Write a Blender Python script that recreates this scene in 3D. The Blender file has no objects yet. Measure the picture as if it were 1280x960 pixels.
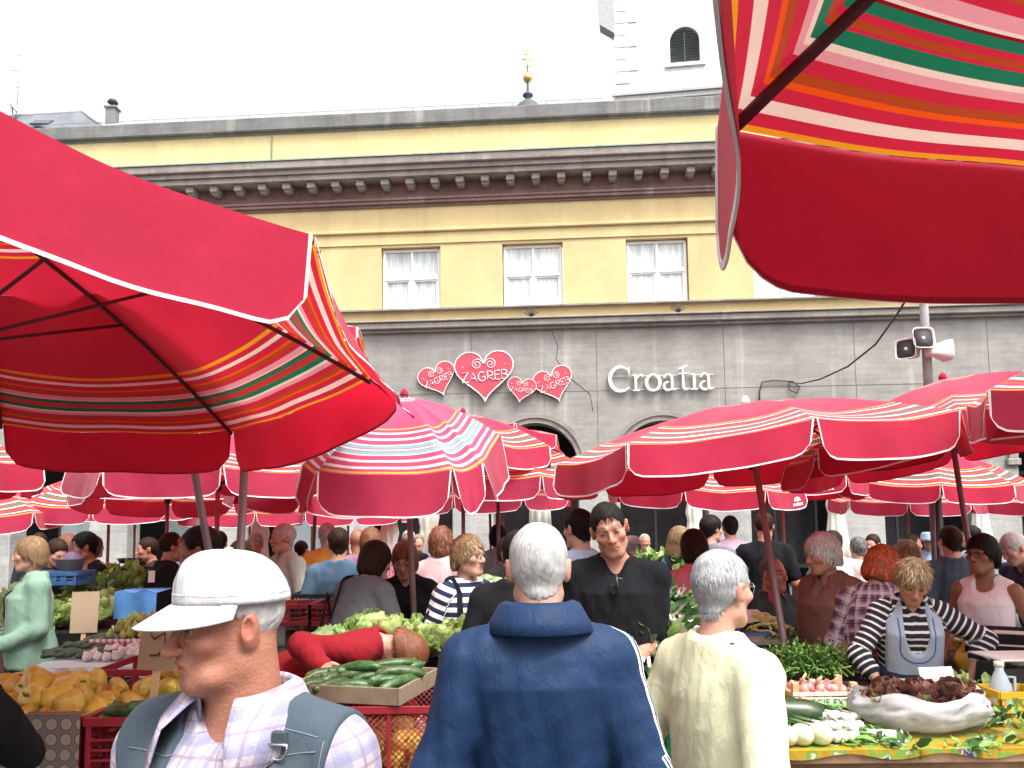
import bpy, bmesh, math, random
import numpy as np
from mathutils import Vector, Matrix, noise as mnoise
random.seed(7)
RNG = np.random.default_rng(7)
SC = bpy.context.scene
COL = SC.collection
R = math.radians

# ------------------------------------------------------------------ camera
CAM_H, FPX, PITCH, ROLL = 1.70, 1035.0, R(5.5), R(0.6)
cam = bpy.data.cameras.new('camera'); camo = bpy.data.objects.new('camera', cam); COL.objects.link(camo)
cam.sensor_fit = 'HORIZONTAL'; cam.sensor_width = 36.0; cam.lens = 36.0 * FPX / 1280.0
cam.shift_y = 70.0 / 1280.0
cam.clip_start = 0.05; cam.clip_end = 600.0
_fw = Vector((0, math.cos(PITCH), math.sin(PITCH))); _r0 = Vector((1, 0, 0)); _u0 = Vector((0, -math.sin(PITCH), math.cos(PITCH)))
_rt = _r0 * math.cos(ROLL) - _u0 * math.sin(ROLL); _up = _u0 * math.cos(ROLL) + _r0 * math.sin(ROLL)
camo.matrix_world = Matrix(((_rt.x, _up.x, -_fw.x, 0), (_rt.y, _up.y, -_fw.y, 0), (_rt.z, _up.z, -_fw.z, CAM_H), (0, 0, 0, 1)))
SC.camera = camo

def ray(px, py):
    return _fw + _rt * ((px - 640.0) / FPX) + _up * ((550.0 - py) / FPX)
def atY(px, py, Y):
    r = ray(px, py); return Vector((0, 0, CAM_H)) + r * (Y / r.y)
def atZ(px, py, z):
    r = ray(px, py); return Vector((0, 0, CAM_H)) + r * ((z - CAM_H) / r.z)

# ------------------------------------------------------------------ world, sun, exposure
SUN_EL, SUN_AZ = R(60), R(142)       # azimuth from +Y towards +X
w = bpy.data.worlds.new('World'); SC.world = w; w.use_nodes = True
nt = w.node_tree
bg = nt.nodes['Background']
sky = nt.nodes.new('ShaderNodeTexSky'); sky.sky_type = 'NISHITA'; sky.sun_disc = False
sky.sun_elevation = SUN_EL; sky.sun_rotation = SUN_AZ
sky.air_density = 1.0; sky.dust_density = 7.0; sky.ozone_density = 0.6
hs = nt.nodes.new('ShaderNodeHueSaturation'); hs.inputs['Saturation'].default_value = 0.10; hs.inputs['Value'].default_value = 2.1
nt.links.new(sky.outputs[0], hs.inputs['Color']); nt.links.new(hs.outputs[0], bg.inputs['Color'])
bg.inputs['Strength'].default_value = 0.15
sl = bpy.data.lights.new('sun', 'SUN'); sl.energy = 1.5; sl.angle = R(10); sl.color = (1.0, 0.96, 0.90)
so = bpy.data.objects.new('sun', sl); COL.objects.link(so)
sd = Vector((math.sin(SUN_AZ) * math.cos(SUN_EL), math.cos(SUN_AZ) * math.cos(SUN_EL), math.sin(SUN_EL)))
so.rotation_euler = (-sd).to_track_quat('-Z', 'Y').to_euler(); so.location = sd * 60
SC.view_settings.view_transform = 'Standard'; SC.view_settings.look = 'None'
SC.view_settings.exposure = 0.47; SC.view_settings.gamma = 1.0
try: SC.view_settings.use_curve_mapping = False
except Exception: pass
SC.render.engine = 'CYCLES'
SC.cycles.max_bounces = 8; SC.cycles.diffuse_bounces = 4; SC.cycles.transparent_max_bounces = 12
SC.cycles.use_denoising = True

# ------------------------------------------------------------------ objects
def tag(o, label=None, cat=None, group=None, kind=None):
    if label: o['label'] = label
    if cat: o['category'] = cat
    if group: o['group'] = group
    if kind: o['kind'] = kind
    return o
def empty(name, loc=(0, 0, 0), rz=0.0, label=None, cat=None, group=None):
    o = bpy.data.objects.new(name, None); COL.objects.link(o)
    o.location = loc; o.rotation_euler = (0, 0, rz); o.empty_display_size = .1
    return tag(o, label, cat, group)
def mesh_obj(name, me, parent=None, mats=None, loc=None):
    o = bpy.data.objects.new(name, me); COL.objects.link(o)
    if mats:
        for m in (mats if isinstance(mats, (list, tuple)) else [mats]): me.materials.append(m)
    if parent: o.parent = parent
    if loc is not None: o.location = loc
    return o
def np_mesh(name, V, Fq, smooth=True):
    """V (n,3), Fq (m,k) int"""
    me = bpy.data.meshes.new(name); n, m, k = len(V), len(Fq), Fq.shape[1]
    me.vertices.add(n); me.vertices.foreach_set('co', np.asarray(V, np.float32).ravel())
    me.loops.add(m * k); me.loops.foreach_set('vertex_index', np.asarray(Fq, np.int32).ravel())
    me.polygons.add(m); me.polygons.foreach_set('loop_start', np.arange(0, m * k, k, dtype=np.int32))
    try: me.polygons.foreach_set('loop_total', np.full(m, k, np.int32))
    except Exception: pass
    me.update(calc_edges=True)
    me.polygons.foreach_set('use_smooth', np.full(m, smooth)); me.validate()
    return me

class MB:
    """collects primitives, builds ONE mesh object"""
    def __init__(s): s.v = []; s.f = []; s.mi = []; s.sm = []; s.uv = None
    def add(s, V, F, mi=0, sm=False):
        b = len(s.v); s.v.extend([tuple(p) for p in V])
        for f in F: s.f.append(tuple(i + b for i in f)); s.mi.append(mi); s.sm.append(sm)
        return b
    def box(s, c, size, mi=0, rot=None, bev=0.0):
        cx, cy, cz = c; a, b, d = size[0] / 2, size[1] / 2, size[2] / 2
        if bev > 0:
            e = min(bev, a * .9, b * .9, d * .9); V = []; F = []
            # chamfered box: 24 verts
            idx = {}
            for sx in (-1, 1):
                for sy in (-1, 1):
                    for sz in (-1, 1):
                        for ax in range(3):
                            p = [sx * (a - e), sy * (b - e), sz * (d - e)]
                            p[ax] = (sx * a, sy * b, sz * d)[ax]
                            idx[(sx, sy, sz, ax)] = len(V); V.append(p)
            for ax in range(3):
                o1, o2 = [(1, 2), (2, 0), (0, 1)][ax]
                for sg in (-1, 1):
                    q = []
                    for (u, v_) in ((-1, -1), (1, -1), (1, 1), (-1, 1)):
                        k = [0, 0, 0]; k[ax] = sg; k[o1] = u; k[o2] = v_
                        q.append(idx[(k[0], k[1], k[2], ax)])
                    F.append(q if sg > 0 else q[::-1])
            for ax in range(3):
                o1, o2 = [(1, 2), (2, 0), (0, 1)][ax]
                for s1 in (-1, 1):
                    for s2 in (-1, 1):
                        k0 = [0, 0, 0]; k0[o1] = s1; k0[o2] = s2
                        ka = list(k0); ka[ax] = -1; kb = list(k0); kb[ax] = 1
                        F.append([idx[(*ka, o1)], idx[(*kb, o1)], idx[(*kb, o2)], idx[(*ka, o2)]])
            for sx in (-1, 1):
                for sy in (-1, 1):
                    for sz in (-1, 1): F.append([idx[(sx, sy, sz, 0)], idx[(sx, sy, sz, 1)], idx[(sx, sy, sz, 2)]])
        else:
            V = [(x, y, z) for x in (-a, a) for y in (-b, b) for z in (-d, d)]
            F = [(0, 1, 3, 2), (4, 6, 7, 5), (0, 4, 5, 1), (2, 3, 7, 6), (0, 2, 6, 4), (1, 5, 7, 3)]
        if rot is not None: V = [rot @ Vector(p) for p in V]
        s.add([(p[0] + cx, p[1] + cy, p[2] + cz) for p in V], F, mi)
    def tube(s, pts, r, n=8, mi=0, caps=True, sm=True, flat=1.0):
        pts = [Vector(p) for p in pts]; N = len(pts)
        rr = r if isinstance(r, (list, tuple)) else [r] * N
        V = []; F = []; prev = None
        for i, p in enumerate(pts):
            t = (pts[min(i + 1, N - 1)] - pts[max(i - 1, 0)]).normalized()
            if prev is None:
                a = Vector((0, 0, 1)) if abs(t.z) < .9 else Vector((1, 0, 0)); u = t.cross(a).normalized()
            else: u = (prev - t * prev.dot(t)); u = u.normalized() if u.length > 1e-6 else t.orthogonal().normalized()
            prev = u; v = t.cross(u)
            for k in range(n):
                an = 2 * math.pi * k / n; V.append(p + (u * math.cos(an) + v * (math.sin(an) * flat)) * rr[i])
        for i in range(N - 1):
            for k in range(n):
                k2 = (k + 1) % n; F.append((i * n + k, i * n + k2, (i + 1) * n + k2, (i + 1) * n + k))
        if caps: F.append(tuple(range(n))[::-1]); F.append(tuple((N - 1) * n + k for k in range(n)))
        s.add(V, F, mi, sm)
    def lathe(s, prof, n=16, c=(0, 0, 0), mi=0, rot=None, sm=True, rmod=None):
        V = []; F = []; c = Vector(c)
        for (r, z) in prof:
            for k in range(n):
                a = 2 * math.pi * k / n; q = r * (rmod(a, z) if rmod else 1); p = Vector((q * math.cos(a), q * math.sin(a), z))
                V.append((rot @ p if rot else p) + c)
        N = len(prof)
        for i in range(N - 1):
            for k in range(n):
                k2 = (k + 1) % n; F.append((i * n + k, i * n + k2, (i + 1) * n + k2, (i + 1) * n + k))
        F.append(tuple(range(n))[::-1]); F.append(tuple((N - 1) * n + k for k in range(n)))
        s.add(V, F, mi, sm)
    def prism(s, outline, d0, d1, axis='y', mi=0, sm=False):
        """outline in (x,z) extruded along y from d0 to d1"""
        n = len(outline); V = [(x, d0, z) for x, z in outline] + [(x, d1, z) for x, z in outline]
        F = [tuple(range(n)), tuple(range(2 * n - 1, n - 1, -1))] + [(i, i + n, (i + 1) % n + n, (i + 1) % n) for i in range(n)]
        s.add(V, F, mi, sm)
    def grid(s, fn, nu, nv, mi=0, sm=True, closed=False):
        V = [fn(i / nu, j / nv) for j in range(nv + 1) for i in range(nu + 1)]
        F = [(j * (nu + 1) + i, j * (nu + 1) + i + 1, (j + 1) * (nu + 1) + i + 1, (j + 1) * (nu + 1) + i) for j in range(nv) for i in range(nu)]
        s.add(V, F, mi, sm)
    def mesh(s, name):
        me = bpy.data.meshes.new(name); me.from_pydata([tuple(p) for p in s.v], [], s.f)
        me.polygons.foreach_set('material_index', s.mi); me.polygons.foreach_set('use_smooth', s.sm); me.update(); return me
    def build(s, name, mats, parent=None, loc=None, fix=True):
        me = s.mesh(name)
        if fix:
            bm = bmesh.new(); bm.from_mesh(me); bmesh.ops.recalc_face_normals(bm, faces=bm.faces); bm.to_mesh(me); bm.free()
        return mesh_obj(name, me, parent, mats, loc)

def text_mesh(body, size, extrude=0.002, spacing=1.0, shear=0.0):
    cu = bpy.data.curves.new('lettering', 'FONT'); cu.body = body; cu.size = size; cu.extrude = extrude
    cu.align_x = 'CENTER'; cu.align_y = 'CENTER'; cu.space_character = spacing; cu.shear = shear; cu.resolution_u = 3
    o = bpy.data.objects.new('lettering', cu); COL.objects.link(o)
    dg = bpy.context.evaluated_depsgraph_get(); me = bpy.data.meshes.new_from_object(o.evaluated_get(dg))
    bpy.data.objects.remove(o); bpy.data.curves.remove(cu); me.name = 'lettering'; me.materials.clear(); return me

# ------------------------------------------------------------------ materials
class NT:
    def __init__(s, name):
        s.m = bpy.data.materials.new(name); s.m.use_nodes = True; s.t = s.m.node_tree; s.n = s.t.nodes; s.b = s.n['Principled BSDF']; s.out = s.n['Material Output']
    def new(s, typ, **kw):
        nd = s.n.new(typ)
        for k, v in kw.items():
            if hasattr(nd, k): setattr(nd, k, v)
            else: nd.inputs[k].default_value = v
        return nd
    def link(s, a, b): s.t.links.new(a, b)
    def coord(s, kind='Object'):
        return s.new('ShaderNodeTexCoord').outputs[kind]
    def noise(s, scale, detail=4, rough=.55, vec=None, dist=0.0):
        nd = s.new('ShaderNodeTexNoise'); nd.inputs['Scale'].default_value = scale; nd.inputs['Detail'].default_value = detail; nd.inputs['Roughness'].default_value = rough; nd.inputs['Distortion'].default_value = dist
        s.link(vec if vec is not None else s.coord(), nd.inputs['Vector']); return nd.outputs['Fac']
    def ramp(s, fac, stops, interp='LINEAR'):
        nd = s.new('ShaderNodeValToRGB'); e = nd.color_ramp; e.interpolation = interp
        while len(e.elements) < len(stops): e.elements.new(0.5)
        for el, (p, c) in zip(e.elements, stops): el.position = p; el.color = (c[0], c[1], c[2], 1) if not isinstance(c, (int, float)) else (c, c, c, 1)
        s.link(fac, nd.inputs['Fac']); return nd.outputs['Color']
    def mix(s, fac, a, b, mode='MIX'):
        nd = s.new('ShaderNodeMix'); nd.data_type = 'RGBA'; nd.blend_type = mode; nd.clamp_factor = True
        for isf, sock, v in ((True, nd.inputs[0], fac), (False, nd.inputs[6], a), (False, nd.inputs[7], b)):
            if isinstance(v, (int, float)): sock.default_value = v if isf else (v, v, v, 1)
            elif isinstance(v, (tuple, list)): sock.default_value = (v[0], v[1], v[2], 1)
            else: s.link(v, sock)
        return nd.outputs[2]
    def math(s, op, a, b=0.0, c=0.0):
        nd = s.new('ShaderNodeMath'); nd.operation = op
        for i, v in enumerate((a, b, c)):
            if isinstance(v, (int, float)): nd.inputs[i].default_value = v
            else: s.link(v, nd.inputs[i])
        return nd.outputs[0]
    def sep(s, vec):
        nd = s.new('ShaderNodeSeparateXYZ'); s.link(vec, nd.inputs[0]); return nd.outputs
    def attr(s, name):
        return s.new('ShaderNodeAttribute', attribute_name=name)
    def mapping(s, vec, scale=(1, 1, 1), rot=(0, 0, 0)):
        nd = s.new('ShaderNodeMapping'); nd.inputs['Scale'].default_value = scale; nd.inputs['Rotation'].default_value = rot; s.link(vec, nd.inputs['Vector']); return nd.outputs[0]
    def bump(s, h, strength=.3, dist=.01):
        nd = s.new('ShaderNodeBump'); nd.inputs['Strength'].default_value = strength; nd.inputs['Distance'].default_value = dist; s.link(h, nd.inputs['Height']); s.link(nd.outputs[0], s.b.inputs['Normal']); return nd
    def base(s, c):
        if isinstance(c, (tuple, list)): s.b.inputs['Base Color'].default_value = (c[0], c[1], c[2], 1)
        else: s.link(c, s.b.inputs['Base Color'])
    def set(s, rough=.6, metal=0.0, spec=.3, **kw):
        s.b.inputs['Roughness'].default_value = rough; s.b.inputs['Metallic'].default_value = metal; s.b.inputs['Specular IOR Level'].default_value = spec
        for k, v in kw.items(): s.b.inputs[k].default_value = v
        return s
_mats = {}
def mat(name, c, rough=.6, var=.12, scale=6.0, metal=0.0, spec=.3, bump=0.0, bscale=60.0, c2=None, rnd=0.0, trans=0.0):
    """general surface: base colour with two scales of variation, optional second colour, per-object change, bump and translucency"""
    if name in _mats: return _mats[name]
    n = NT(name); n.set(rough, metal, spec)
    f = n.noise(scale, 5, .6)
    dark = tuple(x * (1 - var) for x in c); lite = tuple(min(1, x * (1 + var)) for x in (c2 or c))
    col = n.ramp(f, [(.3, dark), (.7, lite)])
    if rnd > 0:
        oi = n.new('ShaderNodeObjectInfo'); h = n.new('ShaderNodeHueSaturation'); n.link(col, h.inputs['Color'])
        n.link(n.math('MULTIPLY_ADD', oi.outputs['Random'], rnd * .16, .5 - rnd * .08), h.inputs['Hue'])
        n.link(n.math('MULTIPLY_ADD', oi.outputs['Random'], rnd, 1 - rnd * .5), h.inputs['Value']); col = h.outputs[0]
    n.base(col)
    if bump > 0: n.bump(n.noise(bscale, 3, .6), bump, .01)
    if trans > 0:
        tr = n.new('ShaderNodeBsdfTranslucent'); n.link(col, tr.inputs['Color']); mx = n.new('ShaderNodeMixShader'); mx.inputs[0].default_value = trans
        n.link(n.b.outputs[0], mx.inputs[1]); n.link(tr.outputs[0], mx.inputs[2]); n.link(mx.outputs[0], n.out.inputs['Surface'])
    _mats[name] = n.m; return n.m
def sm01(a, b, x):
    t = max(0.0, min(1.0, (x - a) / (b - a))); return t * t * (3 - 2 * t)
# ================================================================== GROUND
def m_ground():
    n = NT('asphalt'); n.set(.85, 0, .3)
    v = n.coord()
    br = n.new('ShaderNodeTexBrick'); n.link(v, br.inputs['Vector']); br.inputs['Scale'].default_value = 1.6; br.inputs['Mortar Size'].default_value = .012
    br.inputs['Color1'].default_value = (.10, .098, .095, 1); br.inputs['Color2'].default_value = (.135, .13, .125, 1); br.inputs['Mortar'].default_value = (.045, .043, .04, 1)
    f = n.noise(2.2, 6, .65); c = n.mix(.7, br.outputs['Color'], n.ramp(f, [(.3, .45), (.75, 1.15)]), 'MULTIPLY'); n.base(c)
    n.bump(n.noise(80, 4), .25, .01); return n.m
g = MB(); g.add([(-160, -40, 0), (160, -40, 0), (160, 220, 0), (-160, 220, 0)], [(0, 1, 2, 3)])
go = g.build('ground', m_ground()); tag(go, kind='structure')

# ================================================================== MARKET HALL
FAC_A = R(4.3)
hall = empty('market_hall', (0, 20, 0), -FAC_A, 'long yellow market hall with grey stone arcade and brown bracketed cornice', 'building')
def F2W(u, n, z):                       # facade (u along, n outward to the camera, z) -> world
    return Vector((u * math.cos(FAC_A) - n * math.sin(FAC_A), 20 - u * math.sin(FAC_A) - n * math.cos(FAC_A), z))
def m_plaster(name, c, streak=.25):
    n = NT(name); n.set(.88, 0, .2); v = n.coord()
    f1 = n.noise(.8, 8, .72); f2 = n.noise(1.2, 5, .6, n.mapping(v, (2.2, 2.2, .16)))
    c1 = n.ramp(f1, [(.3, tuple(x * .80 for x in c)), (.7, tuple(min(1, x * 1.08) for x in c))])
    c2 = n.mix(n.math('MULTIPLY', n.ramp(f2, [(.52, 0), (.72, 1)]), streak), c1, tuple(x * .55 for x in c)); n.base(c2)
    n.bump(n.noise(40, 4), .12, .01); return n.m
def m_stone(name, c, wet=.5):
    n = NT(name); n.set(.85, 0, .25); v = n.coord()
    f1 = n.noise(1.0, 8, .72); f2 = n.noise(1.0, 6, .6, n.mapping(v, (3.5, 3.5, .14))); f3 = n.noise(26, 4, .7, n.mapping(v, (1, 1, 3)))
    c1 = n.ramp(f1, [(.28, tuple(x * .68 for x in c)), (.72, tuple(min(1, x * 1.2) for x in c))])
    c2 = n.mix(n.math('MULTIPLY', n.ramp(f2, [(.50, 0), (.68, 1)]), wet), c1, tuple(x * .50 for x in c))
    c2 = n.mix(n.math('MULTIPLY', n.ramp(n.noise(1.0, 5, .6, n.mapping(v, (2.4, 2.4, .1))), [(.6, 0), (.72, 1)]), .35), c2, (.62, .60, .57))
    c3 = n.mix(.6, c2, n.ramp(f3, [(.3, .55), (.7, 1.3)]), 'MULTIPLY'); c3 = n.mix(.5, c3, n.ramp(n.noise(1.0, 6, .7, n.mapping(v, (.8, .8, 9))), [(.32, .65), (.68, 1.2)]), 'MULTIPLY'); n.base(c3)
    n.bump(f3, .35, .02); return n.m
M_YEL = m_plaster('yellow_plaster', (.60, .475, .25)); M_YEL2 = m_plaster('yellow_plaster_pale', (.62, .50, .265))
M_STONE = m_stone('grey_stone', (.315, .30, .278), .10); M_STONE_L = m_stone('pale_stone', (.38, .372, .355), .2)
M_COR = m_stone('brown_cornice', (.27, .175, .16), .3); M_CORG = m_stone('grey_cornice', (.31, .275, .25), .35); M_CAP = m_stone('grey_cap', (.20, .20, .195))
M_FRAME = mat('white_window_frame', (.78, .77, .76), .5, .05); M_DARK = mat('arcade_dark', (.05, .045, .045), .8, .3)
M_COPPER = mat('green_copper', (.30, .36, .30), .7, .2)
U0, U1_ = -19.0, 21.0
WIN_W, WIN_P, WIN_C0 = 1.50, 3.05, 0.555
ks = range(-6, 7); wins = [WIN_C0 + k * WIN_P for k in ks if U0 < WIN_C0 + k * WIN_P - 1.6 and WIN_C0 + k * WIN_P + 1.6 < U1_]
# upper plaster wall with real window openings
mb = MB()
def fbox(m, u0, u1, n0, n1, z0, z1, mi=0, bev=0.0): m.box(((u0 + u1) / 2, -(n0 + n1) / 2, (z0 + z1) / 2), (u1 - u0, n1 - n0, z1 - z0), mi, None, bev)
T = .45
fbox(mb, U0, U1_, -T, 0, 6.6, 6.93); fbox(mb, U0, U1_, -T, 0, 8.53, 9.56)
edges = [U0] + [e for c in wins for e in (c - WIN_W / 2, c + WIN_W / 2)] + [U1_]
for i in range(0, len(edges), 2): fbox(mb, edges[i], edges[i + 1], -T, 0, 6.93, 8.53)
mb.build('wall', M_YEL, hall)
mb = MB(); fbox(mb, U0, U1_, -T, .02, 10.69, 11.68); mb.build('attic_wall', M_YEL2, hall)
mb = MB(); fbox(mb, U0, U1_, -T, .16, 11.68, 12.03, 0, .02); fbox(mb, U0, U1_, -T, .07, 11.62, 11.68); mb.build('parapet', M_CAP, hall)
mb = MB(); fbox(mb, U0, U1_, 0, .07, 8.90, 8.99, 0, .02); fbox(mb, U0, U1_, 0, .035, 8.60, 8.63); mb.build('string_course', M_YEL2, hall)
mb = MB(); fbox(mb, U0, 10.66, 0, .14, 6.885, 6.925); mb.build('sill_course', M_CORG, hall)
# big cornice: frieze, soffit, grey fascia, copper edge
mb = MB(); fbox(mb, U0, U1_, -T, .05, 9.56, 10.16); fbox(mb, U0, U1_, .05, .12, 9.62, 9.70, 0, .01); fbox(mb, U0, U1_, .05, .16, 9.70, 9.76, 0, .01); mb.build('frieze', M_COR, hall)
mb = MB(); fbox(mb, U0, U1_, -T, .52, 10.16, 10.30); fbox(mb, U0, U1_, -T, .58, 10.30, 10.42); fbox(mb, U0, U1_, -T, .66, 10.42, 10.62, 0, .02); mb.build('cornice', M_CORG, hall)
mb = MB(); fbox(mb, U0, U1_, -T, .69, 10.62, 10.655); mb.build('flashing', M_COPPER, hall)
bk = None; u = U0 + .3
while u < U1_:
    if bk is None:
        mb = MB(); fbox(mb, -.10, .10, .05, .42, 10.0, 10.158, 0, .02); fbox(mb, -.075, .075, .05, .34, 9.95, 10.0, 0, .01); bk = mb.build('bracket', m_stone('bracket_stone', (.40, .37, .34), .2), hall); bo = bk
    else: bo = bk.copy(); COL.objects.link(bo); bo.parent = hall
    bo.location = (u, 0, 0); u += .625
# stone arcade with round arches
ARC_R, ARC_Z, TRIM = 1.03, 3.0, .22
mb = MB()
zt = 6.33
def arch_panel(m, c):
    u0, u1 = c - WIN_P / 2, c + WIN_P / 2; N = 24
    arc = [(c + ARC_R * math.cos(math.pi * k / N), ARC_Z + ARC_R * math.sin(math.pi * k / N)) for k in range(N + 1)]
    for nn in (0, -.6):
        V = []; F = []
        for (x, z) in arc: V += [(x, -nn, z), (x, -nn, zt)]
        for k in range(N): F.append((2 * k, 2 * k + 1, 2 * k + 3, 2 * k + 2))
        m.add(V, F)
        for a, b in ((u0, c - ARC_R), (c + ARC_R, u1)): m.add([(a, -nn, 0), (b, -nn, 0), (b, -nn, zt), (a, -nn, zt)], [(0, 1, 2, 3)])
    V = []; F = []
    path = [(c + ARC_R, 0)] + arc + [(c - ARC_R, 0)]
    for (x, z) in path: V += [(x, 0, z), (x, .6, z)]
    for k in range(len(path) - 1): F.append((2 * k, 2 * k + 1, 2 * k + 3, 2 * k + 2))
    m.add(V, F)
for c in wins: arch_panel(mb, c)
e0, e1 = wins[0] - WIN_P / 2, wins[-1] + WIN_P / 2
fbox(mb, U0 - .01, e0, -.6, 0, 0, zt); fbox(mb, e1, U1_ + .01, -.6, 0, 0, zt)
mb.build('stone_wall', M_STONE, hall)
# fine joints in the stone face
mb = MB()
for z in (4.78,): fbox(mb, U0, U1_, .0, .004, z, z + .012)
for c in wins: fbox(mb, c + WIN_P / 2 - .006, c + WIN_P / 2 + .006, 0, .004, 3.5, zt - .05)
mb.build('stone_joint', mat('joint', (.10, .095, .09), .9), hall)
mb = MB()                      # a crack wandering down the stone
pts = [(1.0, 6.3), (1.15, 5.9), (1.1, 5.6), (1.35, 5.2), (1.62, 4.95), (1.9, 4.72), (1.97, 4.3)]
for (a, b), (c_, d) in zip(pts[:-1], pts[1:]): mb.tube([(a, -.003, b), (c_, -.003, d)], .007, 4)
mb.build('crack', mat('crack_dark', (.07, .065, .06), .9), hall)
mb = MB(); fbox(mb, U0, U1_, -T, .12, 6.33, 6.40, 0, .01); fbox(mb, U0, U1_, -T, .22, 6.40, 6.56, 0, .02); fbox(mb, U0, U1_, -T, .27, 6.56, 6.60, 0, .01); mb.build('stone_cornice', M_CORG, hall)
at = None
for c in wins:
    if at is None:
        mb = MB(); N = 28
        for (r0, r1, nn) in ((ARC_R, ARC_R + .12, .05), (ARC_R + .12, ARC_R + TRIM, .09)):
            V = []; F = []
            for k in range(N + 1):
                a = math.pi * k / N
                for r_, q in ((r0, -.02), (r0, nn), (r1, nn), (r1, -.02)): V.append((r_ * math.cos(a), -q, ARC_Z + r_ * math.sin(a)))
            for k in range(N):
                for j in range(3): F.append((4 * k + j, 4 * k + j + 1, 4 * k + j + 5, 4 * k + j + 4))
            mb.add(V, F)
        for s in (-1, 1):
            mb.box((s * (ARC_R + TRIM / 2 + .01), -.05, ARC_Z - .09), (TRIM + .08, .14, .16), 0, None, .02)
        at = mb.build('arch_trim', M_CORG, hall); ao = at
    else: ao = at.copy(); COL.objects.link(ao); ao.parent = hall
    ao.location = (c, 0, 0)
# inside of the arcade: rear wall, ceiling, shop fronts
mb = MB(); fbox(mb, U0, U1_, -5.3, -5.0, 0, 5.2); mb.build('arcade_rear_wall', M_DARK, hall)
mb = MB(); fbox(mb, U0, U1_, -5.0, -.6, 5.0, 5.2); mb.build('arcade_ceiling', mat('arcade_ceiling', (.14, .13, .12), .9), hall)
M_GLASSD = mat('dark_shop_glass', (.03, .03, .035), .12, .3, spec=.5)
M_BOARD = None
def m_poster():
    n = NT('faded_poster'); n.set(.6); f = n.noise(5, 4, .6); n.base(n.ramp(f, [(.3, (.50, .62, .66)), (.5, (.62, .66, .66)), (.62, (.42, .60, .66)), (.75, (.66, .62, .58))])); return n.m
sf = None
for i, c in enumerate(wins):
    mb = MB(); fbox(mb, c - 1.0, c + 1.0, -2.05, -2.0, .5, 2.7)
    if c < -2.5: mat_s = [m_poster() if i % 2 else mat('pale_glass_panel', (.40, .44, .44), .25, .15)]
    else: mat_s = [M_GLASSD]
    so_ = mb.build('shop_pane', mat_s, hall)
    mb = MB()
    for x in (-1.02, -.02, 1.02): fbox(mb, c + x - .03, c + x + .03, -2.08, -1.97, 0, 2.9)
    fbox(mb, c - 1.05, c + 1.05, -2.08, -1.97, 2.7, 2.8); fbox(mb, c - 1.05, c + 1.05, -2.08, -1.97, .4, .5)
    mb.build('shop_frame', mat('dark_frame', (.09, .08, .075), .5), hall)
# the lower arcade piers are paler, washed stone
for k in range(len(wins) + 1):
    c = wins[0] - WIN_P / 2 + k * WIN_P
    mb = MB(); fbox(mb, c - WIN_P / 2 + ARC_R + .004, c + WIN_P / 2 - ARC_R - .004, -.3, .03, 0, 2.75, 0, .02); mb.build('pier_facing', M_STONE_L, hall)
# windows
def m_pane():
    n = NT('window_pane'); n.set(.08, 0, .5)
    v = n.coord(); oi = n.new('ShaderNodeObjectInfo'); ad = n.new('ShaderNodeVectorMath'); ad.operation = 'ADD'; n.link(v, ad.inputs[0]); cb = n.new('ShaderNodeCombineXYZ'); n.link(n.math('MULTIPLY', oi.outputs['Random'], 40.0), cb.inputs[0]); n.link(cb.outputs[0], ad.inputs[1])
    f = n.noise(1.0, 3, .5, n.mapping(ad.outputs[0], (16, 1, 1.5))); hv = n.new('ShaderNodeHueSaturation'); n.link(n.ramp(f, [(.35, (.36, .41, .41)), (.65, (.60, .63, .62))]), hv.inputs['Color']); n.link(n.math('MULTIPLY_ADD', oi.outputs['Random'], .5, .72), hv.inputs['Value']); n.base(hv.outputs[0]); return n.m
M_PANE = m_pane()
w0 = None
for c in wins:
    if w0 is None:
        fm = MB(); W2 = WIN_W / 2 - .02
        def fr(u0, u1, z0, z1, n0=-.22, n1=-.12): fbox(fm, u0, u1, n0, n1, z0, z1, 0, .008)
        z0, z1, zm = 6.94, 8.51, 7.76
        fr(-W2, -W2 + .07, z0, z1); fr(W2 - .07, W2, z0, z1); fr(-W2 + .07, W2 - .07, z1 - .07, z1); fr(-W2 + .07, W2 - .07, z0, z0 + .06)
        fr(-W2 + .07, W2 - .07, zm - .05, zm + .05, -.22, -.10); fr(-.05, .05, z0 + .06, zm - .05, -.22, -.105); fr(-.025, .025, zm + .05, z1 - .07)
        for (a, b, q, s_) in ((-W2 + .07, -.05, z0 + .06, zm - .05), (.05, W2 - .07, z0 + .06, zm - .05)):
            fr(a, a + .04, q, s_, -.2, -.13); fr(b - .04, b, q, s_, -.2, -.13); fr(a + .04, b - .04, q, q + .04, -.2, -.13); fr(a + .04, b - .04, s_ - .04, s_, -.2, -.13)
        w0 = fm.build('window', M_FRAME, hall); wo = w0
        pm = MB(); fbox(pm, -W2 + .03, W2 - .03, -.19, -.175, z0 + .02, z1 - .02); p0 = pm.build('pane', M_PANE, w0)
        sm_ = MB(); fbox(sm_, -W2 - .01, W2 + .01, -.12, .03, 6.905, 6.94); s0 = sm_.build('sill', M_FRAME, w0)
    else:
        wo = w0.copy(); COL.objects.link(wo); wo.parent = hall
        for ch in (p0, s0): q = ch.copy(); COL.objects.link(q); q.parent = wo
    wo.location = (c, 0, 0)
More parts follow.
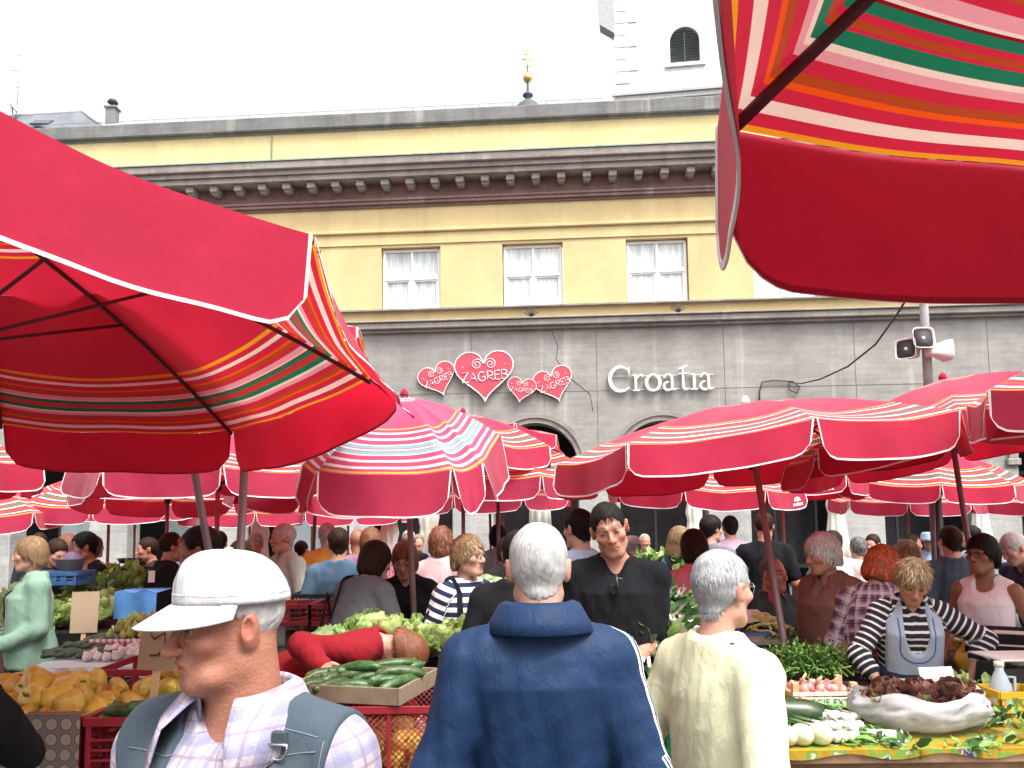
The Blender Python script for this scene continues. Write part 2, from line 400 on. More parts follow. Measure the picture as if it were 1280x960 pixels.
# roof slab, roof wire on little posts, vents, downpipe
mb = MB(); fbox(mb, U0, U1_, -9, -T, 11.4, 11.7); mb.build('roof', mat('roof_felt', (.16, .16, .16), .9), hall)
mb = MB()
u = U0 + .4
while u < U1_: mb.tube([(u, -.05, 12.03), (u, -.05, 12.17)], .01, 5); u += .85
mb.tube([(U0, -.05, 12.16), (U1_, -.05, 12.16)], .006, 5); mb.build('roof_wire', mat('wire_grey', (.22, .22, .22), .6), hall)
for u in (-10.9, -10.2, -9.2, -7.9, -.75):
    mb = MB(); mb.tube([(u, .4, 11.7), (u, .4, 12.22)], .05, 8); mb.lathe([(.0, 12.3), (.09, 12.27), (.12, 12.22), (.12, 12.19)], 10, (u, .4, 0)); mb.build('roof_vent', mat('vent_metal', (.16, .14, .13), .6), hall)
mb = MB(); mb.tube([(-6.1, -.035, 10.69), (-6.1, -.035, 11.9), (-6.1, .05, 12.1)], .02, 6); mb.build('downpipe', mat('pipe_grey', (.3, .28, .25), .6), hall)
# pigeon spikes / small iron fans on the ledge
for u in (.52, 4.05):
    mb = MB()
    for k in range(7): a = R(30 + 20 * k); mb.tube([(u, -.2, 6.605), (u + .2 * math.cos(a), -.22, 6.605 + .24 * math.sin(a))], .012, 5)
    mb.build('iron_fan', mat('iron_dark', (.04, .04, .04), .6), hall)
def facp(px, py, off=0.0):
    """pixel -> (u, z) on the hall's facade plane"""
    r = ray(px, py); nrm = Vector((math.sin(FAC_A), math.cos(FAC_A), 0)); o = Vector((0, 20, 0)); c = Vector((0, 0, CAM_H))
    t = ((o - c).dot(nrm) - off) / r.dot(nrm); p = c + r * t
    return (p - o).dot(Vector((math.cos(FAC_A), -math.sin(FAC_A), 0))), p.z
# ================================================================== SIGNS ON THE HALL
M_WHITE = mat('white_paint', (.80, .79, .78), .45, .04); M_HEART = mat('heart_red', (.52, .055, .085), .3, .12, 3.0, spec=.5)
def arcp(cx, cz, rx, rz, a0, a1, n=12): return [(cx + rx * math.cos(R(a0 + (a1 - a0) * k / n)), cz + rz * math.sin(R(a0 + (a1 - a0) * k / n))) for k in range(n + 1)]
GLY = {'Z': (.72, [[(0, .93), (.62, 1), (.05, .0), (.72, .04)]]), 'A': (.78, [[(0, 0), (.36, 1), (.72, 0)], [(.12, .34), (.62, .36)]]),
       'G': (.8, [arcp(.4, .5, .4, .5, 50, 330, 14) + [(.74, .46), (.44, .44)]]), 'R': (.7, [[(.08, 0), (.08, 1)], [(.0, .98)] + arcp(.3, .74, .34, .26, 80, -90, 8) + [(.12, .48), (.7, 0)]]),
       'E': (.62, [[(.62, 1), (.06, .98), (.06, .02), (.6, 0)], [(.06, .52), (.5, .54)]]), 'B': (.66, [[(.06, 0), (.06, 1)] + arcp(.3, .76, .3, .24, 90, -90, 8) + [(.1, .52)] + arcp(.34, .26, .33, .26, 90, -90, 8) + [(.06, 0)]])}
def heart_sign(px, py, wid, rot, off, label):
    u, z = facp(px, py); t = empty('heart_sign', (u, -off, z), 0, label, 'sign', 'red heart signs on the stone wall'); hold.append((t, u, off, z, rot))
    out = []
    for k in range(64):
        a = 2 * math.pi * k / 64; x = 16 * math.sin(a) ** 3; y = 13 * math.cos(a) - 5 * math.cos(2 * a) - 2 * math.cos(3 * a) - math.cos(4 * a)
        out.append((x / 32 * wid, (y + 2.5) / 32 * wid * .95))
    mb = MB(); mb.prism(out, -.05, .0); mb.build('panel', M_HEART, t)
    mb = MB(); P = [(x, -.05, zz) for x, zz in out]; mb.tube(P + [P[0], P[1]], wid * .011, 6, caps=False); mb.build('border', M_WHITE, t)
    for s in (-1, 1):
        mb = MB(); sp = []
        for k in range(34):
            a = k / 33 * 3.6 * math.pi; rr = wid * (.10 - .082 * k / 33); sp.append((s * (wid * .115 - rr * math.cos(a)), -.055, wid * .235 + rr * math.sin(a) - wid * .02))
        mb.tube(sp, wid * .011, 5); mb.build('swirl', mat('pale_pink_paint', (.78, .50, .50), .4, .05), t)
    mb = MB(); x = 0; hh = wid * .155
    for ch in 'ZAGREB':
        wd, strokes = GLY[ch]; sc = hh * (1.12 if ch == 'Z' else 1.0)
        for st in strokes: mb.tube([((x + p[0] * sc) - wid * .385, -.056, p[1] * sc - wid * .07 + .05 * (x - wid * .385)) for p in st], hh * .11, 6, flat=.5)
        x += wd * sc * 1.0 + hh * .13
    mb.build('lettering', M_WHITE, t)
    mb = MB()
    for p in ((-.36, .18), (.36, .20), (0, -.36)): mb.lathe([(.012, 0), (.012, .01)], 8, (p[0] * wid, -.05, p[1] * wid), rot=Matrix.Rotation(R(90), 3, 'X'))
    mb.build('bolt', M_WHITE, t)
    return t
hold = []
heart_sign(548.5, 476, .93, 20, .03, 'small tilted red heart sign at the far left of the heart cluster')
heart_sign(606, 472, 1.44, 2, .09, 'largest red heart sign with swirls standing upright among the hearts')
heart_sign(652, 489, .70, -10, .12, 'smallest red heart sign tucked low between two bigger hearts')
heart_sign(693, 482, .97, 17, .04, 'medium tilted red heart sign nearest to the white lettering')
for t, u, off, z, rot in hold:
    t.matrix_world = Matrix.Translation(F2W(u, off, z)) @ Matrix.Rotation(-FAC_A, 4, 'Z') @ Matrix.Rotation(R(-rot), 4, 'Y')
# white lettering
def glyph(kind, s):
    """list of strokes: (points, radii) unit = cap height"""
    def var(pts, r0, r1):   # thick in the middle, thin at the ends
        n = len(pts); return [r0 + (r1 - r0) * math.sin(math.pi * k / (n - 1)) for k in range(n)]
    if kind == 'C':
        a = arcp(.46, .5, .44, .5, 42, 318, 26); return [(a, var(a, .025, .085)), ([(.79, .70), (.79, .98)], [.02, .03])]
    if kind == 'r': a = [(.12, .42), (.22, .60), (.34, .66), (.42, .60)]; return [([(.12, 0), (.12, .66)], [.055, .055]), ([(.0, .015), (.26, .015)], [.018] * 2), ([(0, .64), (.12, .66)], [.02, .03]), (a, [.02, .03, .045, .05])]
    if kind == 'o': a = arcp(.3, .33, .27, .33, 90, 450, 28); return [(a, [.035 + .04 * abs(math.cos(R(90 + 360 * k / 28))) for k in range(29)])]
    if kind == 'a':
        a = [(.06, .52), (.14, .64), (.26, .66), (.36, .58), (.38, .46), (.38, .14), (.42, .03), (.52, .03)]; b = arcp(.22, .17, .17, .17, 80, 330, 14)
        return [(a, [.045, .04, .035, .05, .055, .055, .045, .02]), (b, var(b, .02, .055))]
    if kind == 't': return [([(.2, .98), (.2, .16), (.26, .03), (.42, .04)], [.03, .06, .055, .02]), ([(.0, .66), (.46, .70)], [.022, .022]), ([(.02, .86), (.38, 1.0)], [.03, .03])]
    if kind == 'i': return [([(.14, .0), (.14, .64)], [.055, .055]), ([(.0, .015), (.28, .015)], [.018] * 2), ([(.02, .62), (.14, .66)], [.02, .03])]
u0, zz0 = facp(762, 490); u1, _ = facp(893, 486); ch_h = .52
ls = empty('lettering_sign', (0, 0, 0), 0, 'white raised uncial lettering reading Croatia on grey stone above the arches', 'sign')
ls.matrix_world = Matrix.Translation(F2W(u0, .06, zz0)) @ Matrix.Rotation(-FAC_A, 4, 'Z')
adv = {'C': .94, 'r': .52, 'o': .68, 'a': .62, 't': .5, 'i': .34}; tot = sum(adv[c] for c in 'Croatia'); k_ = (u1 - u0) / tot; x = 0
for c in 'Croatia':
    mb = MB()
    for pts, rad in glyph(c, 1):
        P = [Vector((x + p[0] * k_, -.0, p[1] * k_ * 1.0)) for p in pts]; n = len(P)
        V = []; F = []
        for i in range(n):
            tg = (P[min(i + 1, n - 1)] - P[max(i - 1, 0)]).normalized(); nr = Vector((-tg.z, 0, tg.x)) * rad[i] * k_ * .85
            for q in (P[i] - nr, P[i] + nr): V += [q + Vector((0, -.045, 0)), q]
        for i in range(n - 1):
            b = 4 * i; F += [(b, b + 2, b + 6, b + 4), (b + 2, b + 3, b + 7, b + 6), (b + 1, b, b + 4, b + 5), (b + 3, b + 1, b + 5, b + 7)]
        F += [(0, 1, 3, 2), (4 * n - 4, 4 * n - 2, 4 * n - 1, 4 * n - 3)]
        mb.add(V, F)
    mb.build('letter', M_WHITE, ls); x += adv[c] * k_
mb = MB()
for z in (.06, .62): mb.tube([(0, .02, z * k_), (u1 - u0, .02, z * k_)], .012, 6)
mb.build('rail', mat('rail_grey', (.5, .48, .46), .5), ls)

# ================================================================== THINGS BEHIND THE ROOF
Yt = 46.0
M_TWR = m_plaster('white_plaster', (.72, .71, .69), .1); M_ROOFG = mat('slate_roof', (.13, .145, .16), .7, .25, 1.5)
tw = empty('church_tower', (0, 0, 0), 0, 'tall white church tower with quoins and louvred belfry window behind the roof', 'tower')
p = atY(770, 118, Yt); tx0 = p.x; tz0 = p.z; pw = atY(855, 85, Yt); wz0 = pw.z; wcx = pw.x; wtop = atY(855, 40, Yt).z; wr = (atY(873, 60, Yt).x - atY(837, 60, Yt).x) / 2
tw.location = (tx0, Yt, 0); tw.rotation_euler = (0, 0, -R(8)); L = lambda x: x - tx0
mb = MB(); sp = wtop - wr; x1 = L(wcx) - wr; x2 = L(wcx) + wr
def tb(a, b, y0, y1, z0, z1, bev=0): mb.box(((a + b) / 2, (y0 + y1) / 2, (z0 + z1) / 2), (b - a, y1 - y0, z1 - z0), 0, None, bev)
tb(0, x1, 0, 8, 0, 44); tb(x2, 11, 0, 8, 0, 44); tb(x1, x2, 0, 8, 0, wz0); tb(x1, x2, .5, 8, wz0, 44)
N = 16; V = []; F = []
for k in range(N + 1):
    a = math.pi * k / N; V += [((x1 + x2) / 2 + wr * math.cos(a), 0, sp + wr * math.sin(a)), ((x1 + x2) / 2 + wr * math.cos(a), 0, 44), ((x1 + x2) / 2 + wr * math.cos(a), .5, sp + wr * math.sin(a))]
for k in range(N): F += [(3 * k, 3 * k + 1, 3 * k + 4, 3 * k + 3), (3 * k, 3 * k + 3, 3 * k + 5, 3 * k + 2)]
mb.add(V, F); mb.build('wall', M_TWR, tw)
mb = MB(); z = tz0 + .6; i = 0
while z < 43: tb(-.04, 1.3 if i % 2 else .8, -.05, .0, z, z + .70, .02); z += .74; i += 1
mb.build('quoin', M_TWR, tw)
mb = MB(); tb(-.1, 11.1, -.12, 0, tz0 - .5, tz0 - .2); tb(-.2, 11.1, -.22, 0, tz0 - .2, tz0 - .05); mb.build('string_course', mat('tower_ledge', (.42, .41, .40), .8), tw)
q0 = atY(750, 35, Yt).x; mb = MB(); zc = atY(750, 33, Yt).z
mb.prism([(0, zc - .6), (L(q0), zc), (L(q0) - .1, zc + 1.8), (0, zc + 1.8)], -.3, .5); mb.build('cornice', mat('tower_cornice', (.40, .40, .39), .8), tw)
mb = MB(); nl = 12
for k in range(nl): z = wz0 + .08 + (wtop - wz0 - .15) * k / nl; hw = wr if z < sp else math.sqrt(max(.01, wr * wr - (z - sp) ** 2)); mb.box((L(wcx), .28, z + .06), (2 * hw - .06, .2, .03), 0, Matrix.Rotation(R(35), 3, 'X'))
mb.box((L(wcx), .2, (wz0 + wtop) / 2), (.07, .06, wtop - wz0 - .05)); lv = mb.build('louvre_window', mat('louvre_green', (.05, .07, .065), .6), tw)
mb = MB(); tb(x1 - .3, x2 + .3, -.14, 0, wz0 - .22, wz0 - .02); mb.build('sill', M_TWR, lv)

Ys = 40.0; k_ = Ys / FPX
fn = empty('church_spire', atY(660, 132, Ys), 0, 'dark onion spire tip with a gold ball and gilt cross over the roof', 'spire')
mb = MB(); mb.lathe([(1.6, -6), (.95, -1.0), (.62, -.1), (.4, .12), (.16, .30), (.10, .40), (.26, .50), (.26, .58), (.09, .70), (.06, .9), (.045, 1.2)], 16); mb.build('spire_roof', mat('dark_copper', (.06, .085, .09), .6), fn)
M_GOLD = mat('gilding', (.75, .50, .16), .3, .1, metal=.8)
mb = MB(); mb.lathe([(0, 1.2), (.13, 1.24), (.22, 1.36), (.24, 1.48), (.21, 1.60), (.12, 1.70), (0, 1.73)], 16); mb.build('ball', M_GOLD, fn)
mb = MB(); mb.tube([(0, 0, 1.7), (0, 0, 2.95)], .03, 6); mb.tube([(-.28, 0, 2.45), (.28, 0, 2.45)], .025, 6); mb.tube([(-.16, 0, 2.72), (.16, 0, 2.72)], .02, 6)
for s in (-1, 1): mb.tube([(0, 0, 2.0), (s * .16, 0, 2.15), (s * .17, 0, 2.3), (0, 0, 2.36)], .016, 5)
mb.build('cross', M_GOLD, fn)

Yh = 31.0
hs_ = empty('roof_house', (0, 0, 0), 0, 'grey slate roofed house behind the hall with skylight and brick chimney', 'house')
A0 = atY(-60, 150, Yh); A1 = atY(104, 139, Yh); A2 = atY(125, 155, Yh); B0 = atY(-60, 182, Yh - 2.5); B1 = atY(150, 163, Yh - 2.5)
hs_.location = (A1.x, Yh, 0); o = Vector(hs_.location)
mb = MB(); mb.add([A0 - o, A1 - o, A2 - o, B1 - o, B0 - o, A0 - o + Vector((0, 6, -3)), A1 - o + Vector((0, 6, -3)), A2 - o + Vector((0, 4, -2))], [(0, 1, 2, 3, 4), (0, 5, 6, 1), (1, 6, 7, 2)]); mb.build('roof', M_ROOFG, hs_)
mb = MB(); mb.tube([A0 - o, A1 - o, A2 - o], .1, 6); mb.build('ridge', mat('lead_flashing', (.5, .56, .62), .5), hs_)
mb = MB(); mb.tube([B0 - o + Vector((0, -.05, .05)), B1 - o + Vector((0, -.05, .05))], .16, 6); mb.build('gutter', mat('gutter_pale', (.55, .62, .68), .5), hs_)
mb = MB(); mb.box((B0 - o).lerp(B1 - o, .5) + Vector((0, .6, -6)), ((B1 - B0).x, .4, 12)); mb.build('wall', M_TWR, hs_)
s0 = atY(52, 153, Yh - 1.2) - o; mb = MB(); mb.box(s0, (.7, .5, .08), 0, Matrix.Rotation(R(40), 3, 'X'), .02); mb.build('skylight', mat('skylight_dark', (.06, .07, .08), .2), hs_)
c0 = atY(140, 156, Yh - 1) - o; mb = MB(); mb.box(c0 + Vector((0, 0, .15)), (.36, .36, .9), 0, None, .01); mb.box(c0 + Vector((0, 0, .63)), (.46, .46, .08), 0, None, .01); mb.build('chimney', mat('chimney_render', (.20, .195, .19), .9), hs_)
mb = MB(); mb.lathe([(.03, .66), (.03, .85), (.2, .86), (.14, .98), (.02, 1.04)], 10, c0); mb.build('chimney_cowl', mat('cowl_dark', (.08, .075, .07), .6), hs_)
d0 = atY(15, 134, Yh - .5); ds = empty('satellite_dish', d0, 0, 'pale satellite dish on the grey slate roof', 'dish')
mb = MB(); mb.lathe([(0, 0), (.12, .01), (.22, .05), (.27, .09), (.265, .1), (.2, .06), (0, .02)], 18, (0, 0, 0), 0, Matrix.Rotation(R(60), 3, 'Y')); mb.build('dish', mat('dish_grey', (.5, .52, .52), .5), ds)
mb = MB(); mb.tube([(0, 0, 0), (.05, .1, -.8)], .025, 6); mb.build('bracket', mat('pipe_grey', (.3, .28, .25), .6), ds)
d1 = atY(20, 140, Yh - .3); an = empty('antenna_mast', d1, 0, 'thin aerial mast with short crossbars beside the satellite dish', 'antenna')
mb = MB(); mb.tube([(0, 0, -.3), (.05, 0, 1.2), (.12, 0, 2.4)], .018, 6)
for z, l in ((2.3, .12), (1.7, .34), (1.0, .12)): mb.tube([(-l + .06, 0, z), (l * .3 + .06, 0, z)], .012, 5)
mb.build('mast', mat('mast_grey', (.4, .4, .4), .5), an)

# ================================================================== UMBRELLAS
def stripe_stops(pal, zone):
    y, r, wt, o, b, pk, dk, g = pal
    half = [(1.2, y), (2.2, r), (1.5, wt), (2.2, r), (1.0, o), (1.6, b), (1.6, r), (1.6, pk), (.8, wt), (.4, dk), (1.6, g), (.6, r), (.6, b)]
    seq = half + half[::-1]; tot = sum(a for a, _ in seq); z0, z1 = zone; t = z0; st = [(0.0, r)]
    for a, c in seq: st.append((t, c)); t += a / tot * (z1 - z0)
    st.append((z1, r)); return st
def m_fabric(name, pal, zone, zin, tl=.33):
    n = NT(name); n.set(.75, 0, .25); a = n.attr('t').outputs['Fac']
    c1 = n.ramp(a, stripe_stops(pal, zone), 'CONSTANT'); c2 = n.ramp(a, stripe_stops(pal, zin), 'CONSTANT')
    sel = n.math('GREATER_THAN', a, (zone[0] + zin[1]) / 2); c = n.mix(sel, c2, c1)
    f = n.noise(2.0, 5, .6); c = n.mix(.5, c, n.ramp(f, [(.3, .72), (.7, 1.18)]), 'MULTIPLY')
    wv = n.noise(420, 2, .5); c = n.mix(.42, c, n.ramp(wv, [(.3, .8), (.7, 1.12)]), 'MULTIPLY'); n.base(c)
    n.b.inputs['Sheen Weight'].default_value = .25; n.b.inputs['Sheen Roughness'].default_value = .4
    n.bump(n.noise(4, 4, .6), .35, .03)
    tr = n.new('ShaderNodeBsdfTranslucent'); n.link(n.mix(1.0, c, (1, .72, .55), 'MULTIPLY'), tr.inputs['Color']); mx = n.new('ShaderNodeMixShader'); mx.inputs[0].default_value = tl
    n.link(n.b.outputs[0], mx.inputs[1]); n.link(tr.outputs[0], mx.inputs[2]); n.link(mx.outputs[0], n.out.inputs['Surface']); return n.m
RED = (.54, .022, .072)
PAL_A = ((.75, .36, .02), RED, (.78, .74, .76), (.75, .10, .01), (.40, .07, .02), (.70, .36, .48), (.22, .005, .02), (.01, .20, .12))
PAL_B = ((.72, .40, .06), (.56, .07, .15), (.78, .74, .76), (.56, .07, .15), (.76, .72, .74), (.56, .07, .15), (.56, .07, .15), (.20, .46, .48))
FAB_A = m_fabric('striped_fabric', PAL_A, (.73, 1.0), (.0, .24)); FAB_B = m_fabric('faded_striped_fabric', PAL_B, (.52, .985), (.0, .12))
FAB_C = m_fabric('far_striped_fabric', PAL_A, (.62, .985), (.0, .26))
def m_valance(name, c):
    n = NT(name); n.set(.75, 0, .25); f = n.noise(2.5, 5, .6); col = n.ramp(f, [(.3, tuple(x * .85 for x in c)), (.7, tuple(x * 1.12 for x in c))])
    col = n.mix(.42, col, n.ramp(n.noise(420, 2, .5), [(.3, .8), (.7, 1.12)]), 'MULTIPLY'); n.base(col)
    n.b.inputs['Sheen Weight'].default_value = .25; n.bump(n.noise(3.5, 4, .6), .35, .03)
    tr = n.new('ShaderNodeBsdfTranslucent'); n.link(n.mix(1.0, col, (1.0, .42, .38), 'MULTIPLY'), tr.inputs['Color']); mx = n.new('ShaderNodeMixShader'); mx.inputs[0].default_value = .58
    n.link(n.b.outputs[0], mx.inputs[1]); n.link(tr.outputs[0], mx.inputs[2]); n.link(mx.outputs[0], n.out.inputs['Surface']); return n.m
VAL_A = m_valance('red_fabric', (.58, .024, .08)); VAL_B = m_valance('faded_red_fabric', (.55, .045, .11))
M_PIPE = mat('white_piping', (.62, .57, .57), .6, .05); M_POLE = mat('brown_steel_pole', (.16, .10, .10), .45, .2, 8, spec=.5); M_POLE2 = mat('red_steel_pole', (.34, .10, .11), .45, .2, 8, spec=.5)
M_RIB = mat('dark_rib', (.07, .02, .025), .5, .2); M_CAPW = mat('white_plastic', (.75, .73, .72), .4, .05); M_CONC = mat('concrete_base', (.25, .245, .24), .9, .2)
def umbrella(label, q, n=8, rise=.34, val=.19, base=None, fab=None, vm=None, pole=None, seed=0, angles=None, emblem=None, flare=.12, pole_r=.019, detail=1.0, edge_sag=.02, wave=1.0, fin=False, vals={}, billow={}):
    fab = fab or FAB_A; vm = vm or VAL_A; pole = pole or M_POLE
    rg = random.Random(seed); cx, cy, hz, Rr, ph, tx, ty = q
    ang = [ph + a for a in angles] if angles else [ph + 2 * math.pi * k / n for k in range(n)]; n = len(ang)
    C = [Vector((cx + Rr * math.cos(a), cy + Rr * math.sin(a), hz + tx * Rr * math.cos(a) + ty * Rr * math.sin(a))) for a in ang]
    ctr = Vector((cx, cy, hz)); nrm = Vector((-tx, -ty, 1)).normalized(); apex = ctr + nrm * rise
    b = Vector((base[0], base[1], 0)) if base else Vector((cx, cy, 0)) + Vector((tx, ty, 0)) * .8
    root = empty('market_umbrella', b, 0, label, 'umbrella', 'red striped market umbrellas')
    NS, NTT = max(6, int(12 * detail)), max(8, int(18 * detail))
    V = []; TT = []; F = []; off = rg.random() * 50
    def surf(k, s, t):
        A_, B_ = C[k], C[(k + 1) % n]; e = A_.lerp(B_, s); p = apex.lerp(e, t)
        bow = 4 * s * (1 - s)
        p = p + nrm * (.05 * math.sin(math.pi * t) - .055 * bow * math.sin(math.pi * min(1, t * .8)) * t)
        inward = (ctr - e); inward.z = 0
        p = p + inward.normalized() * (edge_sag * bow * t * t)
        w_ = mnoise.noise(Vector((p.x * 3 + off, p.y * 3, off))) * .014 * math.sin(math.pi * min(t, .5)) * (.3 + .7 * bow)
        return p + nrm * w_
    for k in range(n):
        b0 = len(V)
        for j in range(NTT + 1):
            for i in range(NS + 1):
                V.append(surf(k, i / NS, j / NTT) - b); TT.append(j / NTT)
        for j in range(NTT):
            for i in range(NS):
                a = b0 + j * (NS + 1) + i; F.append((a, a + NS + 1, a + NS + 2, a + 1))
    me = np_mesh('canopy', np.array([tuple(v) for v in V]), np.array(F)); at_ = me.attributes.new('t', 'FLOAT', 'POINT'); at_.data.foreach_set('value', np.array(TT, np.float32))
    bm = bmesh.new(); bm.from_mesh(me); bmesh.ops.remove_doubles(bm, verts=bm.verts, dist=.0004); bm.to_mesh(me); bm.free()
    mesh_obj('canopy', me, root, fab)
    # valance flaps
    val0 = val
    for k in range(n):
        val = vals.get(k, val0)
        NV, NR = max(10, int(22 * detail)), 6; ed = (C[(k + 1) % n] - C[k]); Ln = ed.length; out = (surf(k, .5, 1) - ctr); out.z = 0; out.normalize()
        fl_ = billow.get(k, flare + rg.uniform(-.08, .1)); fl_ = fl_ if isinstance(fl_, tuple) else (fl_, fl_); ph2 = rg.random() * 6; wv = rg.uniform(.006, .016) * wave; rc = val * .48
        def flap(s, r):
            x = min(s, 1 - s) * Ln; d = val
            if x < rc: d = val - rc + math.sqrt(max(0, rc * rc - (rc - x) ** 2))
            fl = fl_[0] + (fl_[1] - fl_[0]) * min(1, s * 1.6); drop = d * r; top = surf(k, s, 1)
            o_ = out * (drop * fl + wv * math.sin(ph2 + s * 9) * r + .006 * wave * r * math.sin(ph2 * 2 + s * 21)) + out * .003
            inset = ed.normalized() * ((.5 - s) * 2 * .012 * r)
            return top + o_ + inset + Vector((0, 0, -drop * math.sqrt(max(.2, 1 - fl * fl))))
        V = [flap(.004 + .992 * i / NV, j / NR) - b for j in range(NR + 1) for i in range(NV + 1)]
        F = [(j * (NV + 1) + i, (j + 1) * (NV + 1) + i, (j + 1) * (NV + 1) + i + 1, j * (NV + 1) + i + 1) for j in range(NR) for i in range(NV)]
        vo = mesh_obj('valance', np_mesh('valance', np.array([tuple(v) for v in V]), np.array(F)), root, vm)
        mb = MB(); tw_ = .0095; ds = tw_ / Ln; dr = tw_ / val
        po = [(.004, r / 5) for r in range(0, 5)] + [(.004 + .992 * i / NV, 1) for i in range(NV + 1)] + [(.996, r / 5) for r in range(4, -1, -1)]
        pi_ = [(.004 + ds, min(r, 1 - dr)) if s_ < .005 and r < 1 else (.996 - ds, min(r, 1 - dr)) if s_ > .995 and r < 1 else (min(max(s_, .004 + ds), .996 - ds), 1 - dr) for s_, r in po]
        VV = []
        for (s1, r1), (s2, r2) in zip(po, pi_):
            A1, A2 = flap(s1, r1) - b, flap(s2, r2) - b; VV += [A1 + out * .003, A2 + out * .003, A1 + out * .0006, A2 + out * .0006]
        FF = []
        for i in range(len(po) - 1): j = 4 * i; FF += [(j, j + 1, j + 5, j + 4), (j + 2, j + 6, j + 7, j + 3), (j, j + 4, j + 6, j + 2), (j + 1, j + 3, j + 7, j + 5)]
        mb.add(VV, FF); mb.build('piping', M_PIPE, vo)
        if emblem and k in emblem:
            def onf(s, r): return flap(s, r) - b + out * .004
            mb = MB(); s0 = emblem[k]
            dome = [(s0 + .07 * math.cos(R(a)) , .50 - .26 * math.sin(R(a))) for a in range(0, 181, 20)]
            P = [onf(*d) for d in dome]; m0 = onf(s0, .5); mb.add(P + [m0], [(i, i + 1, len(P)) for i in range(len(P) - 1)])
            for j in range(7): a_ = s0 - .10 + j * .03; mb.add([onf(a_, .62), onf(a_ + .02, .62), onf(a_ + .02, .78 - .04 * (j % 2)), onf(a_, .78)], [(0, 1, 2, 3)])
            mb.add([onf(s0 - .004, .5), onf(s0 + .004, .5), onf(s0 + .004, .62), onf(s0 - .004, .62)], [(0, 1, 2, 3)])
            mb.build('emblem', M_PIPE, vo)
    # ribs and struts under the cloth
    hub = apex - nrm * .05; run = apex - nrm * (rise + .12)
    for k in range(n):
        mb = MB(); pts = [surf(k, 0, t) - nrm * .018 - b for t in (.03, .2, .4, .6, .8, .93, 1.0)]; mb.tube(pts, .008, 6); mid = surf(k, 0, .5) - nrm * .02
        mb.tube([run - b, mid - b], .006, 5); mb.build('rib', M_RIB, root, fix=False)
    mb = MB(); mb.tube([(0, 0, 0), apex - b + nrm * .02], pole_r, 10); mb.build('pole', pole, root)
    mb = MB(); mb.lathe([(.0, 0), (.026, .0), (.028, .015), (.020, .035), (.008, .048), (0, .05)], 12, apex - b); mb.build('finial', M_CAPW if fin else vm, root)
    mb = MB(); mb.tube([run - b - nrm * .04, run - b + nrm * .04], pole_r * 1.8, 10); mb.build('runner', M_RIB, root)
    mb = MB(); mb.lathe([(0, .004), (.24, .004), (.24, .05), (.20, .08), (.05, .09), (.04, .3), (0, .3)], 18); mb.build('base', M_CONC, root)
    return root
P8 = math.pi / 8
umbrella('huge near umbrella cropped by the left edge, its underside stripes in full view', (-1.731, 2.454, 2.351, 1.333, -.363, -.027, -.178), rise=.40, val=.245, seed=1, vals={1: .20, 2: .18, 3: .18}, billow={7: .02, 0: (.30, .70), 1: (.95, .12), 2: .08}, flare=.15)
umbrella('nearest umbrella overhead filling the top right corner with green and orange stripes', (1.083, .229, 2.222, 1.12, 0, .0713, .03), angles=[R(a) for a in (-1.0, 40.8, 83.2, 137.0, 191.0, 232.5, 274.5, 317)], rise=.40, seed=2, detail=2.2, val=.20, base=(1.1, .15), flare=.02, wave=.25, billow={3: .0, 2: .02})
umbrella('faded pink umbrella with white and teal stripes in front of the hearts', (-.66, 5.22, 2.15, .67, R(-97), .03, .30), angles=[R(a) for a in (-36, 36, 54, 126, 144, 216, 234, 306)], rise=.34, val=.25, fab=FAB_B, vm=VAL_B, seed=3, base=(-.58, 5.3), flare=.2)
umbrella('wide bright red umbrella on a slanting pole over the vegetable table', (1.528, 5.274, 2.16, 1.248, -.034, .09, -.018), rise=.27, val=.20, seed=4, base=(1.52, 4.35), fin=True, pole=M_POLE, pole_r=.02, billow={5: .45, 6: .1, 7: .3})
umbrella('red umbrella cut by the right edge beside the wide slanting one', (3.022, 5.595, 2.295, 1.131, .3, .181, -.084), seed=5)
umbrella('close umbrella corner poking in at the right edge under the loudspeakers', (3.2, 3.75, 2.30, 1.02, .0, .03, .023), seed=6, vm=VAL_B)
umbrella('shaded umbrella right behind the huge near one, mostly hidden by it', (-1.74, 4.05, 2.50, 1.15, P8, 0.0, -.13), seed=7, base=(-1.30, 4.45), rise=.25, val=.07)
umbrella('shaded umbrella at the left edge behind the huge near one', (-4.35, 5.45, 2.14, 1.12, .3, 0, -.03), seed=31)
umbrella('umbrella on a red pole with long sunlit flaps behind the cap wearer', (-2.40, 6.75, 2.12, 1.10, .365, -.012, .03), seed=8, pole=M_POLE2, vm=VAL_B)
umbrella('pink umbrella just behind the faded white and teal one', (-.476, 8.0, 2.40, .907, .353, -.008, .05), seed=9, fab=FAB_C, vm=VAL_B, detail=.7)
umbrella('pink umbrella left of the rolled cream parasol under the arch', (-.145, 8.3, 2.16, 1.05, .393, -.006, .08), seed=10, fab=FAB_C, vm=VAL_B, rise=.42, detail=.7)
umbrella('tilted umbrella showing its brown striped underside below the left arch', (-.12, 10.6, 2.62, .80, .2, -.02, -.30), seed=11, rise=.22, vm=VAL_B, detail=.7)
umbrella('low far umbrella beneath the left arch behind the grey haired walker', (-.308, 11.3, 2.05, 1.118, .398, .027, .05), seed=12, fab=FAB_C, vm=VAL_B, detail=.6)
umbrella('far umbrella with a white emblem and a scale hook hanging under it', (2.22, 9.67, 2.05, 1.12, .386, -.03, .06), seed=13, fab=FAB_C, emblem={6: .78}, detail=.7, pole=M_POLE2)
umbrella('far umbrella with a white emblem on its middle flap near the lamp post', (3.376, 10.4, 2.14, 1.091, .392, .011, -.02), seed=14, fab=FAB_C, emblem={5: .72}, detail=.7, pole=M_POLE2)
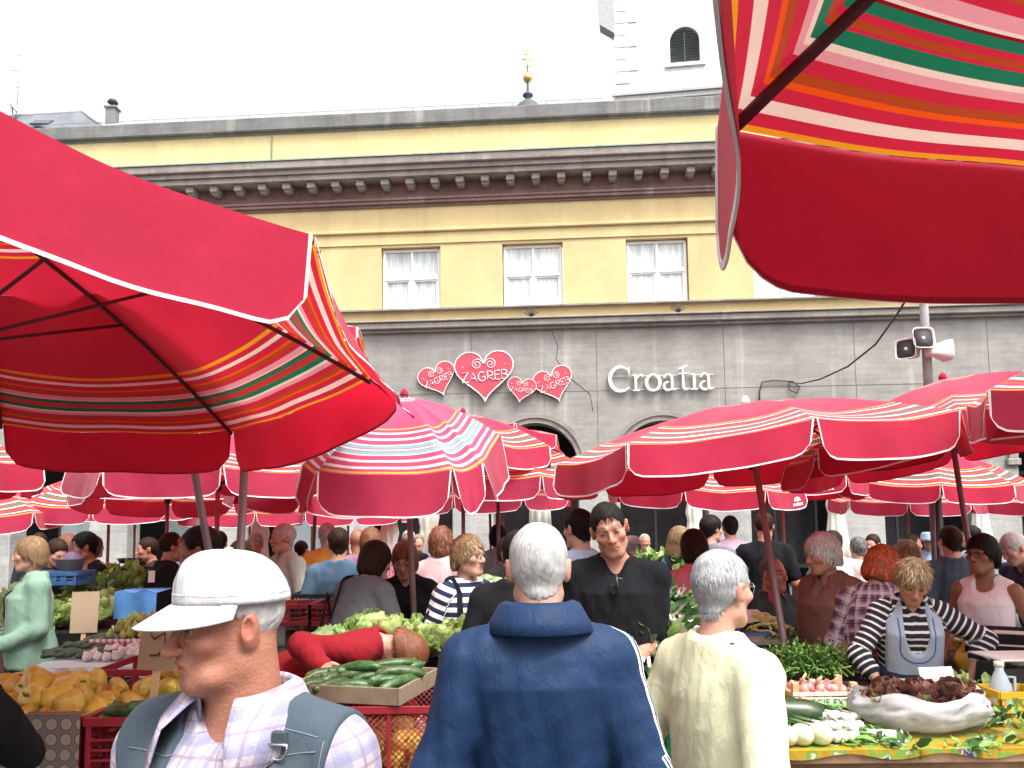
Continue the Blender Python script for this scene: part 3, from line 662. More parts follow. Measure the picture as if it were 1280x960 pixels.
umbrella('far striped umbrella touching the right edge beyond the black lamp post', (5.211, 10.3, 2.12, 1.081, .403, -.005, .09), seed=15, fab=FAB_C, rise=.42, detail=.7)
umbrella('low pink umbrella furthest back on the right behind the lamp post', (5.98, 12.6, 1.95, 1.116, .365, .002, .05), seed=16, fab=FAB_C, vm=VAL_B, detail=.6)
umbrella('low umbrella at the far right edge behind the dark haired shopper', (7.9, 12.3, 1.93, 1.1, .2, .0, .05), seed=17, fab=FAB_C, vm=VAL_B, detail=.6)
umbrella('pale striped umbrella at the left edge beyond the mint cardigan', (-5.15, 10.6, 2.0, 1.08, .273, -.033, .09), seed=18, fab=FAB_C, vm=VAL_B, detail=.6, rise=.4)
umbrella('smallest pale striped umbrella corner at the left edge', (-6.35, 9.8, 1.89, 1.0, .389, -.02, .10), seed=19, fab=FAB_C, vm=VAL_B, detail=.6, rise=.4)
umbrella('umbrella tilted to show a red underside over the bowl seller', (-3.7, 8.9, 2.07, .95, .36, .03, -.10), seed=20, fab=FAB_A, vm=VAL_B, detail=.7)
umbrella('back row umbrella before the pale poster boards', (-6.0, 13.2, 2.0, 1.1, .411, .001, .06), seed=21, fab=FAB_C, vm=VAL_B, detail=.6)
umbrella('back row umbrella over the woman in black and grey', (-4.3, 13.6, 1.90, 1.09, .381, .002, .06), seed=22, fab=FAB_C, vm=VAL_B, detail=.6)
umbrella('back row umbrella over the man with the moustache', (-2.75, 13.9, 1.90, 1.05, .295, .001, .06), seed=23, fab=FAB_C, vm=VAL_B, detail=.6)
umbrella('umbrella peeking out left of the faded white and teal one', (-2.05, 8.6, 2.03, .90, .106, -.086, .06), seed=24, fab=FAB_C, vm=VAL_B, detail=.7)
pb = atY(290, 690, 4.2); up_ = empty('steel_pole', (pb.x, 4.2, 0), 0, 'thick brown steel pole standing behind the white cap', 'pole')
mb = MB(); mb.tube([(0, 0, 0), (.06, 0, 2.22)], .021, 10); mb.build('post', M_POLE, up_)
mb = MB(); mb.lathe([(0, .004), (.2, .004), (.2, .05), (.04, .07), (.03, .2), (0, .2)], 16); mb.build('base', M_CONC, up_)

# rolled cream parasols of the cafe under the arcade
M_CREAM = mat('cream_canvas', (.66, .63, .55), .8, .12, 4, bump=.3, bscale=12)
def closed_parasol(px, d, ztop, label):
    p = atY(px, 640, d); t = empty('rolled_parasol', (p.x, d, 0), 0, label, 'parasol', 'rolled cream parasols')
    mb = MB(); mb.lathe([(.05, ztop - 1.75), (.20, ztop - 1.75), (.19, ztop - 1.2), (.13, ztop - .75), (.12, ztop - .65), (.15, ztop - .5), (.10, ztop - .2), (.05, ztop), (0, ztop + .05)], 40, rmod=lambda a, z: 1 + .13 * math.sin(a * 8 + z * 2)); mb.build('canvas', M_CREAM, t)
    mb = MB(); mb.tube([(0, 0, 0), (0, 0, ztop + .1)], .025, 8); mb.build('pole', M_CAPW, t)
    mb = MB(); mb.lathe([(0, .003), (.25, .003), (.25, .06), (0, .08)], 16); mb.build('base', M_CONC, t)
closed_parasol(675, 16.0, 3.25, 'rolled cream parasol standing inside the left arch'); closed_parasol(536, 12.4, 2.25, 'rolled cream parasol behind the poles of the pink umbrellas')
closed_parasol(868, 15.5, 2.3, 'rolled cream parasol behind the emblem umbrella'); closed_parasol(326, 14.5, 2.0, 'rolled cream parasol beside the man with the moustache')
closed_parasol(1045, 14.5, 2.4, 'broad rolled cream parasol right of the far red pole'); closed_parasol(1225, 15.5, 2.4, 'rolled cream parasol near the right edge behind the shoppers')
closed_parasol(487, 14.0, 2.0, 'rolled cream parasol by the pale pier behind the grey jacket')

# lamp post with loudspeakers, floodlight and cable
pp = atY(1172, 680, 11.2); pt = atY(1150, 300, 11.2)
lp = empty('lamp_post', (pp.x, 11.2, 0), 0, 'slim grey lamp post with a black base and iron scroll ring', 'lamp post')
dx = (pt.x - pp.x); H_ = pt.z
jz = atY(1160, 500, 11.2).z
mb = MB(); mb.tube([(dx * jz / H_, 0, jz - .1), (dx, 0, H_)], [.065, .052], 14); mb.build('upper_post', mat('galvanised_post', (.30, .29, .28), .6, .2, 5), lp)
mb = MB(); mb.tube([(0, 0, 0), (0, 0, 1.0), (0, 0, 1.0), (dx * jz / H_, 0, jz)], [.13, .12, .085, .08], 14); mb.lathe([(.09, jz - .06), (.13, jz - .04), (.13, jz + .02), (.09, jz + .1)], 14, (dx * jz / H_, 0, 0)); mb.build('lower_post', mat('black_iron', (.02, .02, .02), .5), lp)
mb = MB(); cxl = dx * jz / H_
mb.tube([(cxl + .22 * math.cos(a * math.pi / 12), .22 * math.sin(a * math.pi / 12), jz) for a in range(25)], .018, 6, caps=False)
for k in range(6):
    a = k * math.pi / 3; e = Vector((math.cos(a), math.sin(a), 0)); mb.tube([Vector((cxl, 0, jz - .18)) + e * .08, Vector((cxl, 0, jz - .05)) + e * .15, Vector((cxl, 0, jz)) + e * .22], .012, 5)
    mb.tube([Vector((cxl, 0, jz - .09)) + e * (.19 + .04 * math.cos(t * .9)) + Vector((0, 0, .04 * math.sin(t * .9))) for t in range(8)], .009, 5)
mb.build('scroll_ring', mat('black_iron', (.02, .02, .02), .5), lp)
M_HORN = mat('speaker_pinkish_white', (.66, .58, .57), .5, .08); M_HORND = mat('speaker_dark', (.05, .045, .045), .6)
def loudspeaker(px, py, yaw, pitch, label, sc=1.0, dy=-.12):
    c = atY(px, py, 11.2 + dy); t = empty('loudspeaker', c, 0, label, 'loudspeaker', 'horn loudspeakers on the lamp post')
    rot = Matrix.Rotation(R(yaw), 3, 'Z') @ Matrix.Rotation(R(90 + pitch), 3, 'X')
    sq = lambda a, z: 1 / max(abs(math.cos(a)) ** 6 + abs(math.sin(a)) ** 6, 1e-6) ** (1 / 6)
    mb = MB(); mb.lathe([(.07 * sc, -.28 * sc), (.10 * sc, -.24 * sc), (.10 * sc, -.12 * sc), (.12 * sc, -.05), (.16 * sc, .06), (.168 * sc, .07), (.155 * sc, .065), (.10 * sc, -.04)], 24, (0, 0, 0), 0, rot, rmod=sq); mb.build('horn', M_HORN, t)
    mb = MB(); mb.lathe([(.15 * sc, .045), (.09 * sc, -.03), (0, -.04)], 24, (0, 0, 0), 0, rot, rmod=sq); mb.build('throat', M_HORND, t)
    mb = MB(); mb.lathe([(.06 * sc, .035), (.075 * sc, .04), (.075 * sc, .02), (.055 * sc, .02)], 20, (0, 0, 0), 0, rot); mb.lathe([(.03 * sc, .05), (.0, .055)], 14, (0, 0, 0), 0, rot); mb.build('driver_cone', M_HORN, t)
    mb = MB(); mb.tube([rot @ Vector((0, 0, -.2)), Vector((.03, .12 - dy * .2, -.05))], .02, 6); mb.build('mount', M_HORN, t)
loudspeaker(1152, 424, 0, -8, 'loudspeaker facing the camera, highest of the three on the post', .88, -.2)
loudspeaker(1134, 437, -48, -4, 'loudspeaker pointing left from the lamp post', .85)
loudspeaker(1178, 438, 100, 0, 'loudspeaker turned right with its back half showing', .85)
fl = atY(1124, 357, 11.0); f0 = empty('floodlight', fl, 0, 'dark finned floodlight on the lamp post under the near umbrella', 'floodlight')
mb = MB()
for k in range(7): mb.box((-.14 + k * .047, 0, -.02 * abs(3 - k) + .06), (.03, .2, .2 - .03 * abs(3 - k)), 0, None, .005)
mb.build('body', M_HORND, f0); mb = MB(); mb.tube([(.0, .1, .1), (.3, .2, .16)], .02, 6); mb.build('arm', M_HORND, f0)
pts = [atY(1142, 360, 11.1), atY(1120, 395, 12), atY(1095, 430, 13.5), atY(1060, 458, 15.5), atY(1025, 474, 17.5)] + [F2W(*(facp(x, y)[0], .05, facp(x, y)[1])) for x, y in ((1000, 480), (985, 478), (986, 488), (996, 492), (999, 484), (990, 477), (965, 476), (952, 478), (949, 490), (949, 505))]
mb = MB(); mb.tube(pts, .017, 5); tag(mb.build('power_cable', M_HORND), 'black cable sagging from the lamp post to the stone wall', 'cable')
pts = [atY(1158, 372, 11.15), atY(1176, 366, 10.6), atY(1200, 356, 10)]; mb = MB(); mb.tube(pts, .012, 5); tag(mb.build('stay_wire', M_HORND), 'short dark wire running right from the top of the lamp post', 'wire')
# ================================================================== SIGNED-DISTANCE BODY BUILDER
f32 = np.float32
def sd_cap(P, a, b, ra, rb):
    a = np.asarray(a, f32); ba = np.asarray(b, f32) - a; pa = P - a; t = np.clip(pa @ ba / max(float(ba @ ba), 1e-9), 0, 1)
    q = pa - t[:, None] * ba; return np.sqrt((q * q).sum(1)) - (ra + (rb - ra) * t)
def sd_ell(P, c, r, M=None):
    q = P - np.asarray(c, f32)
    if M is not None: q = q @ np.asarray(M, f32)
    r = np.asarray(r, f32); k0 = np.sqrt(((q / r) ** 2).sum(1)); k1 = np.sqrt(((q / (r * r)) ** 2).sum(1)); return k0 * (k0 - 1) / np.maximum(k1, 1e-6)
def smin(a, b, k):
    h = np.clip(.5 + .5 * (b - a) / k, 0, 1); return b + (a - b) * h - k * h * (1 - h)
def smax(a, b, k): return -smin(-a, -b, k)
def folds(P, f, seed, n=5):
    rg = np.random.default_rng(seed); o = 0; P = P * np.array([1, 1, .38], f32) if f < 90 else P
    for i in range(n):
        w_ = rg.normal(size=3) * f * (1 + .5 * i); o = o + np.sin(P @ w_.astype(f32) + rg.uniform(0, 6.28)) / (1 + .4 * i)
    return o / n
def surface_nets(Fg, lo, h):
    s = Fg < 0; nx, ny, nz = Fg.shape
    c = np.zeros((nx - 1, ny - 1, nz - 1), np.int8)
    for dx in (0, 1):
        for dy in (0, 1):
            for dz in (0, 1): c += s[dx:nx - 1 + dx, dy:ny - 1 + dy, dz:nz - 1 + dz]
    m = (c > 0) & (c < 8); I = np.argwhere(m); N = len(I)
    if N == 0: return np.zeros((0, 3)), np.zeros((0, 4), int)
    acc = np.zeros((N, 3)); cnt = np.zeros(N)
    corners = [(dx, dy, dz) for dx in (0, 1) for dy in (0, 1) for dz in (0, 1)]
    val = {q: Fg[I[:, 0] + q[0], I[:, 1] + q[1], I[:, 2] + q[2]] for q in corners}
    for a in corners:
        for ax in range(3):
            if a[ax]: continue
            b = list(a); b[ax] = 1; b = tuple(b); va, vb = val[a], val[b]; x = (va < 0) != (vb < 0)
            t = np.where(x, va / np.where(x, va - vb, 1), 0); p = np.repeat(np.array([a], float), N, 0); p[:, ax] += t
            acc[x] += p[x]; cnt[x] += 1
    V = lo + (I + acc / np.maximum(cnt, 1)[:, None]) * h
    vid = np.full(m.shape, -1, np.int32); vid[m] = np.arange(N)
    Q = []
    for ax in range(3):
        sl0 = [slice(None)] * 3; sl1 = [slice(None)] * 3; sl0[ax] = slice(0, -1); sl1[ax] = slice(1, None)
        e = s[tuple(sl0)] != s[tuple(sl1)]; E = np.argwhere(e); o1, o2 = [(1, 2), (2, 0), (0, 1)][ax]
        ok = (E[:, o1] > 0) & (E[:, o2] > 0) & (E[:, o1] < Fg.shape[o1] - 1) & (E[:, o2] < Fg.shape[o2] - 1); E = E[ok]
        neg = s[tuple(E.T)]
        def at(d1, d2):
            q = E.copy(); q[:, o1] += d1; q[:, o2] += d2; return vid[tuple(q.T)]
        q = np.stack([at(-1, -1), at(0, -1), at(0, 0), at(-1, 0)], 1); q[~neg] = q[~neg][:, ::-1]; Q.append(q)
    Q = np.concatenate(Q); Q = Q[(Q >= 0).all(1)]; return V, Q
def sdf_mesh(name, fn, lo, hi, h):
    lo = np.asarray(lo, float); hi = np.asarray(hi, float); nc = np.ceil((hi - lo) / (4 * h)).astype(int) + 1
    g = [lo[i] + (np.arange(nc[i]) * 4 + 1.5) * h for i in range(3)]
    P = np.stack(np.meshgrid(*g, indexing='ij'), -1).reshape(-1, 3).astype(f32); d = fn(P)
    act = (np.abs(d) < 4 * h * 1.7 + .012).reshape(nc)
    Fg = np.repeat(np.repeat(np.repeat(d.reshape(nc), 4, 0), 4, 1), 4, 2).astype(f32)
    cells = np.argwhere(act); o = np.stack(np.meshgrid(range(4), range(4), range(4), indexing='ij'), -1).reshape(-1, 3)
    idx = (cells[:, None, :] * 4 + o[None]).reshape(-1, 3); pts = (lo + idx * h).astype(f32)
    out = np.empty(len(pts), f32)
    for i in range(0, len(pts), 400000): out[i:i + 400000] = fn(pts[i:i + 400000])
    Fg[idx[:, 0], idx[:, 1], idx[:, 2]] = out
    V, Q = surface_nets(Fg, lo, h); return np_mesh(name, V, Q), V

def set_attr(me, name, arr, typ='FLOAT'):
    a = me.attributes.new(name, typ, 'POINT')
    if typ == 'FLOAT': a.data.foreach_set('value', np.asarray(arr, np.float32).ravel())
    elif typ == 'FLOAT_VECTOR': a.data.foreach_set('vector', np.asarray(arr, np.float32).ravel())
    else: a.data.foreach_set('color', np.asarray(arr, np.float32).ravel())

# ------------------------------------------------------------------ people materials
def m_skin(nm, wr):
    n = NT(nm); n.set(.48, 0, .35); a = n.attr('col').outputs['Color']; f = n.noise(38, 4, .65)
    c = n.mix(.5, a, n.ramp(f, [(.3, (.90, .85, .83)), (.7, (1.06, 1.04, 1.03))]), 'MULTIPLY'); c = n.mix(.35, c, n.ramp(n.noise(140, 3, .6), [(.35, (.9, .82, .8)), (.65, (1.06, 1.05, 1.05))]), 'MULTIPLY'); n.base(c)
    n.b.inputs['Subsurface Weight'].default_value = .12; n.b.inputs['Subsurface Radius'].default_value = (1, .35, .2); n.b.inputs['Subsurface Scale'].default_value = .008
    v = n.coord(); hh = n.math('ADD', n.noise(210, 3, .6), n.math('MULTIPLY', n.noise(1.0, 4, .7, n.mapping(v, (38, 38, 95)), 1.2), 1.5)); n.bump(hh, .14 * wr, .004); return n.m
M_SKIN = m_skin('skin', 1.0); M_SKIN_OLD = m_skin('aged_skin', 2.6)
def m_hair(name, c, c2):
    if name in _mats: return _mats[name]
    n = NT(name); n.set(.55, 0, .3 if max(c) > .1 else .1); v = n.coord(); f = n.noise(1.0, 5, .7, n.mapping(v, (70, 70, 14)))
    n.base(n.ramp(f, [(.3, c), (.7, c2)])); n.bump(f, .7, .006); _mats[name] = n.m; return n.m
HAIR = {'white': m_hair('white_hair', (.50, .49, .47), (.80, .79, .76)), 'grey': m_hair('grey_hair', (.30, .31, .32), (.62, .63, .64)), 'darkgrey': m_hair('iron_grey_hair', (.09, .09, .09), (.25, .25, .25)), 'black': m_hair('black_hair', (.006, .005, .005), (.03, .024, .02)),
        'dbrown': m_hair('dark_brown_hair', (.018, .009, .006), (.065, .035, .02)), 'brown': m_hair('brown_hair', (.07, .035, .018), (.20, .11, .06)), 'lbrown': m_hair('light_brown_hair', (.19, .10, .045), (.42, .27, .14)),
        'blond': m_hair('streaked_blond_hair', (.20, .12, .06), (.56, .42, .25)), 'red': m_hair('copper_hair', (.30, .045, .015), (.60, .14, .05)), 'auburn': m_hair('auburn_hair', (.14, .04, .02), (.34, .13, .06))}
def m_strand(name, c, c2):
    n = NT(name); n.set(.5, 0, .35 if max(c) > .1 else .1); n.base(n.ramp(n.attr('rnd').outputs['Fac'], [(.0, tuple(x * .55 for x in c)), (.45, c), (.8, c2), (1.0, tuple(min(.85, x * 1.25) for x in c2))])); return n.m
HAIRS = {}
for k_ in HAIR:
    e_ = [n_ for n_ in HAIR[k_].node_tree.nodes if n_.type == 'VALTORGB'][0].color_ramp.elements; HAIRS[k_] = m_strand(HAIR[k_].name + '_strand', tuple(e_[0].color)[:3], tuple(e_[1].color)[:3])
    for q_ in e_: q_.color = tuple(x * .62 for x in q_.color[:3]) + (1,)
def cloth(name, c, pat=None, c2=(1, 1, 1), per=.045, duty=.5, c3=None, rough=.85, weave=900, var=.10):
    """woven fabric; pat: None, 'hstripe', 'plaid', 'sidestripe', 'floral', 'check'"""
    if name in _mats: return _mats[name]
    n = NT(name); n.set(rough, 0, .2 if max(c) > .05 else .06); f = n.noise(5, 5, .6); base = n.ramp(f, [(.3, tuple(x * (1 - var) for x in c)), (.7, tuple(min(1, x * (1 + var)) for x in c))])
    if pat:
        uv = n.sep(n.attr('puv').outputs['Vector'])
        def band(s, p, d, off=0.0):
            return n.math('LESS_THAN', n.math('FRACT', n.math('ADD', n.math('DIVIDE', s, p), 10.0 + off)), d)
        if pat == 'hstripe': base = n.mix(band(uv[1], per, duty), base, c2)
        elif pat == 'plaid':
            for s in (uv[0], uv[1]):
                base = n.mix(n.math('MULTIPLY', band(s, per, duty), .6), base, c2)
                base = n.mix(n.math('MULTIPLY', band(s, per, .09, .35), .7), base, c3 or c2); base = n.mix(n.math('MULTIPLY', band(s, per, .05, .68), .6), base, c2)
        elif pat == 'sidestripe':
            for k in (-1, 0, 1): base = n.mix(n.math('MULTIPLY', n.math('LESS_THAN', n.math('ABSOLUTE', n.math('SUBTRACT', uv[0], .014 * k)), .0034), n.math('GREATER_THAN', uv[2], .985)), base, c2)
        elif pat == 'floral': base = n.ramp(n.noise(22, 3, .6), [(.38, c), (.5, c2), (.62, c3 or c)], 'CONSTANT')
    w_ = n.noise(weave, 2, .5); base = n.mix(.30, base, n.ramp(w_, [(.3, .72), (.7, 1.15)]), 'MULTIPLY'); n.base(base)
    n.b.inputs['Sheen Weight'].default_value = .02
    n.bump(n.noise(1.0, 5, .65, n.mapping(n.coord(), (26, 26, 11)), .8), .55, .010); _mats[name] = n.m; return n.m
SKINS = {'fair': (.49, .285, .21), 'tan': (.40, .20, .125), 'brown': (.28, .13, .08), 'ruddy': (.42, .205, .14), 'aged': (.37, .165, .105)}
M_EYEW = mat('eye_white', (.42, .39, .37), .15, .05, spec=.5); M_IRIS = mat('eye_iris', (.05, .04, .035), .1, .1, spec=.5)
M_SHOE = mat('dark_shoe_leather', (.03, .025, .022), .5, .2); M_GLS = mat('glasses_frame', (.10, .08, .07), .3, .1, metal=.5); M_BLACKP = mat('black_plastic', (.015, .015, .016), .25, .1, spec=.5)

def rotm(yaw=0, pitch=0, roll=0):
    """yaw about z, pitch nods forward (chin down when positive), roll tilts towards +x"""
    cy, sy, cp_, sp_, cr_, sr_ = math.cos(yaw), math.sin(yaw), math.cos(pitch), math.sin(pitch), math.cos(roll), math.sin(roll)
    Z = np.array([[cy, -sy, 0], [sy, cy, 0], [0, 0, 1]]); X = np.array([[1, 0, 0], [0, cp_, -sp_], [0, sp_, cp_]]); Y = np.array([[cr_, 0, sr_], [0, 1, 0], [-sr_, 0, cr_]])
    return Z @ X @ Y
def vec(*a): return np.array(a, float)
def ik(S, W, l1, l2, pole):
    d = W - S; L = np.linalg.norm(d)
    if L > (l1 + l2) * .995: W = S + d / L * (l1 + l2) * .995; d = W - S; L = np.linalg.norm(d)
    if L < abs(l1 - l2) + .02: L = abs(l1 - l2) + .02
    dn = d / np.linalg.norm(d); a = (l1 * l1 - l2 * l2 + L * L) / (2 * L); hh = math.sqrt(max(0, l1 * l1 - a * a)); p = pole - dn * (pole @ dn); p /= max(np.linalg.norm(p), 1e-6)
    return S + dn * a + p * hh, W

HAIRLINE = {  # (y, z) of the lower hair edge from the brow to the nape, in head units
    'short': [(-.12, .12), (-.093, .078), (-.06, .062), (-.045, .02), (-.03, .0), (.0, .005), (.015, -.012), (.045, -.06), (.075, -.085), (.12, -.09)],
    'receding': [(-.12, .2), (-.085, .105), (-.055, .075), (-.045, .02), (-.03, .0), (.0, .005), (.015, -.012), (.045, -.06), (.075, -.085), (.12, -.09)],
    'balding': [(-.12, .3), (-.02, .2), (-.012, .03), (-.005, .015), (.01, .0), (.04, -.06), (.075, -.085), (.12, -.09)],
    'bob': [(-.12, .095), (-.09, .062), (-.075, .05), (-.062, -.03), (-.05, -.09), (.0, -.115), (.12, -.12)],
    'long': [(-.12, .1), (-.09, .07), (-.075, .055), (-.062, -.05), (-.04, -.16), (.0, -.2), (.12, -.2)],
    'full': [(-.12, .09), (-.095, .06), (-.078, .045), (-.06, -.0), (-.04, -.03), (.0, -.03), (.03, -.06), (.07, -.1), (.12, -.105)]}

def person(label, px, py, d, rz=0, H=None, fem=False, fat=0.0, lean=0, twist=0, side=0, head=(0, 0, 0), L=None, Rr=None, Lp=None, Rp=None, top=None, slv=1.0, neck='crew', loose=.012, hem=.47, bottom=None, skirt=False,
           hair=('short', 'brown'), hbig=.010, skin='fair', res=.012, strands=0, spike=.0, beard=0.0, curlL=.5, curlR=.5, sit=False, group=None, hface=True, stride=.0, fold=.009, gz=0.0, scale_h=1.0, extra=None, legs=True, age=False, slen=1.0, neckw=1.0, brows=None, bag=None):
    hp = math.radians
    if not strands and res <= .0126 and hair[0] != 'bald': strands = 1600
    if not spike: spike = .0035
    zt = atY(px, py, d).z
    s = (H or 1.68) / 1.70
    def build_joints(s):
        J = {}; hz = .885 * s if not sit else .50 * s
        sw = (.172 if not fem else .152) * s; hw = .085 * s
        Rt = rotm(0, hp(lean), hp(side)); Rtw = Rt @ rotm(hp(twist))
        hipc = vec(0, 0, hz); J['hipc'] = hipc; J['Rt'] = Rtw
        tz = lambda x, y, z: hipc + Rtw @ vec(x * s, y * s, (z - .885) * s)
        J['tz'] = tz; J['neck'] = tz(0, .012, 1.44); J['chest'] = tz(0, 0, 1.25)
        J['S'] = [tz(-sw / s, .01, 1.350), tz(sw / s, .01, 1.350)]      # right hand side of the person is -x
        J['hip'] = [vec(-hw, 0, hz), vec(hw, 0, hz)]
        Rh = Rt @ rotm(0, -hp(lean) * .55, -hp(side) * .7) @ rotm(hp(head[0]), hp(head[1]), hp(head[2])); J['Rh'] = Rh
        J['hc'] = J['neck'] + Rt @ vec(0, -.018 * s, .035 * s) + Rh @ vec(0, -.015 * s, .105 * s)
        J['top'] = J['hc'] + Rh @ vec(0, .015, .118) * s
        return J
    if H is None:
        for _ in range(6):
            J = build_joints(s); zz = max(J['top'][2], (J['hc'] + vec(0, 0, .10 * s))[2]); s *= (zt - gz) / zz
    J = build_joints(s); H = s * 1.70
    print('PERSON %.2f  %s' % (H, label))
    rz_ = hp(rz); crz, srz = math.cos(rz_), math.sin(rz_)
    tgt = atY(px, py, d); hx, hy = J['top'][0] * .5 + J['hc'][0] * .5, J['top'][1] * .5 + J['hc'][1] * .5
    loc = (tgt.x - (hx * crz - hy * srz), d - (hx * srz + hy * crz), gz)
    root = empty('person', loc, rz_, label, 'person', group)
    # ---- arms
    ff = (.90 if fem else 1.0) * (1 + fat * .5)
    arms = []
    for i, (tg, pole) in enumerate(((Rr, Rp), (L, Lp))):
        sg = -1 if i == 0 else 1; S = J['S'][i]
        if tg is None: tg = (sg * .07, -.05, -.50)
        W = S + vec(*tg) * s
        E, W = ik(S, W, .285 * s, .255 * s, vec(*(pole or (sg * .45, .9, -.25))))
        arms.append((S, E, W, sg))
    # ---- legs
    lg = []
    for i in (0, 1):
        sg = -1 if i == 0 else 1; hpj = J['hip'][i]
        if sit: K = hpj + vec(sg * .06, -.42, 0.0) * s; A_ = K + vec(0, -.02, -.42) * s
        else: K = vec(sg * (.09), -.02 + stride * sg * .6, .47) * vec(s, s, s); A_ = vec(sg * .10 * s, (.02 + stride * sg) * s, .08 * s)
        lg.append((hpj, K, A_, sg))
    # ---- torso loft: z, half width, half depth, y-offset
    fw_ = 1 + fat
    if fem: st = [(.70, .16, .12, .01), (.84, .168, .118, .015), (.93, .160, .112, .01), (1.06, .128, .092, .0), (1.20, .142, .105, -.01), (1.28, .142, .110, -.018), (1.34, .125, .085, -.003), (1.40, .072, .060, .01), (1.46, .045, .048, .012)]
    else: st = [(.70, .155, .11, .0), (.84, .160, .112, .01), (.95, .158, .11, .0), (1.08, .148, .10, -.005), (1.22, .165, .112, -.006), (1.30, .166, .112, -.004), (1.36, .135, .085, .005), (1.41, .078, .064, .01), (1.47, .050, .053, .012)]
    sz = np.array([a for a, *_ in st]) * s; bell = np.exp(-((sz / s - 1.02) / .17) ** 2)
    sa = np.array([b for _, b, *_ in st]) * s * (1 + fat * (.5 + .7 * bell)); sb = np.array([c for *_, c, _ in st]) * s * (1 + fat * (.6 + 1.6 * bell)); sc_ = np.array([e for *_, e in st]) * s - fat * .09 * bell * s
    Rtw = J['Rt'].astype(f32); hipc = J['hipc'].astype(f32); z_off = hipc[2] - .885 * s if sit else 0.0
    def tors(P): q = (P - hipc) @ Rtw; q[:, 2] += .885 * s; return q
    def d_torso(P, e, z0, z1):
        q = tors(P); z = np.clip(q[:, 2], z0, z1); a = np.interp(z, sz, sa).astype(f32) + e; b = np.interp(z, sz, sb).astype(f32) + e; yc = np.interp(z, sz, sc_).astype(f32)
        x_, y_ = q[:, 0], q[:, 1] - yc; k0 = ((np.abs(x_) / a) ** 2.3 + (np.abs(y_) / b) ** 2.3) ** (1 / 2.3); dd = (k0 - 1) * np.minimum(a, b) * 1.05
        return smax(dd, np.abs(q[:, 2] - (z0 + z1) / 2) - (z1 - z0) / 2, .02)
    nk = J['neck']; hc = J['hc'].astype(f32); Rh = J['Rh'].astype(f32)
    def d_arm(P, i, e, fr=1.0, cuff=0.0):
        S, E, W, sg = arms[i]; l1 = .285; l2 = .255; tot = fr * (l1 + l2)
        du = smin(sd_cap(P, J['tz'](sg * .05, .012, 1.405), S, .040 * s + e, .050 * s * ff + e), sd_cap(P, S, S + (E - S) * min(1, tot / l1), .053 * s * ff + e, (.053 - .013 * min(1, tot / l1)) * s * ff + e + cuff * (tot <= l1)), .03)
        if tot > l1: q = (tot - l1) / l2; du = smin(du, sd_cap(P, E, E + (W - E) * q, .041 * s * ff + e, (.041 - .014 * q) * s * ff + e + cuff), .025)
        return du
    def d_leg(P, i, e, zcut=None):
        h_, K, A_, sg = lg[i]; dd = smin(sd_cap(P, h_, K, .083 * s * (1 + fat * .4) + e, .055 * s + e), sd_cap(P, K, A_, .055 * s + e, .038 * s + e), .03); return dd
    # ---- hands
    hands = []
    for i in (0, 1):
        S, E, W, sg = arms[i]; dr = (W - E) / np.linalg.norm(W - E); curl = (curlR, curlL)[i]
        inw = vec(-sg, -.15, 0); n_ = inw - dr * (inw @ dr); n_ /= max(np.linalg.norm(n_), 1e-6); sd_ = np.cross(dr, n_) * sg     # sd_: towards the thumb side
        if sd_ @ vec(0, -1, .15) < 0: sd_ = -sd_
        hs2 = s * (.92 if fem else 1); prims = [(W - dr * .01, W + dr * .035 * hs2, .024 * hs2, .026 * hs2)]
        for k in range(4): o = sd_ * (.026 - .0175 * k) * hs2; prims.append((W + dr * .02 * hs2 + o * .6, W + dr * .082 * hs2 + o, .0145 * hs2, .0115 * hs2))
        for k, ln in enumerate((.070, .078, .072, .056)):
            o = sd_ * (.027 - .018 * k) * hs2; p = W + dr * .084 * hs2 + o; v = dr.copy(); a = curl * (.55 + .07 * k); fan = sd_ * (.10 - .07 * k)
            for j, fr in enumerate((.42, .32, .26)):
                ca, sa_ = math.cos(a), math.sin(a); vv = v * ca + n_ * sa_ + fan * (.6 if j == 0 else 0); vv /= np.linalg.norm(vv); q = p + vv * ln * fr * hs2; r0 = (.0092, .0084, .0076)[j] * hs2; prims.append((p, q, r0, r0 * .93)); p = q; a += curl * .75
        th0 = W + dr * .018 * hs2 + sd_ * .022 * hs2; t1 = th0 + (dr * .6 + sd_ * .65 + n_ * .25) * .042 * hs2; t2 = t1 + (dr * .9 + sd_ * .2 + n_ * (.25 + .4 * curl)) * .033 * hs2; prims += [(th0, t1, .0145 * hs2, .0105 * hs2), (t1, t2, .0105 * hs2, .0085 * hs2)]
        hands.append((W + dr * .08, prims))
    # ---- head
    u = s * scale_h
    def d_head(P):
        q = (P - hc) @ Rh / u
        jw = .94 if fem else 1.0
        d = sd_ell(q, (0, .018, .030), (.074, .094, .086)); d = smin(d, sd_ell(q, (0, -.022, -.045), (.058 * jw, .068, .072)), .035)
        d = smin(d, sd_cap(q, (-.012, -.068, -.097), (.012, -.068, -.097), .020, .020), .025)
        ax = np.abs(q[:, 0:1]); m = np.concatenate([ax, q[:, 1:]], 1)
        d = smin(d, sd_cap(m, (.046, .0, -.072), (.018, -.06, -.095), .020, .018), .025)              # jaw line
        d = smin(d, sd_ell(m, (.042, -.058, -.020), (.024, .024, .020)), .02)                          # cheek bone
        d = smin(d, sd_cap(m, (.012, -.082, .026), (.044, -.064, .024), .011, .010), .014)             # brow
        d = smax(d, -sd_ell(m, (.031, -.096, .006), (.019, .020, .014)), .012)                         # eye socket
        d = smin(d, sd_ell(m, (.031, -.0705, .006), (.0155, .0150, .0135)), .004)                      # lids
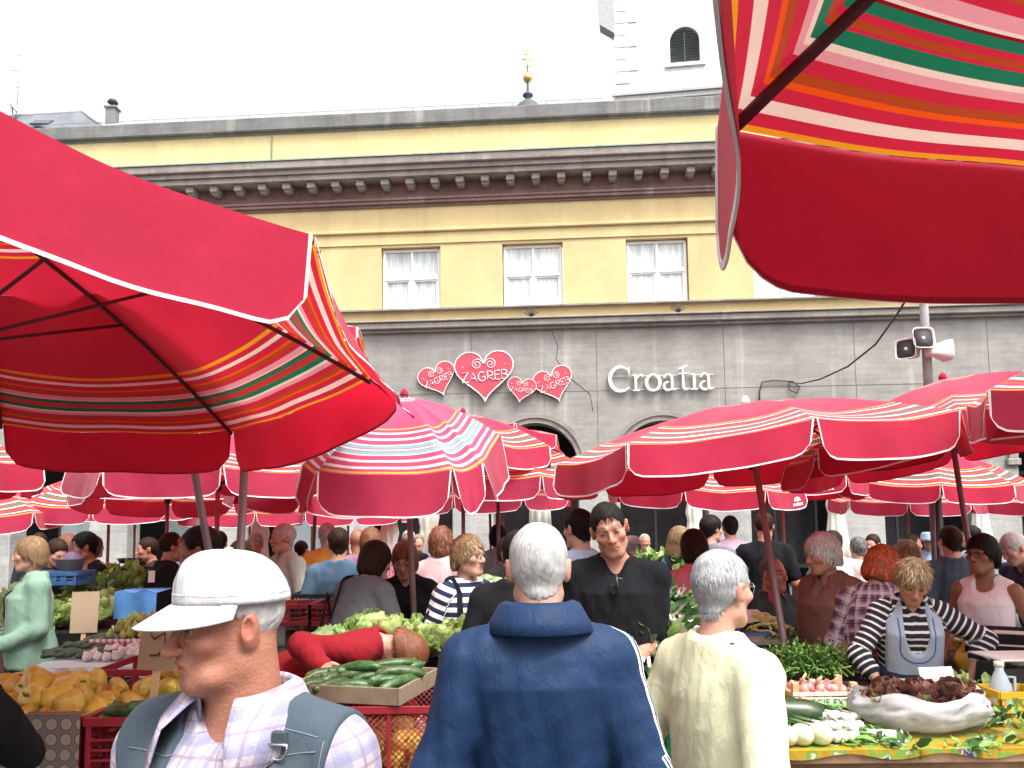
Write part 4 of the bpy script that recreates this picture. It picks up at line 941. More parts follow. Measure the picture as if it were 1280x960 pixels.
        d = smin(d, sd_cap(q, (0, -.083, .014), (0, -.108, -.026), .0075, .0115), .010)                # nose
        d = smin(d, sd_ell(m, (.0125, -.097, -.031), (.0085, .011, .0085)), .005)
        d = smax(d, -sd_ell(m, (.0065, -.102, -.0405), (.0038, .006, .005)), .003)
        d = smin(d, sd_ell(q, (0, -.078, -.060), (.028, .014, .020)), .012)                            # mouth mound
        d = smin(d, sd_ell(q, (0, -.0905, -.0565), (.021, .0065, .0050)), .004); d = smin(d, sd_ell(q, (0, -.0885, -.0680), (.018, .0070, .0058)), .004)
        d = smax(d, -sd_ell(q, (0, -.0985, -.0620), (.022, .008, .0016)), .002)
        if age: d = smax(d, -sd_cap(m, (.017, -.101, -.026), (.034, -.082, -.066), .0022, .0030), .006); d = smin(d, sd_ell(m, (.031, -.082, -.010), (.015, .008, .005)), .006); d = smax(d, -sd_cap(m, (.020, -.092, -.014), (.042, -.078, -.012), .0012, .0012), .005); d = smin(d, sd_ell(m, (.040, -.048, -.085), (.020, .024, .020)), .02); d = smin(d, sd_ell(q, (0, -.110, -.030), (.0155, .0135, .0125)), .006)
        e_ = sd_ell(m, (.079, .014, -.008), (.0105, .021, .033), rotm(0.35, 0, .15)); e_ = smax(e_, -sd_ell(m, (.092, .008, -.003), (.0105, .0105, .021)), .003); e_ = smin(e_, sd_cap(m, (.081, .004, -.012), (.081, .0, .0), .004, .003), .004)
        d = smin(d, e_, .006)
        return d * u
    def d_neck(P): return sd_cap(P, nk - J['Rt'] @ vec(0, 0, .05 * s), hc + Rh @ vec(0, .022, -.055).astype(f32) * u, (.058 if not fem else .050) * s * neckw * (1 + fat * .3), (.054 if not fem else .046) * s * neckw)
    def cull(fn, P, c, r, k=.05):
        dd = np.sqrt(((P - np.asarray(c, f32)) ** 2).sum(1)); o = dd - r + .06; m = dd < r
        if m.any(): o[m] = fn(P[m])
        return o
    hand_on = res <= .0125
    def d_body(P):
        d = d_torso(P, -.018, .72 * s, 1.44 * s); d = smin(d, d_neck(P), .03)
        for i in (0, 1): d = smin(d, d_arm(P, i, -.002), .022)
        if legs:
            for i in (0, 1): d = smin(d, d_leg(P, i, -.008), .03); h_, K, A_, sg = lg[i]; d = smin(d, sd_cap(P, A_ + vec(0, .03, -.035) * s, A_ + vec(0, -.15, -.05) * s, .032 * s, .022 * s), .02)
        for c, prims in hands:
            def fh(Q, prims=prims):
                o = None
                for (a, b, ra, rb) in prims:
                    e = sd_cap(Q, a, b, max(ra, res * .62), max(rb, res * .62)); o = e if o is None else smin(o, e, .005)
                return o
            d = smin(d, cull(fh, P, c, .2 * s), .008)
        d = smin(d, cull(d_head, P, hc, .24 * u), .022)
        return d
    pts = [J['top'], hc, J['hipc']] + [q for a in arms for q in a[:3]] + [c for c, _ in hands] + ([q for l in lg for q in l[:3]] if legs else [])
    pts = np.array(pts); lo = pts.min(0) - .17 * s - fat * .1; hi = pts.max(0) + .17 * s + fat * .1
    if legs: lo[2] = 0
    me, V = sdf_mesh('body', d_body, lo, hi, res)
    # skin tone: lips, cheeks, nose, brows, beard shadow
    q = ((V - hc) @ Rh) / u; col = np.repeat(np.array([SKINS[skin]]), len(V), 0)
    ax = np.abs(q[:, 0]); hd = (np.abs(q) < .2).all(1)
    def blend(w_, c): 
        w2 = np.clip(w_, 0, 1)[:, None] * hd[:, None]; col[:] = col * (1 - w2) + np.array(c) * w2
    sk = np.array(SKINS[skin])
    blend(.45 * np.exp(-(((ax - .042) / .022) ** 2 + ((q[:, 2] + .028) / .022) ** 2)) * (q[:, 1] < -.02), sk * (1.12, .72, .70)); blend(.4 * np.exp(-((q[:, 0] / .016) ** 2 + ((q[:, 2] + .03) / .018) ** 2)) * (q[:, 1] < -.08), sk * (1.12, .74, .70))
    blend(.4 * (ax > .076) * (q[:, 1] > -.01) * (np.abs(q[:, 2] + .008) < .04), sk * (1.12, .70, .66))
    lip = ((q[:, 0] / .022) ** 2 + ((q[:, 2] + .062) / .0105) ** 2 < 1) & (q[:, 1] < -.07); blend(lip * (.65 if not fem else .8), sk * (1.0, .52, .52) if not fem else (.42, .13, .13))
    mouthline = ((q[:, 0] / .023) ** 2 + ((q[:, 2] + .0620) / .0020) ** 2 < 1) & (q[:, 1] < -.07); blend(mouthline * .7, sk * .35)
    bc = {'white': (.45, .43, .4), 'grey': (.3, .29, .28)}.get(brows or hair[1], (.05, .03, .02))
    if res < .012:
        br = np.abs(q[:, 2] - (.0335 - 6 * (ax - .03) ** 2)) < .0052; br &= (ax > .012) & (ax < .05) & (q[:, 1] < -.04); blend(br * .8, bc)
        lash = np.abs(q[:, 2] - .0125) < .0022; lash &= (np.abs(ax - .031) < .015) & (q[:, 1] < -.06); blend(lash * .75, (.05, .03, .02))
    if beard: blend(beard * ((q[:, 2] < -.035) & (q[:, 1] < .01) & (q[:, 2] > -.125)), sk * (.62, .62, .64))
    set_attr(me, 'col', np.concatenate([col, np.ones((len(V), 1))], 1), 'FLOAT_COLOR')
    mesh_obj('body', me, root, M_SKIN_OLD if age else M_SKIN)
    if hface and res < .0125:
        for sg in (-1, 1):
            mb = MB(); r_ = .0120; prof = [(r_ * math.sin(a), -r_ * math.cos(a)) for a in np.linspace(.02, math.pi - .02, 14)]
            mb.lathe(prof, 16); nf = 16
            # first five rings face forward: iris
            mb.mi = [1 if (i // nf) < 4 else 0 for i in range(len(mb.f))]; mb.mi[-2] = 1; mb.mi[-1] = 0
            M_ = Matrix([list(r) for r in J['Rh']]) @ Matrix.Rotation(R(-90), 3, 'X')
            o = mb.build('eye', [M_EYEW, M_IRIS], root); p = J['hc'] + J['Rh'] @ (vec(sg * .031, -.0752, .0055) * u); o.matrix_local = Matrix.Translation(Vector(p)) @ Matrix([list(r) for r in J['Rh']]).to_4x4() @ Matrix.Diagonal((u * 1.08, u, u * .60, 1)) @ Matrix.Rotation(R(-90), 4, 'X')
    # ---- clothes
    seedp = int(abs(px) * 7 + py)
    clres = max(res, .0045) * 1.05
    def puv(V, arms_fr):
        P = V.astype(f32); q = tors(P); ang = np.arctan2(q[:, 0], -q[:, 1]); U = ang * .15; Vv = q[:, 2].astype(float); reg = np.zeros(len(V)); best = d_torso(P, 0, .6 * s, 1.44 * s)
        for i in (0, 1):
            S, E, W, sg = arms[i]
            for (a, b, off) in ((S, E, 0), (E, W, .285 * s)):
                dd = sd_cap(P, a, b, .05 * s, .04 * s); m = dd < best; best = np.where(m, dd, best); t = ((P - a) @ (b - a)) / np.linalg.norm(b - a)
                ax_ = (b - a) / np.linalg.norm(b - a); o_ = vec(sg, .30, 0); o_ = o_ - ax_ * (o_ @ ax_); o_ /= np.linalg.norm(o_); p_ = np.cross(ax_, o_); r_ = P - a
                U = np.where(m, np.arctan2(r_ @ p_, r_ @ o_) * .05, U); Vv = np.where(m, 1.39 * s - off - t, Vv); reg = np.where(m, 1.0 if i == 0 else .9, reg)
        return np.stack([U, Vv, reg], 1)
    nkc = J['tz'](0, -.005, 1.455)
    def neckcut(P):
        d = sd_ell(P, nkc, (.066 * s, .066 * s, .05 * s), J['Rt'])
        if neck == 'v':
            for k in range(5): d = np.minimum(d, sd_cap(P, J['tz'](0, -.06, 1.44), J['tz'](0, -.15 - fat * .05, 1.30), .05 * s, .006))
        elif neck == 'vs': d = smin(d, sd_cap(P, J['tz'](0, -.06, 1.44), J['tz'](0, -.15, 1.345), .045 * s, .006), .01)
        elif neck == 'scoop': d = smin(d, sd_ell(P, J['tz'](0, -.10, 1.40), (.075 * s, .09 * s, .06 * s), J['Rt']), .02)
        elif neck == 'open':
            d = np.minimum(d, sd_cap(P, J['tz'](0, -.06, 1.44), J['tz'](0, -.17 - fat * .05, 1.02), .045 * s, .035 * s))
        return d
    def d_top(P):
        e = loose; d = d_torso(P, e, hem * 1.7 * s, 1.45 * s)
        for i in (0, 1):
            if slv > .02: d = smin(d, d_arm(P, i, .006 + loose * .7, slv, .004), .03)
            else: S, E, W, sg = arms[i]; d = smin(d, sd_cap(P, J['tz'](sg * .055, .012, 1.405), J['tz'](sg * .115, .012, 1.375), .046 * s, .048 * s), .03)
        d = d - fold * 1.0 * folds(P, 26, seedp) - fold * .7 * folds(P, 60, seedp + 1)
        return smax(d, -neckcut(P), .006)
    if top is not None:
        me, V = sdf_mesh('shirt', d_top, lo, hi, clres); set_attr(me, 'puv', puv(V, slv), 'FLOAT_VECTOR'); tops = mesh_obj('shirt', me, root, top)
    else: tops = None
    if legs:
        bm_ = bottom or cloth('dark_trousers', (.03, .03, .04))
        if skirt:
            def d_bot(P): return sd_cap(P, (0, 0, .40 * s), (0, 0, .86 * s), .20 * s, .15 * s) - fold * folds(P, 30, seedp + 3)
        else:
            def d_bot(P):
                d = d_torso(P, .008, .78 * s, 1.03 * s)
                for i in (0, 1): d = smin(d, d_leg(P, i, .012), .02)
                d = d - fold * folds(P, 30, seedp + 3); return np.maximum(d, .045 * s - P[:, 2])
        me, V = sdf_mesh('skirt' if skirt else 'trousers', d_bot, lo, hi, max(clres, .012)); mesh_obj('skirt' if skirt else 'trousers', me, root, bm_)
        for i in (0, 1):
            A_ = lg[i][2]; mb = MB(); z0 = A_[2] - .079 * s
            def foot(a, b):
                th = 2 * math.pi * a; y = .075 - .13 * (1 - math.cos(th)) ; x = math.sin(th) * (.046 - .006 * (y > 0)); zz = b * (.075 if y > -.02 else .05); k = 1 - .35 * b * b
                return (A_[0] + x * k * s, A_[1] + (y + .02) * k * s, max(.002, z0) + zz * s)
            mb.grid(foot, 18, 5); n0 = 19; mb.f.append(tuple(range(18))[::-1]); mb.mi.append(0); mb.sm.append(False); mb.f.append(tuple(5 * n0 + k for k in range(18))); mb.mi.append(0); mb.sm.append(True)
            mb.build('shoe', M_SHOE, root)
    # ---- hair
    if hair[0] not in (None, 'bald'):
        line = HAIRLINE[hair[0]]; ly = np.array([a for a, _ in line]); lz = np.array([b for _, b in line]); big = hbig
        def d_hair(P):
            q = (P - hc) @ Rh / u; d = sd_ell(q, (0, .018, .030), (.074 + big, .094 + big, .086 + big))
            if hair[0] in ('bob', 'long', 'full'):
                d = smin(d, sd_cap(q, (0, .03, -.02), (0, .03, -.05 if hair[0] != 'long' else -.14), .083 + big * .7, .078 + big), .03)
            elif hair[0] != 'balding': d = smin(d, sd_cap(q, (0, .03, -.02), (0, .036, -.060), .066 + big * .5, .050 + big * .4), .02)
            d = d - spike * folds(q * np.array([1, 1, .6], f32), 95, seedp + 5, 6) - .0035 * folds(q * np.array([1, 1, .35], f32), 240, seedp + 6)
            z = np.interp(q[:, 1], ly, lz).astype(f32) + .004 * np.sin(q[:, 0] * 240 + q[:, 1] * 90); d = smax(d, z - q[:, 2], .006)
            if hair[0] in ('short', 'receding', 'balding'): m = np.abs(q[:, 0:1]); m = np.concatenate([m, q[:, 1:]], 1); d = smax(d, -sd_ell(m, (.085, .006, -.01), (.022, .026, .032)), .004)
            return d * u
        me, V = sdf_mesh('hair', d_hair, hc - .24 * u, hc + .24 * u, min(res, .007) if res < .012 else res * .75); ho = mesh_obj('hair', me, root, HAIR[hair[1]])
        if strands and len(V):
            rg = np.random.default_rng(seedp); nn = len(me.vertices); nrm = np.empty(nn * 3, np.float32); me.vertex_normals.foreach_get('vector', nrm); nrm = nrm.reshape(-1, 3)
            RV = []; pick = rg.integers(0, nn, strands); crown = hc + Rh @ np.array([0, .06, .12], f32) * u; SV = []; SF = []
            upv = J['Rh'] @ vec(0, 0, 1)
            for k in pick:
                p = V[k]; n_ = nrm[k].astype(float)
                if n_ @ upv < -.3: continue
                n_ = n_; away = p - crown; fwd = J['Rh'] @ vec(0, -.3, -.6); t = away / max(np.linalg.norm(away), 1e-5) * .8 + fwd * .35 + rg.normal(size=3) * .28; t = t - n_ * (t @ n_); t /= max(np.linalg.norm(t), 1e-5); sdv = np.cross(t, n_) * .0009 * max(1, d / 3.2) * (1 + rg.random())
                Ls = slen * (.022 + .022 * rg.random()) * (1 + spike * 40); b0 = len(SV); lift = .05 + .14 * rg.random() + spike * 18 * rg.random()
                rv = rg.random(); RV += [rv] * 8
                for j in range(4):
                    f_ = j / 3; c = p - n_ * .003 + t * Ls * f_ + n_ * Ls * (lift * f_ - .30 * f_ * f_ * (1 if spike < .004 else .2)); ww = sdv * (1 - .8 * f_); SV += [c - ww, c + ww]
                for j in range(3): SF.append((b0 + 2 * j, b0 + 2 * j + 1, b0 + 2 * j + 3, b0 + 2 * j + 2))
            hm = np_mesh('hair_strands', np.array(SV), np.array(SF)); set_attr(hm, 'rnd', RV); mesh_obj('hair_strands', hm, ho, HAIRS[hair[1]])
    ctx = dict(root=root, J=J, s=s, u=u, hc=J['hc'], Rh=J['Rh'], arms=arms, tz=J['tz'], lo=lo, hi=hi, d_torso=d_torso, d_arm=d_arm, tors=tors, shirt=tops, hands=hands, fat=fat, loose=loose, puv=puv, d_top=d_top, neckcut=neckcut, loc=Vector(loc), rz=rz_)
    return ctx
def wpt(ctx, p):
    """local point of a person -> world"""
    c, s_ = math.cos(ctx['rz']), math.sin(ctx['rz']); return Vector((p[0] * c - p[1] * s_, p[0] * s_ + p[1] * c, p[2])) + ctx['loc']
def glasses(ctx, m=None, dark=False, rim=.0016):
    J = ctx['J']; u = ctx['u']; root = empty('glasses', (0, 0, 0)); root.parent = ctx['root']
    f = lambda x, y, z: J['hc'] + J['Rh'] @ (vec(x, y, z) * u); mb = MB()
    for sg in (-1, 1):
        mb.tube([f(sg * .032 + .022 * math.cos(a), -.099 + .012 * abs(math.cos(a)) * (1 if math.cos(a) * sg > 0 else 0), .004 + .017 * math.sin(a)) for a in np.linspace(0, 2 * math.pi, 19)], rim * u, 5, caps=False)
        mb.tube([f(sg * .056, -.086, .008), f(sg * .074, -.04, .012), f(sg * .080, .005, .012), f(sg * .078, .02, .0)], rim * u, 5)
    mb.tube([f(-.010, -.100, .008), f(0, -.103, .010), f(.010, -.100, .008)], rim * u, 5)
    bpy.data.objects.remove(root); return mb.build('glasses', m or M_GLS, ctx['root'])
def collar(ctx, m, rin=.064, stand=.03, drop=.05, point=.075, gap=.5, open_r=.012, name='collar', thick=.003, back=.0, z0=1.435, spread=.0):
    """shirt collar: a stand ring and a folded flap that runs to two points"""
    tz = ctx['tz']; N = 40; V = []; F = []
    for i in range(N + 1):
        f = i / N; a = gap + (2 * math.pi - 2 * gap) * f; e = abs(2 * f - 1) ** 4; x, y = math.sin(a), -math.cos(a)
        fr = max(0.0, -y)
        rows = [(rin, z0), (rin + .002, z0 + stand), (rin + .008, z0 + stand + .006), (rin + .016 + spread * .3, z0 + stand - .002), (rin + .022 + spread * .7 + open_r * e, z0 + stand - drop * .55), (rin + .030 + spread + (open_r + .012) * e, z0 + stand - drop - (point - drop) * e)]
        for (r_, z) in rows: V.append(tz(x * r_ * 1.06, y * r_ * .98 + .008 - back - fr * .008 - e * .01 * (r_ - rin) * 40 * .3, z - .018 * fr))
    K = 6
    for i in range(N):
        for j in range(K - 1): a = i * K + j; F.append((a, a + K, a + K + 1, a + 1))
    me = np_mesh(name, np.array(V), np.array(F)); o = mesh_obj(name, me, ctx['root'], m); md = o.modifiers.new('t', 'SOLIDIFY'); md.thickness = thick; md.offset = 1
    uvv = np.stack([np.array([V[i][0] for i in range(len(V))]) * 1.0, np.array([v[2] for v in V]), np.zeros(len(V))], 1); set_attr(me, 'puv', uvv, 'FLOAT_VECTOR'); return o
def strap(ctx, pts, m, wid=.016, name='bag_strap'):
    P = []
    for (a, b) in zip(pts[:-1], pts[1:]):
        for k in range(6): t = k / 6; P.append([a[i] * (1 - t) + b[i] * t for i in range(3)])
    P.append(list(pts[-1])); out = []
    for (x, y, z) in P:
        ax = vec(x * .35, 0, min(z, 1.33)); dv = vec(x, y, z) - ax; dv /= np.linalg.norm(dv); ts = np.linspace(.45, .02, 140); Q = np.array([ctx['tz'](*(ax + dv * t)) for t in ts], f32); i = int(np.argmax(ctx['d_top'](Q) < .002)); out.append(ctx['tz'](*(ax + dv * (ts[i] + .003))))
    mb = MB()
    for i in range(len(out) - 1):
        pass
    N = len(out); V = []; F = []
    for i, p in enumerate(out):
        t = out[min(i + 1, N - 1)] - out[max(i - 1, 0)]; t /= max(np.linalg.norm(t), 1e-6); q = p - ctx['tz'](0, 0, 1.2); q[2] *= .3; n_ = q - t * (q @ t); n_ /= max(np.linalg.norm(n_), 1e-6); s_ = np.cross(t, n_) * wid; V += [p - s_, p + s_, p + s_ + n_ * .005, p - s_ + n_ * .005]
    for i in range(N - 1):
        for j in range(4): F.append((4 * i + j, 4 * i + (j + 1) % 4, 4 * i + 4 + (j + 1) % 4, 4 * i + 4 + j))
    mb.add(V, F); return mb.build(name, m, ctx['root'])
def bag(loc, size, m, label, rz=0, handle=True, cat='bag', name='shoulder_bag', soft=.25, strapto=None):
    t = empty(name, loc, rz, label, cat); a, b, c = size
    def f(u_, v_):
        th = 2 * math.pi * u_; z = v_; k = (1 - .25 * (2 * z - 1) ** 4) * (1 - soft * z); x = math.copysign(abs(math.cos(th)) ** .6, math.cos(th)) * a / 2 * k; y = math.copysign(abs(math.sin(th)) ** .7, math.sin(th)) * b / 2 * (1 - .55 * z); w_ = .02 * mnoise.noise(Vector((x * 14, y * 14, z * 5 + a)))
        return (x + w_, y + w_, z * c - c + .02 * math.sin(th * 3) * (1 - z) * .3)
    mb = MB(); mb.grid(f, 24, 9); mb.f.append(tuple(range(24))); mb.mi.append(0); mb.sm.append(True); mb.build('bag_body', m, t)
    if handle:
        top = Vector((0, 0, .22)) if strapto is None else strapto; mb = MB()
        mb.tube([Vector((-a * .35, 0, -.03)), Vector((-a * .2, 0, 0)).lerp(top, .6), top, Vector((a * .2, 0, 0)).lerp(top, .6), Vector((a * .35, 0, -.03))], .011, 6, flat=.5); mb.build('strap', m, t)
    return t
# ================================================================== PEOPLE
BLK = cloth('black_cotton', (.012, .012, .014)); NAVY = cloth('navy_cotton', (.02, .028, .06)); GREY = cloth('grey_wool', (.10, .11, .12)); BEIGE = cloth('beige_cotton', (.42, .37, .30)); DENIM = cloth('denim', (.09, .14, .20), var=.25)
# --- the man in the white cap, nearest of all
M_SHIRT1 = cloth('pale_plaid_shirt', (.44, .39, .43), 'plaid', (.20, .21, .34), .048, .30, (.26, .18, .27)); M_VEST = cloth('blue_grey_denim_vest', (.058, .080, .10), var=.28, weave=700)
P1 = person('older man in a white baseball cap, denim vest and pale plaid shirt looking left', 286, 694, 1.42, rz=-16, age=True, slen=.22, neckw=1.15, scale_h=.91, fat=.16, head=(-35, 6, 0), top=M_SHIRT1, slv=.55, neck='vs', loose=.016, hair=('balding', 'white'), hbig=.004, skin='aged', res=.0032, fold=.006, beard=.10, brows='grey', strands=3000, L=(.12, -.10, -.50), Rr=(-.12, -.08, -.5))
collar(P1, M_SHIRT1, rin=.074, stand=.034, drop=.062, point=.125, gap=.42, open_r=.030, z0=1.440, spread=.022)
def vest(ctx, m):
    J = ctx['J']; s = ctx['s']; tz = ctx['tz']
    def f(P):
        d = ctx['d_torso'](P, .030, .80 * s, 1.44 * s)
        for sg in (-1, 1): d = smin(d, sd_cap(P, tz(sg * .05, .012, 1.405), tz(sg * .185, .012, 1.350), .066 * s, .088 * s), .03)
        q = ctx['tors'](P); d = smax(d, np.abs(q[:, 0]) - (.205 - .03 * np.exp(-((q[:, 2] / s - 1.24) / .09) ** 2)) * s, .006)
        d = d - .004 * folds(P, 24, 91)
        c = sd_cap(P, tz(0, .0, 1.50), tz(0, -.05, 1.43), .070 * s, .072 * s); c = np.minimum(c, sd_cap(P, tz(-.01, -.10, 1.44), tz(-.02, -.26, .95), .064 * s, .045 * s)); return smax(d, -c, .004)
    me, V = sdf_mesh('vest', f, ctx['lo'], ctx['hi'], .0048); set_attr(me, 'puv', ctx['puv'](V, 0), 'FLOAT_VECTOR'); v = mesh_obj('vest', me, ctx['root'], m)
    # stitching and the D ring on the chest
    def on(x, z, e=.0):  # point on the vest front
        y = -.30
        P = np.array([ctx['tz'](x, yy, z) for yy in np.linspace(-.40, .0, 160)], f32); dd = f(P); i = int(np.argmax(dd < 0)); return Vector(ctx['tz'](x, np.linspace(-.40, .0, 160)[i] - .002, z))
    M_ST = mat('vest_thread', (.13, .17, .21), .8)
    for pts in ([(.065 + .0115 * k, 1.425 - .002 * k) for k in range(11)], [(.06 + .0125 * k, 1.335 + .003 + .001 * k) for k in range(1)], [(.075 + .012 * k, 1.372 + .0015 * k) for k in range(10)], [(-.06 - .0125 * k, 1.372) for k in range(10)], [(.192, 1.40 - .02 * k) for k in range(12)]):
        if len(pts) < 2: continue
        mb = MB(); mb.tube([on(*p) for p in pts], .0013, 5); mb.build('stitching', M_ST, v)
    M_CH = mat('chrome', (.6, .6, .6), .2, .05, metal=1.0); c = on(.125, 1.392); mb = MB(); mb.tube([c + Vector((.017 * math.cos(a), -.016, .017 * math.sin(a))) for a in np.linspace(math.pi, 2 * math.pi, 12)] + [c + Vector((.017, -.016, .006)), c + Vector((-.017, -.016, .006)), c + Vector((-.017, -.016, 0))], .0022, 6); mb.build('d_ring', M_CH, v)
    mb = MB(); mb.box(tuple(c + Vector((0, -.008, .014))), (.026, .012, .022), 0, None, .002); mb.build('ring_tab', m, v)
    return v
V1 = vest(P1, M_VEST)
mb = MB()
for z in (1.33, 1.25): p = P1['tz'](-.012, -.172, z); mb.lathe([(0, 0), (.006, 0), (.006, .003), (0, .004)], 10, p, 0, Matrix.Rotation(R(75), 3, 'X'))
mb.build('shirt_button', M_WHITE, P1['root'])
# mouth moustache shadow and the cap
def baseball_cap(ctx, m):
    J = ctx['J']; u = ctx['u']; f = lambda p: Vector(ctx['hc'] + ctx['Rh'] @ (vec(*p) * u)); cx, cy, cz = 0, .016, .042; a, b, h = .091, .111, .098
    tl = R(-9)
    def dome(i, j):
        th = 2 * math.pi * i; ph = j * math.pi / 2; k = math.cos(ph) ** .86; z = math.sin(ph) ** .95 * h; seam = .0016 * (abs(math.cos(th * 3)) ** 40); w_ = .0036 * mnoise.noise(Vector((math.cos(th) * 4, math.sin(th) * 4, z * 26))) + .003 * mnoise.noise(Vector((math.cos(th) * 9 + 7, math.sin(th) * 9, z * 50)))
        x = math.sin(th) * (a * k + w_ + seam); y = -math.cos(th) * (b * k + w_ + seam); front = max(0, math.cos(th)) ** 2; z += .010 * front * math.sin(ph * 2)
        y2 = y * math.cos(tl) - z * math.sin(tl) * 0; zz = z + y * math.sin(-tl) * -.6
        return f((cx + x, cy + y2, cz + zz))
    mb = MB(); mb.grid(dome, 60, 24); o = mb.build('cap', m, ctx['root']); md = o.modifiers.new('t', 'SOLIDIFY'); md.thickness = .002
    mb = MB()
    for off, zo in ((0, 0),):
        def brim(i, j):
            th = R(-78 + 156 * i); rr = 1 + .0 * j; base = (math.sin(th) * a * 1.0, -math.cos(th) * b * 1.0); ext = .072 * (max(0, math.cos(th * 1.1)) ** .6) * j
            x = base[0] * (1 + .10 * j); y = base[1] - ext; z = cz + .001 - .004 * j - .36 * ext - 1.5 * (x * x) * j + base[1] * math.sin(-tl) * -.6
            return f((cx + x, cy + y, z))
    mb.grid(brim, 36, 12); bo = mb.build('brim', m, o); md = bo.modifiers.new('t', 'SOLIDIFY'); md.thickness = .0032
    mb = MB(); mb.lathe([(0, .004), (.007, .002), (.008, -.001), (0, -.002)], 12, f((cx, cy, cz + h + .0015))); mb.build('cap_button', m, o)
    mb = MB(); mb.tube([dome(k / 60, .10) for k in range(61)], .0009, 4, caps=False); mb.build('cap_seam', mat('cap_thread', (.60, .60, .62), .8), o)
    for k in range(6):
        mb = MB(); mb.tube([dome((k + .0) / 6 + 1 / 12, j / 14) for j in range(0, 14)], .0009, 4); mb.build('cap_seam', mat('cap_thread', (.60, .60, .62), .8), o)
    return o
M_CAPC = cloth('white_cap_cotton', (.47, .465, .48), weave=1100, var=.04); baseball_cap(P1, M_CAPC)
# --- the man in the blue track jacket, seen from behind
M_TRACK = cloth('blue_track_jacket', (.007, .026, .074), 'sidestripe', (.75, .76, .80), rough=.6, var=.12)
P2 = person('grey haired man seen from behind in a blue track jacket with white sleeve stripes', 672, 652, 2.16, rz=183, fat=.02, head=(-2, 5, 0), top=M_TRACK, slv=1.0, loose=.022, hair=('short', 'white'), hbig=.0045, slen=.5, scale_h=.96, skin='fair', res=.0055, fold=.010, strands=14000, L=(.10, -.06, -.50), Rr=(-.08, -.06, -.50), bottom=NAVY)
collar(P2, M_TRACK, rin=.072, stand=.030, drop=.068, point=.085, gap=.45, open_r=.02, z0=1.464, spread=.028)
# --- the woman in pale yellow
M_YC = cloth('pale_yellow_knit', (.72, .72, .48), var=.04, weave=600)
P3 = person('grey haired woman with glasses in a loose pale yellow cardigan turned away to the right', 901, 685, 2.35, rz=122, fem=True, fat=.08, head=(6, 4, 0), top=M_YC, slv=.97, loose=.018, hair=('short', 'grey'), hbig=.007, scale_h=.94, spike=.0038, slen=.7, skin='fair', res=.006, fold=.007, strands=10000, L=(.12, -.08, -.46), Rr=(-.10, -.05, -.46), hem=.42, bottom=cloth('pale_trousers', (.45, .43, .38)))
glasses(P3, mat('thin_steel', (.55, .52, .48), .3, .05, metal=.9), rim=.0012)
mb = MB(); p = P3['tz'](-.12, .07, 1.44); mb.lathe([(0, 0), (.007, 0), (.007, .004), (0, .005)], 10, p); mb.build('shoulder_button', mat('brown_button', (.05, .04, .035), .3), P3['root'])
# --- the man in the black shirt
P4 = person('dark haired man in a black v-neck shirt with sunglasses hung at his neck', 757, 629, 3.9, rz=-6, fat=.10, lean=4, head=(2, 14, -14), top=cloth('black_jersey', (.010, .010, .012)), slv=.45, neck='v', hair=('short', 'black'), hbig=.004, skin='ruddy', res=.007, L=(-.12, -.22, -.34), Rr=(.10, -.24, -.36), bottom=BEIGE, strands=1500, beard=.25)
mb = MB(); g0 = P4['tz'](.0, -.150, 1.355)
for sg in (-1, 1): mb.box(tuple(Vector(g0) + Vector((.010 * sg, -.006 * sg, .016 * sg - .02))), (.034, .006, .042), 0, Matrix.Rotation(R(12 * sg), 3, 'Y'), .003)
mb.tube([Vector(g0) + Vector((0, -.006, .03)), Vector(g0) + Vector((.012, -.012, -.08))], .004, 5); mb.build('sunglasses', M_BLACKP, P4['root'])
# --- striped sweater
M_STR = cloth('navy_white_striped_knit', (.018, .022, .06), 'hstripe', (.72, .70, .70), .052, .5)
P5 = person('woman with short brown hair and glasses in a navy and white striped sweater', 586, 669, 4.75, rz=42, fem=True, fat=.15, head=(14, 4, 0), top=M_STR, slv=.72, hair=('full', 'lbrown'), hbig=.012, spike=.004, res=.008, L=(.06, -.12, -.44), Rr=(-.05, -.06, -.47), bottom=NAVY, strands=1500)
glasses(P5); strap(P5, [(-.10, .08, 1.38), (-.10, .0, 1.44), (-.11, -.08, 1.36), (-.135, -.12, 1.2), (-.15, -.10, 1.02)], BLK); 
bag(wpt(P5, P5['tz'](-.24, .05, 1.12)), (.36, .16, .44), BLK, 'big black shoulder bag hanging behind the striped sweater', R(40), strapto=Vector((.08, 0, .26)))
